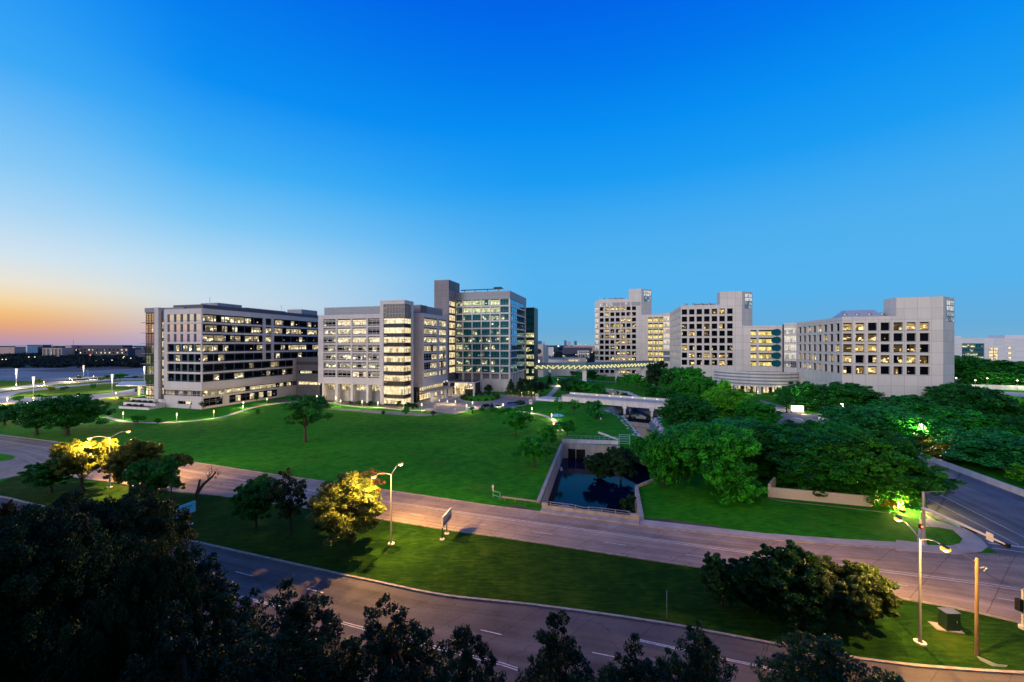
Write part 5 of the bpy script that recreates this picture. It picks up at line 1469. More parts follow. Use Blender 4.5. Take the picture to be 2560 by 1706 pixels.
# --- wood right of the creek
tree('big', 1, 1716, 1070, 985, 108, DK, 'dense round tree at the right end of the white road bridge')
tree('big', 2, 1718, 1005, 916, 80, MD, 'tall green tree below the middle precast tower, left of the drum building')
tree('big', 3, 1752, 1030, 936, 64, MD, 'tall green tree hiding the base of the middle precast tower')
tree('willow', 2, 1798, 1042, 946, 66, BR, 'bright green pointed tree left of the drum entrance')
tree('big', 1, 1822, 1052, 966, 96, BR, 'broad bright green tree right before the drum entrance')
tree('big', 2, 1893, 1070, 1004, 92, MD, 'mid green tree right of the broad bright one before the drum entrance')
tree('willow', 3, 1660, 1216, 1078, 140, MD, 'drooping willow like tree reaching over the right side of the basin')
tree('big', 3, 1800, 1240, 1056, 178, MD, 'big glossy green tree with a short pale trunk on the lawn right of the basin')
tree('big', 1, 1735, 1150, 1050, 120, BL, 'green tree behind the drooping one, between creek and basin')
tree('big', 2, 1905, 1190, 1058, 190, DK, 'big dark tree left of the cream garden wall')
tree('big', 3, 1840, 1120, 1044, 130, BL, 'bluish green tree at the back of the wood, above the glossy tree')
tree('big', 1, 1965, 1150, 1052, 150, DK, 'dark tree at the back of the wood below the driveway')
tree('big', 2, 2035, 1222, 1076, 220, DK, 'wide dark tree hanging over the cream garden wall')
tree('big', 3, 2075, 1150, 1054, 150, MD, 'mid green tree at the back of the wood right of the driveway')
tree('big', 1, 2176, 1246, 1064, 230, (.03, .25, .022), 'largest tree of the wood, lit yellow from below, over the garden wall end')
tree('big', 2, 2262, 1236, 1128, 92, DK, 'dark edge tree beside the cross road, right of the yellow lit one')
tree('shrub', 2, 2238, 1274, 1254, 46, (.36, .33, .03), 'low shrub with lamp yellow painted into its leaves beside the lower ground floodlight')  # yellow of the floodlight put into the leaf colour
tree('shrub', 3, 2266, 1264, 1245, 42, (.34, .33, .03), 'low shrub with lamp yellow painted into its leaves beside the upper ground floodlight')  # leaf colour holds the floodlight yellow here too
# --- around the nearest block
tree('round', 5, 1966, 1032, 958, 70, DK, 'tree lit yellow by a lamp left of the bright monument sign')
tree('thick', 1, 2022, 1026, 952, 104, DK, 'dark tree behind the bright monument sign')
tree('thick', 2, 2108, 1034, 954, 128, DK, 'broad dark tree below the inner corner of the nearest precast block')
tree('thick', 3, 2265, 1052, 980, 118, BL, 'dark dome shaped tree in front of the garage opening')
tree('round', 1, 2192, 1042, 996, 86, DK, 'low dark tree left of the dome shaped one by the garage')
tree('thick', 1, 2128, 1098, 1010, 124, BL, 'pale leaved tree lit by the lamp post beside the driveway')
tree('thick', 2, 2212, 1090, 1012, 118, BL, 'grey green tree right of the lamp lit one by the driveway')
# --- wood at the right edge
RW = [('thick', 3, 2330, 1098, 1000, 190, MD, 'broad green tree below the base of the nearest precast block'),
      ('thick', 1, 2425, 1062, 962, 150, DK, 'dark tree beside the starry lamp in the right hand wood'),
      ('thick', 2, 2300, 1124, 1034, 190, MD, 'wide green tree behind the lamp post by the cross road'),
      ('thick', 3, 2446, 1112, 1036, 170, MD, 'green tree in the middle of the right hand wood'),
      ('round', 4, 2540, 1066, 980, 120, BR, 'bright green tree under the overpass parapet at the right edge'),
      ('thick', 1, 2374, 1152, 1092, 112, OL, 'reddish olive tree right of the lamp post by the road barrier'),
      ('thick', 2, 2500, 1176, 1078, 190, BL, 'large tree on the grass behind the road barrier'),
      ('round', 3, 2562, 1216, 1158, 84, BR, 'light green tree cut by the right frame edge above the barrier'),
      ('thick', 3, 2478, 1122, 1030, 150, MD, 'green crown behind the large tree on the grass'),
      ('thick', 1, 2556, 1132, 1038, 130, DK, 'dark crown at the right frame edge above the large tree'),
      ('thick', 2, 2384, 1030, 956, 118, DK, 'dark crown touching the right corner of the nearest precast block'),
      ('thick', 3, 2462, 1040, 972, 120, DK, 'dark crown left of the bright green tree under the overpass'),
      ('thick', 1, 2255, 1104, 1048, 110, MD, 'green crown left of the lamp post by the cross road'),
      ('round', 5, 2312, 1118, 1060, 56, YG, 'small yellow lit tree right beside the lamp post by the cross road'),  # the yellow lamp light is in its YG leaf colour
      ('thick', 2, 2418, 962, 888, 130, DK, 'dark tree below the glass block of the low white building'),
      ('thick', 3, 2500, 968, 894, 140, DK, 'dark tree below the lit stairs of the low white building'),
      ('thick', 1, 2560, 966, 902, 110, DK, 'dark tree below the right part of the low white building'),
      ('thick', 2, 2395, 950, 890, 60, DK, 'dark tree squeezed beside the right corner of the nearest precast block'),
      ('thick', 3, 2620, 1150, 1040, 140, DK, 'tree beyond the right frame edge'),]
for a in RW[:-1]: tree(*a)
# --- left live oaks
tree('oak', 1, 12, 1062, 1012, 90, DK, 'dark oak at the left frame edge above the road')
tree('oak', 2, 92, 1087, 1004, 130, DK, 'second dark oak from the left, along the road verge')
tree('oak', 3, 168, 1089, 984, 176, DK, 'largest dark oak along the road verge, with many lights showing through')
tree('shrub', 1, 344, 1057, 1040, 34, MD, 'round bush on the near side of the white lawn path')
tree('shrub', 2, 394, 1060, 1046, 16, MD, 'thin young shrub on the near side of the white lawn path')
tree('shrub', 3, 644, 1036, 1024, 12, MD, 'tiny shrub beside the lone lawn tree')
tree('open', 2, 508, 1024, 1003, 17, GY, 'sapling before the dark glass corner of the left block')
tree('open', 3, 642, 1006, 986, 17, GY, 'sapling before the lit low windows of the left block')
tree('pine', 3, 479, 1022, 1003, 9, GY, 'slim dark conifer against the white base of the left block')
# --- median
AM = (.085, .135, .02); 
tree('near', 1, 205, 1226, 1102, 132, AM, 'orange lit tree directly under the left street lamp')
tree('near', 2, 128, 1232, 1150, 120, DK, 'low dark tree left of the orange lit one under the street lamp')
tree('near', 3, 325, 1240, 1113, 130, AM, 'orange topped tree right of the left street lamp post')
tree('near', 1, 385, 1275, 1150, 110, DK, 'dark tree in front of the orange topped one, right of the left street lamp')
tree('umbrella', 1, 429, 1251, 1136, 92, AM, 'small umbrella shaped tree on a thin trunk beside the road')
tree('near', 2, 640, 1326, 1200, 124, DK, 'leaning dark tree right of the pale blue sign')
tree('open', 3, 727, 1337, 1184, 110, (.03, .06, .02), 'slender open tree between the leaning one and the white flowering one')
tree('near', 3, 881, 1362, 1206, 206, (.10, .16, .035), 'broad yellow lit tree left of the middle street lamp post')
tree('open', 1, 900, 1290, 1184, 150, (.14, .10, .03), 'rust coloured sparse tree behind the broad yellow lit one')
BU = (.010, .068, .013)
tree('bush', 1, 1805, 1516, 1396, 118, BU, 'leftmost dark shrub of the clump by the main road')
tree('bush', 2, 1885, 1522, 1398, 140, BU, 'second dark shrub from the left in the clump by the main road')
tree('bush', 3, 1990, 1540, 1384, 205, BU, 'tallest dark shrub in the middle of the clump by the main road')
tree('bush', 1, 2122, 1566, 1412, 225, (.030, .068, .012), 'rusty tinged shrub at the right end of the clump by the main road')
# --- foreground crowns below the viewpoint
NV = (.005, .032, .013)
def fore(kind, v, px, top, wpx, Y, label, col=NV):
    c, t, (h0, w0) = proto(kind, v); p = AT(px, Y); Hh = zat(p, top); W = wpx * Y / F * (1.5 if kind == 'cypress' else 1)
    root = thing(KIND_NAME[kind], (p.x, p.y, 0), label, 'tree'); root.scale = (W / w0, W / w0, Hh / h0); root.rotation_euler = (0, 0, random.uniform(0, 6.28))
    for nm, me in (('crown', c), ('trunk', t)):
        o = bpy.data.objects.new(nm, me); COL.objects.link(o); o.parent = root; o.color = (*col, 1)
    return root
fore('mass', 1, 205, 1255, 415, 30, 'huge dark oak crown filling the lower left corner')
fore('mass', 2, 30, 1318, 460, 24, 'dark oak crown at the very left, before the huge one')
fore('cypress', 1, 490, 1352, 330, 22, 'feathery cypress right of the huge oak crown')
fore('cypress', 2, 725, 1430, 320, 20.5, 'feathery cypress second from the huge oak crown')
fore('cypress', 3, 962, 1468, 320, 20, 'tallest feathery cypress before the near road, left of centre')
fore('cypress', 4, 1168, 1534, 260, 19, 'smaller open cypress before the near road at the centre')
fore('cypress', 5, 1392, 1518, 270, 20, 'three pointed dark cypress right of centre')
fore('cypress', 2, 1586, 1572, 240, 20, 'low dark cypress right of the three pointed one')
fore('cypress', 3, 1742, 1538, 260, 21, 'slightly greener cypress left of the near kerb sign', (.006, .045, .016))
fore('cypress', 1, 2080, 1578, 330, 21, 'wide loose cypress at the lower right before the near road', (.008, .06, .018))
fore('cypress', 2, 430, 1480, 300, 17, 'feathery cypress low in front of the huge oak crown')
fore('cypress', 4, 620, 1560, 300, 16, 'feathery cypress lowest before the huge oak crown, at the frame bottom')
fore('mass', 2, 350, 1440, 300, 19, 'small dark oak crown under the huge one at the frame bottom')
fore('mass', 3, 12, 1268, 60, 46, 'small brownish dark crown at the left frame edge', (.02, .02, .012))
# --- basin plants
tree('bush', 2, 1505, 1196, 1134, 84, GY, 'dark bush growing out of the basin water', cat='bush', z=-3.4)
tree('bush', 1, 1552, 1200, 1118, 84, GY, 'taller dark bush growing in the basin beside the headwall', cat='bush', z=-3.4)
tree('shrub', 1, 1572, 1292, 1240, 42, GY, 'small bush in the near right corner of the basin', z=-3.4)
# --- planting by the middle block, the roundabout ring, left saplings
for i, (x, y, w, h) in enumerate([(876, 1012, 12, 9), (897, 1013, 16, 10), (925, 1014, 18, 11), (941, 1003, 16, 12), (996, 1017, 16, 14), (1020, 1018, 20, 12), (1034, 1022, 22, 12), (1016, 1037, 18, 19), (958, 1036, 12, 10), (1083, 1040, 14, 12), (1181, 1036, 5, 10)]):
    tree('shrub', 1 + i % 3, x, y, y - h, w, GY if i != 7 else MD, 'dark shrub, %s from the left in the planting before the glass stair tower' % ordn(i), 'shrubs before the middle block')
c, rx, ry = ISL
for i in range(16):
    a = 2 * math.pi * i / 16; p = c + Vector((rx * .9 * math.cos(a), ry * .9 * math.sin(a))); k = 862 + F * H / p.y; px = CX + F * p.x / p.y
    tree('shrub', 1 + i % 3, px, k, k - 7, 11, GY if i % 2 else (.05, .075, .012), 'clipped round shrub in the ring around the roundabout lawn', 'clipped shrubs around the roundabout lawn')
for i, (x, y, w, h) in enumerate([(126, 979, 18, 11), (160, 979, 20, 12), (232, 974, 14, 15), (252, 955, 15, 14), (267, 948, 18, 12), (300, 950, 30, 16), (98, 960, 14, 13), (285, 951, 14, 8), (338, 948, 14, 9), (352, 948, 12, 9), (48, 1006, 26, 15), (96, 998, 18, 12), (199, 948, 16, 9), (345, 984, 20, 14), (303, 1003, 16, 12)]):
    tree('round', 1 + i % 5, x, y, y - h, w, MD if i % 3 else YG, 'young tree, %s in the lit grounds left of the long office block' % ordn(i), 'young trees in the lit grounds')
for i, (x, y, w) in enumerate([(1230, 1030, 20), (1252, 1031, 26), (1206, 1028, 22), (1180, 1027, 16), (1272, 1029, 24), (1296, 1026, 30)]):
    tree('shrub', 1 + i % 3, x, y, y - 9, w, MD, 'low hedge shrub, %s along the lawn edge before the parked cars' % ordn(i), 'hedge shrubs before the parked cars')
tree('pine', 1, 1230, 1021, 1006, 12, GY, 'little conifer between the dark and the white parked car')
tree('open', 2, 1302, 1020, 999, 30, GY, 'sparse young tree right of the parked blue cars')
for i, (dx, dv, w) in enumerate([(-14, 3.0, 3), (-10.5, 3.1, 3), (-7, 3.0, 3), (-3.5, 3.2, 2.6), (-11, 6.3, 3), (-7.5, 6.3, 3), (-4, 6.2, 2.5)]):
    p = PTERR + U * dx - V * (dv - 1.3); root = thing('shrub', (p.x, p.y, 2.1 if dv < 4 else .95), 'dark low plant, %s in the stepped planters at the block corner' % ordn(i), 'plant', 'plants in the stepped planters')
    cc, tt, (h0, w0) = proto('shrub', 1 + i % 3); root.scale = (w / w0, .6, .5)
    o = bpy.data.objects.new('crown', cc); COL.objects.link(o); o.parent = root; o.color = (*GY, 1)

# dead forked trunk beside the road
def dead_tree():
    p = G(490, 1257); root = thing('dead_tree', p, 'bare forked dead trunk leaning beside the road, behind the pale blue sign', 'tree')
    q = lambda px, py, dy=0: (AT(px, p.y + dy).x, p.y + dy, zat(AT(px, p.y + dy), py))
    mb = MB(); mb.tube([(p.x, p.y, -.1), q(492, 1235), q(508, 1212), q(530, 1192, .5), q(540, 1180, .7)], [.36, .3, .24, .18, .1], bark_m, 8)
    mb.tube([q(491, 1240), q(496, 1220), q(500, 1199)], [.28, .2, .14], bark_m, 8)
    mb.build('trunk', root)
    mb = MB(); r = random.Random(3)
    for i in range(16):
        b = Vector(q(r.uniform(518, 544), r.uniform(1176, 1200), .5)); e = b + Vector((r.uniform(-.7, 1.2), r.uniform(-.5, .5), r.uniform(.2, 1.3)))
        mb.tube([b, b.lerp(e, .5) + Vector((0, 0, .1)), e], [.05, .035, .012], bark_m, 5)
    mb.build('twig', root)
dead_tree()

# ================================================================== LAMPS, SIGNS, POLES
def lamp_light(name, root, loc, power, color, rad=.12, spot=None):
    l = bpy.data.lights.new(name, 'SPOT' if spot else 'POINT'); l.energy = power; l.color = color; l.shadow_soft_size = rad
    if spot: l.spot_size = spot; l.spot_blend = .6
    o = bpy.data.objects.new(name, l); COL.objects.link(o); o.parent = root; o.location = loc; return o

def street_lamp(px, base, label, heads, ztop=9.5, arm=2.6, power=11000):
    p = G(px, base); root = thing('street_lamp', p, label, 'street lamp', 'double armed street lamps in the median')
    mb = MB(); mb.lathe((0, 0, 0), [(.45, -.05), (.45, .12), (.2, .14)], conc_w, 16); mb.build('base_ring', root, (0, 0, 0))
    mb = MB(); mb.tube([(0, 0, 0), (0, 0, ztop * .5), (0, 0, ztop)], [.13, .1, .075], steel, 10); mb.build('pole', root, (0, 0, 0))
    for sgn, a in heads:
        d = Vector((math.sin(a), math.cos(a))) * sgn
        mb = MB(); pts = [(d.x * arm * t, d.y * arm * t, ztop - .15 + .75 * math.sin(t * 1.9)) for t in (0, .2, .4, .6, .8, 1)]
        mb.tube(pts, .05, steel, 6); mb.build('arm', root, (0, 0, 0))
        e = Vector(pts[-1]); mb = MB()
        prof = [(0, .16), (.14, .14), (.2, .02), (.2, 0)]
        mb.box((e.x + d.x * .3, e.y + d.y * .3, e.z + .08), (.22, .7, .1), dark_metal, -math.atan2(d.x, d.y)); h = mb.build('lamp_head', root, (0, 0, 0))
        mb = MB(); mb.lathe((e.x + d.x * .35, e.y + d.y * .35, e.z - .2), [(0, -.14), (.22, -.07), (.34, .06), (.31, .2), (0, .225)], glow_sodl, 14); l = mb.build('lens', root, (0, 0, 0))
        lamp_light('bulb', root, (e.x + d.x * .35, e.y + d.y * .35, e.z - .62), power, (1, .52, .12), .15)
glow_sodl = mat_glow('sodium_lens_glow', (1, .42, .05, 1), 1.9)
aV = AZ
street_lamp(274, 1219, 'left double street lamp glowing orange above the orange lit trees', [(1, aV), (-1, aV)], power=15000)
street_lamp(978, 1360, 'middle double street lamp glowing orange beside the broad yellow lit tree', [(1, aV - .1), (-1, aV + .25)], power=11500)
street_lamp(2300, 1607.6, 'right double street lamp in the near verge, before the traffic signal pole', [(1, aV), (-1, aV)], power=8500)

def path_lamp(px, base, bulb, label, power=150, k=1.0):
    p = G(px, base); root = thing('path_lamp', p, label, 'path lamp', 'glowing path lamps'); h = zat(p, bulb)
    h = max(1.6, min(4.5, h)); r = .14 * k
    mb = MB(); mb.tube([(0, 0, 0), (0, 0, h - .45)], .07, rail_m, 8); mb.build('post', root, (0, 0, 0))
    mb = MB(); mb.lathe((0, 0, h - .45), [(0, 0), (r, 0), (r, .9), (0, .9)], glow_warm, 12); mb.build('lantern', root, (0, 0, 0))
    mb = MB(); mb.lathe((0, 0, h + .46), [(0, 0), (r * 1.4, 0), (r * 1.2, .12), (0, .14)], dark_metal, 12); mb.build('cap', root, (0, 0, 0))
    lamp_light('bulb', root, (0, -r - .2, h - .1), power, (1, .68, .26), .12)
PL_ = [(308, 1051, 1033, 'before the stepped planters, above the left end of the white path'), (442, 1054, 1036, 'near the bottom of the white path bend, before the left block'), (534.6, 1046, 1029, 'right of the bottom of the white path bend, before the left block'),
       (607, 1031, 1017, 'lower of the close pair where the white path climbs'), (608.6, 1020, 1007, 'upper of the close pair where the white path climbs'), (667, 1010, 998, 'below the long low windows of the left block'),
       (792, 1001, 991, 'beside the first column of the middle block'), (839, 1006, 994, 'before the second column of the middle block'), (851.6, 1016, 1002, 'at the path before the second column of the middle block'), (905.5, 1018, 1004, 'before the third and fourth columns of the middle block'),
       (945, 1019, 1007, 'at the left foot of the glass stair tower'), (1009.6, 1020, 1006.7, 'at the right foot of the glass stair tower'), (1054, 1025, 1011, 'at the left rim of the entrance drive'), (1098, 1010, 1006, 'leftmost of three low ones on the small drive island'),
       (1118.5, 1012, 1008, 'middle of three low ones on the small drive island'), (1138.5, 1013, 1008.6, 'rightmost of three low ones on the small drive island'), (1166.5, 1030, 1014, 'at the right rim of the entrance drive'), (1181.4, 1018, 1007, 'beside the roundabout lawn'),
       (1257.7, 1023, 1012, 'right of the white parked car'), (1329.7, 1034, 1021.7, 'on the lawn above the curved path'), (1379, 1049, 1037.7, 'beside the small blue pool'), (1384, 1075, 1060, 'at the lower end of the curved path'),
       (1394.7, 957, 949, 'upper of two beyond the drive bend, below the skybridge'), (1402, 967, 958.7, 'lower of two beyond the drive bend, below the skybridge'), (1278, 988, 984, 'leftmost of three small ones under the dark evergreens'), (1304, 990, 985, 'middle of three small ones under the dark evergreens'), (1332.6, 990, 985.5, 'rightmost of three small ones under the dark evergreens'), (1257, 950, 944, 'behind the dark evergreens') ]
for px, b, t, l in PL_[:-1]: path_lamp(px, b, t, 'path lamp ' + l, 1500 if b - t > 8 else 500, 1 if b - t > 8 else .7)
for px, b, t, l in [(19, 1010, 997, 'at the left frame edge above the oaks'), (41, 972, 962, 'at the foot of the leftmost tall pylon'), (110, 965, 955, 'on the grass strip right of the second tall pylon'), (174, 954, 946, 'upper of a close pair on the lit drive'), (180, 957, 949, 'lower of a close pair on the lit drive'), (234, 949, 941, 'between the third and fourth tall pylons'),
                    (84, 1008, 995, 'below the second tall pylon'), (195, 1002, 988, 'above the crown of the largest verge oak'), (290, 995, 983, 'on the forecourt left of the stepped planters'), (35, 1028, 1015, 'seen through the second verge oak'), (53, 1038, 1024, 'lower one seen through the second verge oak'), (221, 1044, 1030.5, 'seen through the right half of the largest verge oak'), (157, 1008, 996, 'seen through the top of the largest verge oak'), (367, 990, 980, 'on the terrace before the lit glass stair tower')]:
    path_lamp(px, b, t, 'path lamp ' + l, 4000, 1.3)
for px, b, t, l in [(41, 968, 922, 'leftmost tall tapered light pylon in the lit grounds'), (83.6, 988, 942, 'second tall tapered light pylon, nearest the frame bottom of the lit grounds'), (209, 945, 914, 'third tall tapered light pylon, farthest up by the bare field'), (280.5, 978, 936, 'fourth tall tapered light pylon, at the forecourt edge'), (361, 955, 916, 'fifth tall tapered light pylon, right beside the glass stair tower')]:
    p = G(px, b); h = zat(p, t); root = thing('light_pylon', p, l, 'light pylon', 'tall tapered light pylons')
    mb = MB(); mb.lathe((0, 0, 0), [(.17, 0), (.2, h * .45)], steel, 12); mb.build('shaft', root, (0, 0, 0))
    mb = MB(); mb.lathe((0, 0, h * .45), [(.2, 0), (.34, h * .27), (.55, h * .55), (0, h * .55)], glow_py, 14); mb.build('lantern', root, (0, 0, 0))
    lamp_light('bulb', root, (0, -1.2, h * .75), 6000, (1, .86, .6), .5)
p = G(220, 959); t_ = thing('lamp_post', p, 'slim pale blue lamp post right of the third pylon, unlit', 'lamp post')
mb = MB(); mb.tube([(0, 0, 0), (0, 0, 9)], .1, rail_m, 6); mb.build('pole', t_, (0, 0, 0)); mb = MB(); mb.box((-.4, 0, 9), (1.2, .3, .15), rail_m); mb.build('lamp_head', t_, (0, 0, 0))

def lot_lamp(px, base, top, label, lit=1, power=1400, col=(1, .84, .5), z=0):
    p = G(px, base); h = zat(p, top); root = thing('lamp_post', p, label, 'lamp post', 'lamp posts of the right hand wood')
    mb = MB(); mb.tube([(0, 0, 0), (0, 0, h)], [.12, .08], steel, 8); mb.build('pole', root, (0, 0, 0))
    mb = MB(); mb.box((-.35, 0, h + .06), (.95, .42, .16), steel); mb.build('lamp_head', root, (0, 0, 0))
    mb = MB(); mb.box((-.4, -.05, h - .06), (.6, .36, .07), glow_white); mb.build('lens', root, (0, 0, 0))
    if lit: lamp_light('bulb', root, (-.7, -.5, h - .45), power, col, .2)
lot_lamp(2304.6, 1138, 1062, 'lamp post with a flat head standing behind the road barrier', power=3000)
lot_lamp(2107, 1062, 1010, 'lamp post with a flat head rising from the pale tree by the driveway', power=3500)
lot_lamp(1974.6, 1026, 976, 'lamp post beside the bright monument sign', power=3200)
lot_lamp(1812, 1046, 1010, 'lamp hidden in the bright green tree before the drum', power=2500, col=(1, .85, .4))
def star_lamp(px, y, Y, label, pw=2500):
    p = AT(px, Y); h = zat(p, y); root = thing('lamp_post', (p.x, p.y, 0), label, 'lamp post', 'distant starry lamps')
    mb = MB(); mb.tube([(0, 0, 0), (0, 0, h - .3)], .1, dark_metal, 6); mb.build('pole', root, (0, 0, 0))
    mb = MB(); mb.lathe((0, 0, h - .4), [(0, 0), (.35, .1), (.42, .35), (.3, .6), (0, .7)], glow_white, 12); mb.build('globe', root, (0, 0, 0))
    lamp_light('bulb', root, (0, -.8, h), pw, (1, .86, .5), .4)
for px, y, Y, l in [(2390, 945, 250, 'starry lamp touching the right corner of the nearest precast block'), (2438, 951, 238, 'starry lamp second from the corner of the nearest precast block'), (2468, 946, 246, 'starry lamp third from the corner of the nearest precast block'), (2542, 946, 246, 'upper starry lamp of the pair at the right edge'), (2543, 951.5, 236, 'lower starry lamp of the pair at the right edge'), (2454, 1014, 150, 'starry lamp among the crowns of the right hand wood'), (2540, 905, 300, 'warm starry lamp under the low white building')]:
    star_lamp(px, y, Y, l)
p = G(1502, 1086); root = thing('lamp_post', p, 'slim dark unlit lamp post on the grass above the culvert', 'lamp post')
mb = MB(); mb.tube([(0, 0, 0), (0, 0, zat(p, 1050))], .06, dark_metal, 6); mb.build('pole', root, (0, 0, 0)); mb = MB(); mb.lathe((0, 0, zat(p, 1050)), [(0, 0), (.2, .1), (.24, .5), (0, .75)], conc_w, 8); mb.build('lantern', root, (0, 0, 0))
# floods at the garden wall end
for px, y, l in ((2257, 1281, 'lower yellow ground floodlight at the end of the garden wall'), (2276, 1270, 'upper yellow ground floodlight at the end of the garden wall')):
    p = G(px, y); root = thing('flood_light', p, l, 'floodlight', 'ground floodlights by the garden wall')
    mb = MB(); mb.box((0, 0, .2), (.5, .35, .4), dark_metal, .3); mb.build('housing', root, (0, 0, 0))
    mb = MB(); mb.box((-.1, .02, .44), (.42, .3, .06), glow_flood, .3); mb.build('lens', root, (0, 0, 0))
    lamp_light('bulb', root, (-.2, .1, 1.2), 3000, (1, .72, .2), .15)
# lit monument sign, small signs
def monument():
    a, b = G(1980, 1034), G(2010, 1034.5); p = thing('monument_sign', a, 'bright backlit white monument sign box beside the driveway', 'sign'); d = Vector((b.x - a.x, b.y - a.y)); L = d.length; d.normalize()
    mb = MB(); mb.fbox(a, d, 0, L, 0, .9, -1, .1, conc); mb.build('base', p)
    mb = MB(); mb.fbox(a, d, .1, L - .1, .9, 3.0, -.8, 0, glow_sign); mb.build('sign_face', p)
    lamp_light('bulb', p, (L / 2 + 1, -2.5, .6), 250, (1, .85, .4), .3)
    a = G(2047, 1050); p = thing('direction_sign', a, 'small white two post sign on the grass by the driveway', 'sign')
    mb = MB(); mb.box((0.7, 0, 1.3), (1.5, .1, 1.2), conc_w); mb.build('panel', p, (0, 0, 0))
    for x in (-.05, 1.45):
        mb = MB(); mb.box((x, 0, 1.05), (.2, .2, 2.1), conc_w); mb.build('post', p, (0, 0, 0))
    a = G(2010, 1060); p = thing('marker_post', a, 'white square marker post standing in the driveway', 'post'); mb = MB(); mb.box((0, 0, .7), (.26, .26, 1.4), conc_w); mb.box((0, 0, 1.45), (.34, .34, .1), dark_metal); mb.build('post', p, (0, 0, 0))
    for px, y, l in ((1326.6, 1011, 'white rounded slab sign at the left end of the drive wall'), (1342, 995, 'white slab sign farther up the drive, before the evergreens')):
        a = G(px, y); p = thing('slab_sign', a, l, 'sign'); mb = MB(); mb.prism([(-.7, -.25), (.7, -.25), (.7, .25), (-.7, .25)], .0, 2.0, conc_w); mb.build('slab', p, (0, 0, 0)); mb = MB(); mb.box((0, -.27, 1.3), (1.0, .03, .5), blue_fin); mb.build('panel', p, (0, 0, 0))
    for px, y, l in ((1088, 1025, 'white bollard left on the entrance drive'), (1137, 1031, 'white bollard right on the entrance drive')):
        a = G(px, y); p = thing('bollard', a, l, 'bollard', 'white bollards on the drive'); mb = MB(); mb.lathe((0, 0, 0), [(.06, 0), (.06, 1.0)], steel, 8); mb.build('post', p, (0, 0, 0)); mb = MB(); mb.box((0, 0, 1.3), (.45, .1, .6), conc_w); mb.build('plate', p, (0, 0, 0))
monument()

def road_sign(base0, base1, e0, e1, ytop, ybot, face, label, bars, barm, trim):
    p0, p1 = Vector(G(*base0)), Vector(G(*base1)); d = (p1 - p0).normalized()
    root = thing('road_sign', p0, label, 'sign')
    s0, s1 = walk(p0, d, e0), walk(p0, d, e1); pe = p0 + d * s0
    z1, z0 = zat(pe, ytop), zat(pe, ybot)
    mb = MB(); mb.fbox(p0, d, s0, s1, z0, z1, .06, .2, face); mb.build('panel', root)
    mb = MB(); mb.fbox(p0, d, s0 - .04, s1 + .04, z1 + .002, z1 + .09, .03, .24, trim); mb.fbox(p0, d, s0 - .04, s0, z0, z1, .03, .24, trim); mb.fbox(p0, d, s1, s1 + .04, z0, z1, .03, .24, trim); mb.fbox(p0, d, s0 - .04, s1 + .04, z0 - .07, z0 - .002, .03, .24, trim); mb.build('trim', root)
    L = s1 - s0; mb = MB(); r = random.Random(2)
    for (a, b, zc, hh) in bars:
        x = a
        while x < b:
            w = r.uniform(.02, .05) if barm is not None else 0
            mb.fbox(p0, d, s0 + L * x, s0 + L * min(b, x + w), z0 + (z1 - z0) * (zc - hh / 2), z0 + (z1 - z0) * (zc + hh / 2), .2, .215, barm); x += w + .012
    mb.build('lettering', root)
    for p in (p0, p1):
        mb = MB(); mb.tube([(p.x, p.y, .1), (p.x, p.y, z1 - .1)], .075, dark_metal, 8); mb.build('post', root)
        mb = MB(); mb.lathe((p.x, p.y, 0), [(.34, -.02), (.34, .1), (.1, .16)], conc_w, 14); mb.build('footing', root)
road_sign((445.4, 1324), (476.6, 1311), 436.5, 486, 1271.5, 1296, teal_m, 'pale turquoise sign panel with dark lines of small lettering on two posts in the median', [(.26, .82, .72, .1), (.38, .72, .5, .08), (.38, .70, .33, .08)], black_m, teal_m)
road_sign((1105.5, 1349), (1117, 1334.6), 1104, 1124.6, 1294, 1318, mat_plain('sign_panel_slate', (.09, .1, .15, 1), .5), 'dark slate sign panel with pale lines of small lettering and white rim on two posts', [(.08, .95, .8, .1), (.08, .95, .6, .08), (.08, .6, .4, .06)], conc_w, conc_w)
def verge_sign():
    a = G(1667, 1546); p = thing('road_sign', a, 'small narrow pale blue sign on a thin pole in the near verge', 'sign')
    mb = MB(); mb.tube([(0, 0, 0), (0, 0, 2.7)], .03, steel, 6); mb.build('pole', p, (0, 0, 0))
    mb = MB(); mb.box((0, -.03, 2.25), (.02, .46, .95), teal_m, -.35); mb.build('panel', p, (0, 0, 0))
verge_sign()

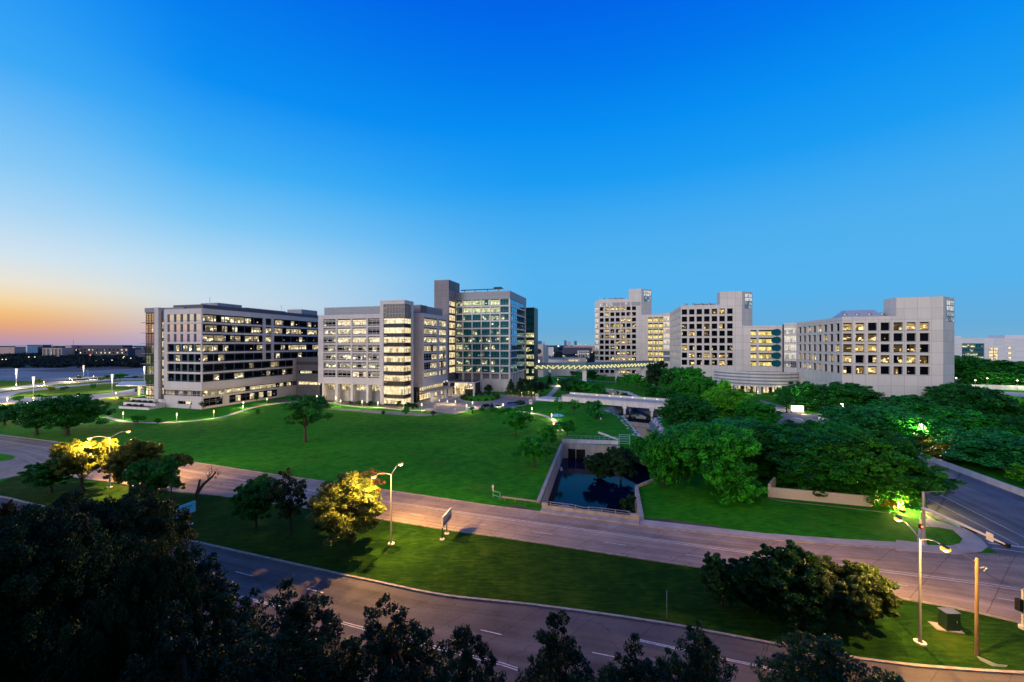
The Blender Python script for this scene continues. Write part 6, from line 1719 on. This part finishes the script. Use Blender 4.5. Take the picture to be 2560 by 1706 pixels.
def traffic():
    b = Vector(G(2309, 1364)); root = thing('traffic_signal', b, 'grey traffic signal pole with a long mast arm, signals and a luminaire arm', 'traffic signal')
    Y = b.y; zt = zat(b, 1230); za = zat(b, 1271)
    mb = MB(); mb.lathe((0, 0, 0), [(.5, 0), (.34, .25), (.24, .9), (.2, 2.2), (.17, zt)], steel, 14); mb.lathe((0, 0, zt), [(.17, 0), (0, .1)], steel, 14); mb.build('pole', root, (0, 0, 0))
    Ye = F * (H - za) / (1363 - HY); e = AT(2513, Ye) - b
    mb = MB(); mb.tube([(0, 0, za), (e.x * .5, e.y * .5, za + .15), (e.x, e.y, za + .1)], [.2, .16, .1], conc_w, 10); mb.build('mast_arm', root, (0, 0, 0))
    ang = math.atan2(e.y, e.x)
    def on(t): return Vector((e.x * t, e.y * t, za + .12))
    for t in (.62, .97):
        c = on(t); mb = MB(); mb.box((c.x + .15, c.y, c.z - .12), (1.15, .3, .42), black_m, ang); 
        o = mb.build('signal_head', root, (0, 0, 0))
        mb = MB()
        for k in (-.36, 0, .36): mb.lathe((c.x + .15 + math.cos(ang) * k, c.y + math.sin(ang) * k, c.z - .36), [(.13, 0), (.13, .05)], dark_metal, 10)
        mb.build('visor', root, (0, 0, 0))
    c = on(.84); mb = MB(); mb.box((c.x, c.y, c.z + .02), (.75, .05, .9), conc_w, ang); mb.build('arm_sign', root, (0, 0, 0))
    mb = MB(); c = on(.4); mb.box((c.x, c.y, c.z - .28), (1.9, .05, .34), rail_m, ang); mb.build('street_name_sign', root, (0, 0, 0))
    ld = Vector((.95, -.3)).normalized(); pts = [(ld.x * 2.3 * t, ld.y * 2.3 * t, zt - .1 + .35 * math.sin(t * 1.7)) for t in (0, .25, .5, .75, 1)]
    mb = MB(); mb.tube(pts, .05, steel, 6); mb.build('luminaire_arm', root, (0, 0, 0)); mb = MB(); mb.box((ld.x * 2.7, ld.y * 2.7, zt + .22), (.9, .3, .14), dark_metal, math.atan2(ld.y, ld.x)); mb.build('luminaire', root, (0, 0, 0))
    mb = MB(); mb.box((-.42, -.05, zat(b, 1316)), (.32, .3, .55), black_m); mb.build('pedestrian_signal', root, (0, 0, 0)); mb = MB(); mb.box((-.42, -.215, zat(b, 1316) + .02), (.18, .03, .24), glow_red); mb.build('red_light', root, (0, 0, 0))
    # wooden utility pole with wires
    u = Vector(G(2442, 1638)); hp = zat(u, 1395); r2 = thing('utility_pole', u, 'weathered wooden utility pole standing in the near verge', 'utility pole')
    mb = MB(); mb.tube([(0, 0, -.1), (0, 0, hp)], [.14, .11], wood_m, 10); mb.build('pole', r2, (0, 0, 0))
    mb = MB(); mb.tube([(.15, 0, hp - .9), (.5, -.1, hp - .75), (.75, -.1, hp - .85), (.5, -.1, hp - 1.1)], .05, steel, 6); mb.build('bracket', r2, (0, 0, 0))
    c2 = Vector(G(2557, 1572)); h2 = zat(c2, 1473)
    mb = MB(); a0 = Vector((u.x, u.y, hp - .8)); a1 = Vector((c2.x, c2.y, h2)); mb.tube([a0.lerp(a1, t) - Vector((0, 0, .25 * math.sin(math.pi * t))) for t in (0, .25, .5, .75, 1)], .02, steel, 5); tag(mb.build('span_wire'), 'thin span wire from the wooden pole to the signal post at the right edge', 'wire')
    a1 = Vector((c2.x + 8, c2.y + 22, 6)); mb = MB(); a0 = Vector((u.x, u.y, hp - .5)); mb.tube([a0.lerp(a1, t) - Vector((0, 0, .6 * math.sin(math.pi * t))) for t in (0, .25, .5, .75, 1)], .018, dark_metal, 5); tag(mb.build('span_wire'), 'thin dark wire running away from the wooden pole across the junction', 'wire')
    r3 = thing('signal_post', c2, 'short signal post with a black signal head at the right frame edge', 'traffic signal')
    mb = MB(); mb.lathe((0, 0, 0), [(.3, 0), (.3, .3), (.1, .4), (.09, h2)], conc_w, 10); mb.build('post', r3, (0, 0, 0)); mb = MB(); mb.box((-.35, 0, zat(c2, 1512)), (.35, .4, 1.1), black_m); mb.build('signal_head', r3, (0, 0, 0))
    cb = G(2373, 1572); r4 = thing('utility_cabinet', cb, 'dark green utility cabinet on a concrete slab in the near verge', 'cabinet')
    mb = MB(); mb.box((0, 0, .85), (1.25, .8, 1.6), mat_plain('cabinet_green', (.012, .035, .02, 1), .5)); mb.build('cabinet_body', r4, (0, 0, 0)); mb = MB(); mb.box((0, 0, 1.69), (1.35, .9, .08), frame_m); mb.build('lid', r4, (0, 0, 0)); mb = MB(); mb.box((-.2, .1, .02), (2.1, 1.2, .1), kerb_m, -.25); mb.build('slab', r4, (0, 0, 0))
    mb = MB(); mb.box((0, -.41, .85), (.03, .02, 1.5), dark_metal); mb.box((.3, -.41, .9), (.05, .03, .2), steel); mb.build('door', r4, (0, 0, 0))
    mb = MB(); mb.sheet(gp([(2440, 1639), (2465, 1650), (2490, 1660), (2520, 1664), (2515, 1669), (2480, 1666), (2450, 1652)]), .02, MATS['pale_grit']); struct(mb.build('rubble_patch'))
traffic()

# ---------- parked cars
def car_proto(name):
    m = MB(); return None
def car(px, py, col, rz, label):
    p = G(px, py); root = thing('parked_car', p, label, 'car', 'cars parked beside the roundabout'); root.rotation_euler = (0, 0, rz)
    key = 'car_paint_%d' % int(col[0] * 1000 + col[2] * 77); pm = MATS.get(key) or mat_plain(key, (*col, 1), .25, .2, .04, spec=.6)
    mb = MB(); prof = [(-2.2, .35), (-2.25, .75), (-1.5, .92), (1.6, .95), (2.2, .8), (2.25, .35)]
    w = .88
    for (x0, z0), (x1, z1) in zip(prof, prof[1:]): mb.face([(x0, -w, z0), (x0, w, z0), (x1, w, z1), (x1, -w, z1)][::-1], pm)
    mb.face([(x, -w, z) for x, z in prof[::-1]], pm); mb.face([(x, w, z) for x, z in prof], pm); mb.face([(-2.2, -w, .35), (2.25, -w, .35), (2.25, w, .35), (-2.2, w, .35)][::-1], black_m)
    mb.build('body', root, (0, 0, 0))
    mb = MB(); mb.hexa([(-1.55, -.82, .9), (1.75, -.82, .93), (1.75, .82, .93), (-1.55, .82, .9)], [(-.75, -.66, 1.42), (1.15, -.66, 1.42), (1.15, .66, 1.42), (-.75, .66, 1.42)], win_dark); o = mb.build('window', root, (0, 0, 0)); o.color = (0, .3, 0, 1)
    mb = MB(); mb.hexa([(-.76, -.67, 1.421), (1.16, -.67, 1.421), (1.16, .67, 1.421), (-.76, .67, 1.421)], [(-.6, -.55, 1.47), (1.0, -.55, 1.47), (1.0, .55, 1.47), (-.6, .55, 1.47)], pm); mb.build('roof', root, (0, 0, 0))
    for x in (-1.4, 1.4):
        for y in (-.85, .85):
            mb = MB(); mb.tube([(x, y - .1, .33), (x, y + .1, .33)], .33, black_m, 14); mb.tube([(x, y - .115, .33), (x, y + .115, .33)], .18, steel, 10); mb.build('wheel', root, (0, 0, 0))
    for y in (-.6, .6):
        mb = MB(); mb.box((-2.24, y, .68), (.06, .35, .14), conc_w); mb.build('headlight', root, (0, 0, 0))
car(1248, 1020, (.62, .64, .66), .9, 'white car parked beside the roundabout')
car(1276, 1014, (.03, .16, .5), .35, 'bright blue car parked right of the white one')
car(1289, 1013, (.02, .07, .2), .35, 'darker blue car at the right end of the parked row')
car(1214, 1019, (.02, .025, .04), .9, 'dark car parked at the left end of the row')

# ================================================================== FAR SURROUNDINGS
def far_box(name, x0, x1, ytop, Y, label, mat, depth=18, roof=None, wins=None, cat='building', hz=None):
    a, b = AT(x0, Y), AT(x1, Y); d = (b - a).normalized(); L = (b - a).length; T = zat(a, ytop); root = thing(name, a, label, cat)
    mb = MB(); mb.fbox(a, d, 0, L, 0, T, -depth, 0, mat); mb.build('wall', root)
    mb = MB(); mb.fbox(a, d, -.3, L + .3, T, T + .5, -depth - .3, .3, roof or far_roof); mb.build('roof', root)
    if wins:
        n, rows, w, h, lit, glass = wins
        for r_ in range(rows):
            for i in range(n):
                put_window(root, a, d, L * (i + .5) / n - w / 2, T - 1.2 - h - r_ * (h + 1.8), w, h, glass, .05, lit, .6, nv=1)
    return root
far_box('brick_building', 106, 155, 871, 700, 'pale brick building with tall window bays beyond the field at the left', brick_pale, 20, conc, (5, 1, 4.2, 12, .05, win_pale))
far_box('brick_building', 156, 320, 871, 720, 'wide dark brick building with small lit windows beyond the field', brick_dark, 26, wins=(16, 2, 3.4, 3.4, .4, win_dark))
far_box('brick_building', 178, 306, 864, 760, 'dark upper storey block rising behind the wide dark brick building', brick_dark, 20)
far_box('distant_building', 163, 179, 865, 750, 'small pale block at the left end of the dark upper storey', brick_pale, 12)
far_box('distant_building', 38, 68, 865, 900, 'pale flat distant building at the far left', conc_w, 20)
far_box('distant_building', 68, 107, 863, 930, 'blue grey flat distant building right of the pale one', blue_fin, 20)
far_box('distant_building', -10, 36, 868, 850, 'low reddish distant building at the left frame edge', brick_pale, 20)
far_box('distant_building', 305, 338, 868, 900, 'white distant building with lit windows near the glass stair tower', conc_w, 20, wins=(6, 2, 3, 3, .8, win_dark))
far_box('distant_building', 338, 362, 875, 700, 'dark low distant building next to the glass stair tower', brick_dark, 20)
far_box('distant_house', 1371, 1384, 868, 620, 'white gabled distant house left of the bright far lamp', conc_w, 14)
far_box('distant_house', 1384, 1391, 869, 640, 'blue distant house next to the white gabled one', blue_fin, 14)
far_box('distant_building', 1413, 1488, 866.5, 900, 'long distant building with a dull red roof', brick_pale, 24, far_red)
far_box('distant_building', 1410, 1480, 870, 760, 'long distant building with a dark blue roof', brick_dark, 20, blue_fin)
far_box('distant_building', 1447, 1473, 877, 560, 'white distant block with dark windows under the dark blue roof', conc_w, 12, wins=(6, 2, 1.6, 2, .0, win_dark))
far_box('distant_building', 1435, 1490, 863.6, 1300, 'pale distant industrial roof with domes', conc_w, 30, conc_w)
far_box('flat_roof_building', 1376, 1420, 899, 380, 'low flat roofed pale building directly behind the skybridge', conc_w, 40, roof_m)
far_box('flat_roof_building', 1418, 1466, 896, 395, 'second low flat roofed building behind the skybridge, with lit windows', conc_w, 30, roof_m, (5, 1, 5, 2, 1, win_hall))
far_box('flat_roof_building', 1449, 1465, 894, 390, 'small roof block standing on the flat roofed building', white_pc, 8)
far_box('low_white_wall', 1378, 1440, 924, 345, 'long low white wall under the skybridge', conc_w, 2, conc_w, cat='wall')
for x0, x1, yt, l in [(1336, 1341, 853.5, 'leftmost hazy far block above the clock tower'), (1342, 1354.5, 853, 'widest hazy far block above the clock tower'), (1358, 1362, 855, 'narrow pale far block right above the clock tower'), (1411, 1416.5, 851.5, 'tallest far tower on the skyline'), (1420, 1423.5, 855, 'thin pale far tower on the skyline'), (1423.5, 1427, 853.8, 'blue far tower beside the thin pale one on the skyline'), (1436, 1442, 853, 'rightmost far tower on the skyline')]:
    far_box('skyline_tower', x0, x1, yt, 3800, l, mat_plain('skyline_%d' % x0, (.09, .17, .30, 1) if 'pale' not in l else (.4, .42, .5, 1), .8), 20, cat='tower')  # blue of distant haze put into the tower base colour
# radio mast
p = AT(183.5, 1500); rm = thing('radio_mast', (p.x, p.y, 0), 'thin radio mast on the skyline above the dark brick building', 'mast'); mb = MB(); mb.tube([(0, 0, 0), (0, 0, zat(p, 850))], .5, dark_metal, 4); mb.build('mast', rm, (0, 0, 0))

def wood_belt(name, n, xr, Yr, hr, wr, seed, col, size, per=60, label=None):
    r = np.random.default_rng(seed); C, Rd, T = [], [], []
    for i in range(n):
        Y = r.uniform(*Yr); px = r.uniform(*xr); x = (px - CX) * Y / F; h = r.uniform(*hr); w = r.uniform(*wr)
        for k in range(7):
            C.append((x + r.uniform(-.4, .4) * w, Y + r.uniform(-.4, .4) * w, h * r.uniform(.25, .85))); Rd.append(w * r.uniform(.22, .4)); T.append(r.uniform(.2, .7))
    me = leaves_mesh(name, np.array(C), np.array(Rd), np.array(T), per, size, seed, squash=.7)
    o = bpy.data.objects.new(name, me); COL.objects.link(o); o.color = (*col, 1); o['kind'] = 'stuff'; return o
FARG = (.006, .022, .02)
wood_belt('distant_wood', 420, (-150, 372), (560, 1050), (7, 12), (9, 16), 1, FARG, 1.3, 46)
wood_belt('distant_wood', 500, (-400, 2700), (1100, 3400), (9, 15), (18, 40), 2, (.008, .022, .03), 3.4, 40)
wood_belt('distant_wood', 300, (1366, 1500), (420, 1000), (7, 13), (10, 16), 3, FARG, 1.2, 46)
wood_belt('distant_wood', 160, (2380, 2700), (300, 560), (7, 12), (10, 16), 4, FARG, 1.0, 50)
wood_belt('hedge_belt', 190, (-150, 372), (455, 600), (4, 7), (9, 13), 5, (.004, .012, .014), 1.1, 46)
for i, (x, y, w, h) in enumerate([(163, 905, 40, 16), (118, 903, 26, 12), (62, 904, 30, 18), (210, 902, 36, 15), (300, 900, 30, 14), (335, 898, 34, 18), (20, 900, 34, 16), (255, 899, 24, 12), (340, 890, 26, 14), (95, 895, 20, 12)]):
    tree('oak', 1 + i % 3, x, y, y - h, w, FARG, 'dark far tree, %s of those standing along the edge of the pale field' % ordn(i), 'far trees along the field edge')
r_ = random.Random(12)
spots = [(px, y) for px, y in [(226, 889), (72, 894), (87, 894), (6, 900), (15, 900), (310, 893), (308, 896), (327, 897), (240, 903), (232, 904), (258, 902), (280, 902), (1384, 884), (1408, 891), (1412, 892), (1480, 882), (1421, 876), (1426, 880), (1470, 887), (1440, 888), (1464, 862), (130, 866), (60, 870), (1446, 861.5), (1452, 861.8), (1488, 863)]]
for i, (px, y) in enumerate(spots):
    Y = 560 if y > 880 else 900
    p = AT(px, Y); z = max(1.5, zat(p, y)); root = thing('far_lamp', (p.x, p.y, 0), 'tiny warm lamp glowing in the far built up area', 'lamp', 'tiny far lamps')
    mb = MB(); mb.lathe((0, 0, z), [(0, 0), (.8, .5), (0, 1.3)], glow_red if i == 0 else glow_far, 8); mb.build('lamp_globe', root, (0, 0, 0)); mb = MB(); mb.tube([(0, 0, 0), (0, 0, z)], .12, dark_metal, 5); mb.build('pole', root, (0, 0, 0))
p = AT(1396, 480); root = thing('far_lamp', (p.x, p.y, 0), 'brightest white far lamp in the gap between the towers', 'lamp'); mb = MB(); mb.lathe((0, 0, zat(p, 866)), [(0, -.9), (1.0, 0), (0, .9)], glow_white, 10); mb.build('lamp_globe', root, (0, 0, 0)); mb = MB(); mb.tube([(0, 0, 0), (0, 0, zat(p, 868))], .15, dark_metal, 5); mb.build('pole', root, (0, 0, 0))

# entrance canopy left of the long block
def left_canopy():
    p = G(345, 985); root = thing('entrance_canopy', p, 'pale winged canopy with a white column left of the glass stair tower', 'canopy')
    z = 5.6; mb = MB(); q = [AT(290, 205), AT(366, 205), AT(372, 228), AT(304, 226)]
    mb.hexa([(v.x, v.y, z) for v in q], [(v.x, v.y, z + .5) for v in q], conc_w); mb.build('canopy_roof', root)
    for px, Y in ((347, 212), (352, 222)):
        v = AT(px, Y); mb = MB(); mb.tube([(v.x, v.y, 0), (v.x, v.y, z)], .55, conc_w, 12); mb.build('column', root)
    lamp_light('bulb', root, (2, 4, 4.6), 900, (1, .85, .5), .4)
left_canopy()

# real lamps under the entrance canopies and the drum
def fill_lamp(px, Y, z, pw, col, label, r=.5):
    p = AT(px, Y); root = thing('ceiling_lamp', (p.x, p.y, z), label, 'ceiling lamp')
    mb = MB(); mb.lathe((0, 0, .05), [(0, 0), (.35, 0), (.35, .1), (0, .1)], glow_white, 12); mb.build('lens', root, (0, 0, 0)); lamp_light('bulb', root, (0, 0, -.25), pw, col, r)
for px, Y, z, pw, l in [(1140, 216, 5.6, 1600, 'ceiling lamp under the left half of the tall entrance canopy'), (1176, 214, 5.6, 1000, 'ceiling lamp under the right half of the tall entrance canopy'), (1078, 199, 4.2, 700, 'ceiling lamp under the near end of the long low canopy'), (1092, 206, 4.2, 700, 'ceiling lamp under the far end of the long low canopy'), (1875, 219, 3.0, 700, 'ceiling lamp under the left part of the drum building'), (1925, 222, 3.0, 900, 'ceiling lamp under the right part of the drum building')]:
    fill_lamp(px, Y, z, pw, (1, .8, .45), l)
lamp_light('bulb', bpy.data.objects['drum_building'], (6, -2, 2.5), 500, (1, .82, .45), .4)

# ================================================================== SKY, SUN, CAMERA
w = bpy.data.worlds.new('World'); scene.world = w; w.use_nodes = True; nt = w.node_tree
bg = nt.nodes['Background']
tc = N(nt, 'ShaderNodeTexCoord').outputs['Generated']
s = N(nt, 'ShaderNodeSeparateXYZ'); nt.links.new(tc, s.inputs[0])
el = mth(nt, 'MULTIPLY', mth(nt, 'ARCSINE', s.outputs[2]), 180 / math.pi)     # degrees above the horizon
elf = mth(nt, 'DIVIDE', el, 60.0, clamp=True)
hor = mth(nt, 'SQRT', mth(nt, 'MAXIMUM', mth(nt, 'SUBTRACT', 1.0, mth(nt, 'MULTIPLY', s.outputs[2], s.outputs[2])), .0001))
SAZ = R(-78)
ca = mth(nt, 'DIVIDE', mth(nt, 'ADD', mth(nt, 'MULTIPLY', s.outputs[0], math.sin(SAZ)), mth(nt, 'MULTIPLY', s.outputs[1], math.cos(SAZ))), hor)
def stops(l): return [(e / 60.0, lin(*c)) for e, c in l]
blue = ramp(nt, elf, stops([(0, (120, 174, 206)), (2.2, (100, 172, 220)), (6, (86, 178, 236)), (10, (82, 178, 238)), (14, (76, 174, 239)), (18, (58, 167, 241)), (22, (28, 156, 243)), (28, (6, 142, 242)), (34, (0, 121, 237)), (40, (0, 102, 231)), (60, (0, 66, 180))]))
pale = ramp(nt, elf, stops([(0, (176, 172, 200)), (2, (198, 198, 212)), (5, (206, 222, 232)), (9, (184, 220, 242)), (14, (128, 200, 246)), (20, (66, 176, 246)), (28, (8, 142, 243)), (40, (0, 106, 232)), (60, (0, 66, 185))]))
west = ramp(nt, elf, stops([(0, (172, 150, 180)), (.8, (204, 152, 152)), (1.8, (232, 168, 118)), (2.8, (243, 190, 120)), (4.0, (245, 215, 164)), (5.6, (236, 228, 212)), (8, (211, 228, 239)), (12, (172, 214, 245)), (16, (134, 200, 246)), (24, (60, 169, 246)), (34, (4, 138, 242)), (60, (0, 70, 190))]))
east = ramp(nt, elf, stops([(0, (180, 172, 192)), (8, (240, 232, 246)), (25, (215, 214, 240)), (45, (120, 150, 205)), (60, (70, 110, 190))]))
wf = N(nt, 'ShaderNodeMapRange', interpolation_type='SMOOTHSTEP'); nt.links.new(ca, wf.inputs[0]); wf.inputs[1].default_value = .75; wf.inputs[2].default_value = .92
wp = N(nt, 'ShaderNodeMapRange', interpolation_type='SMOOTHSTEP'); nt.links.new(ca, wp.inputs[0]); wp.inputs[1].default_value = .12; wp.inputs[2].default_value = .86
ef = N(nt, 'ShaderNodeMapRange', interpolation_type='SMOOTHSTEP'); nt.links.new(mth(nt, 'DIVIDE', s.outputs[1], hor), ef.inputs[0]); ef.inputs[1].default_value = -.15; ef.inputs[2].default_value = -.75
c1 = mixc(nt, wf.outputs[0], mixc(nt, wp.outputs[0], blue, pale), west)
c2 = mixc(nt, mth(nt, 'MULTIPLY', ef.outputs[0], mth(nt, 'SUBTRACT', 1.0, mth(nt, 'MULTIPLY', wf.outputs[0], .8))), c1, east)
sky = N(nt, 'ShaderNodeTexSky', sky_type='NISHITA'); sky.sun_disc = False; sky.sun_elevation = R(1.0); sky.sun_rotation = SAZ
c3 = mixc(nt, .0015, c2, sky.outputs[0], 'ADD')
below = mth(nt, 'LESS_THAN', s.outputs[2], -.002)
c4 = mixc(nt, below, c3, (.02, .03, .03, 1))
nt.links.new(c4, bg.inputs[0]); bg.inputs[1].default_value = 1.0

sun = bpy.data.lights.new('sun', 'SUN'); sun.energy = 1.5; sun.angle = R(28); sun.color = (1, .92, .90)
so = bpy.data.objects.new('sun', sun); COL.objects.link(so)
# soft afterglow of the bright eastern sky behind the viewpoint
az, e = R(224), R(15)
dirv = Vector((math.sin(az) * math.cos(e), math.cos(az) * math.cos(e), math.sin(e)))
so.rotation_euler = dirv.to_track_quat('Z', 'Y').to_euler(); so.location = dirv * 100

cam = bpy.data.cameras.new('camera'); co = bpy.data.objects.new('camera', cam); COL.objects.link(co)
co.location = (0, 0, H); co.rotation_euler = (R(90), 0, 0)
cam.sensor_width = 36; cam.lens = 36 * F / 2560; cam.shift_y = (HY - 853) / 2560; cam.clip_end = 20000; cam.clip_start = .1
scene.camera = co
scene.view_settings.view_transform = 'Standard'; scene.view_settings.look = 'None'; scene.view_settings.exposure = 0; scene.view_settings.gamma = 1
scene.cycles.use_denoising = True
scene.cycles.max_bounces = 6; scene.cycles.diffuse_bounces = 2; scene.cycles.glossy_bounces = 3; scene.cycles.transmission_bounces = 4; scene.cycles.transparent_max_bounces = 4
scene.cycles.sample_clamp_indirect = 3.0
scene.cycles.caustics_reflective = False; scene.cycles.caustics_refractive = False

# ---------- small pieces hang on the part they belong to
PAIRS = [('tower_window', 'stair_tower'), ('sun_shade', 'stair_tower'), ('corner_window', 'corner_bay'), ('stair_window', 'stair_bay'), ('stair_window', 'stair_slot'), ('vent_grille', 'lift_shaft'), ('lobby_window', 'lift_shaft'),
         ('lobby_window', 'ground_storey'), ('loggia_window', 'recessed_wall'), ('lobby_window', 'lobby_core'), ('lens', 'lamp_head'), ('parapet_lamp', 'far_parapet'), ('visor', 'signal_head'), ('red_light', 'pedestrian_signal'), ('door', 'cabinet_body'), ('lettering', 'panel'), ('luminaire', 'luminaire_arm'), ('cap', 'lantern')]
def kind_of_name(o): return o.name.split('.')[0]
for root in [o for o in COL.objects if o.parent is None and o.children]:
    kids = list(root.children)
    for cn, pn in PAIRS:
        cs = [k for k in kids if kind_of_name(k) == cn and k.parent == root]; ps = [k for k in kids if kind_of_name(k) == pn]
        if not cs or not ps: continue
        for i, c in enumerate(cs): c.parent = ps[i] if len(ps) == len(cs) else ps[0]
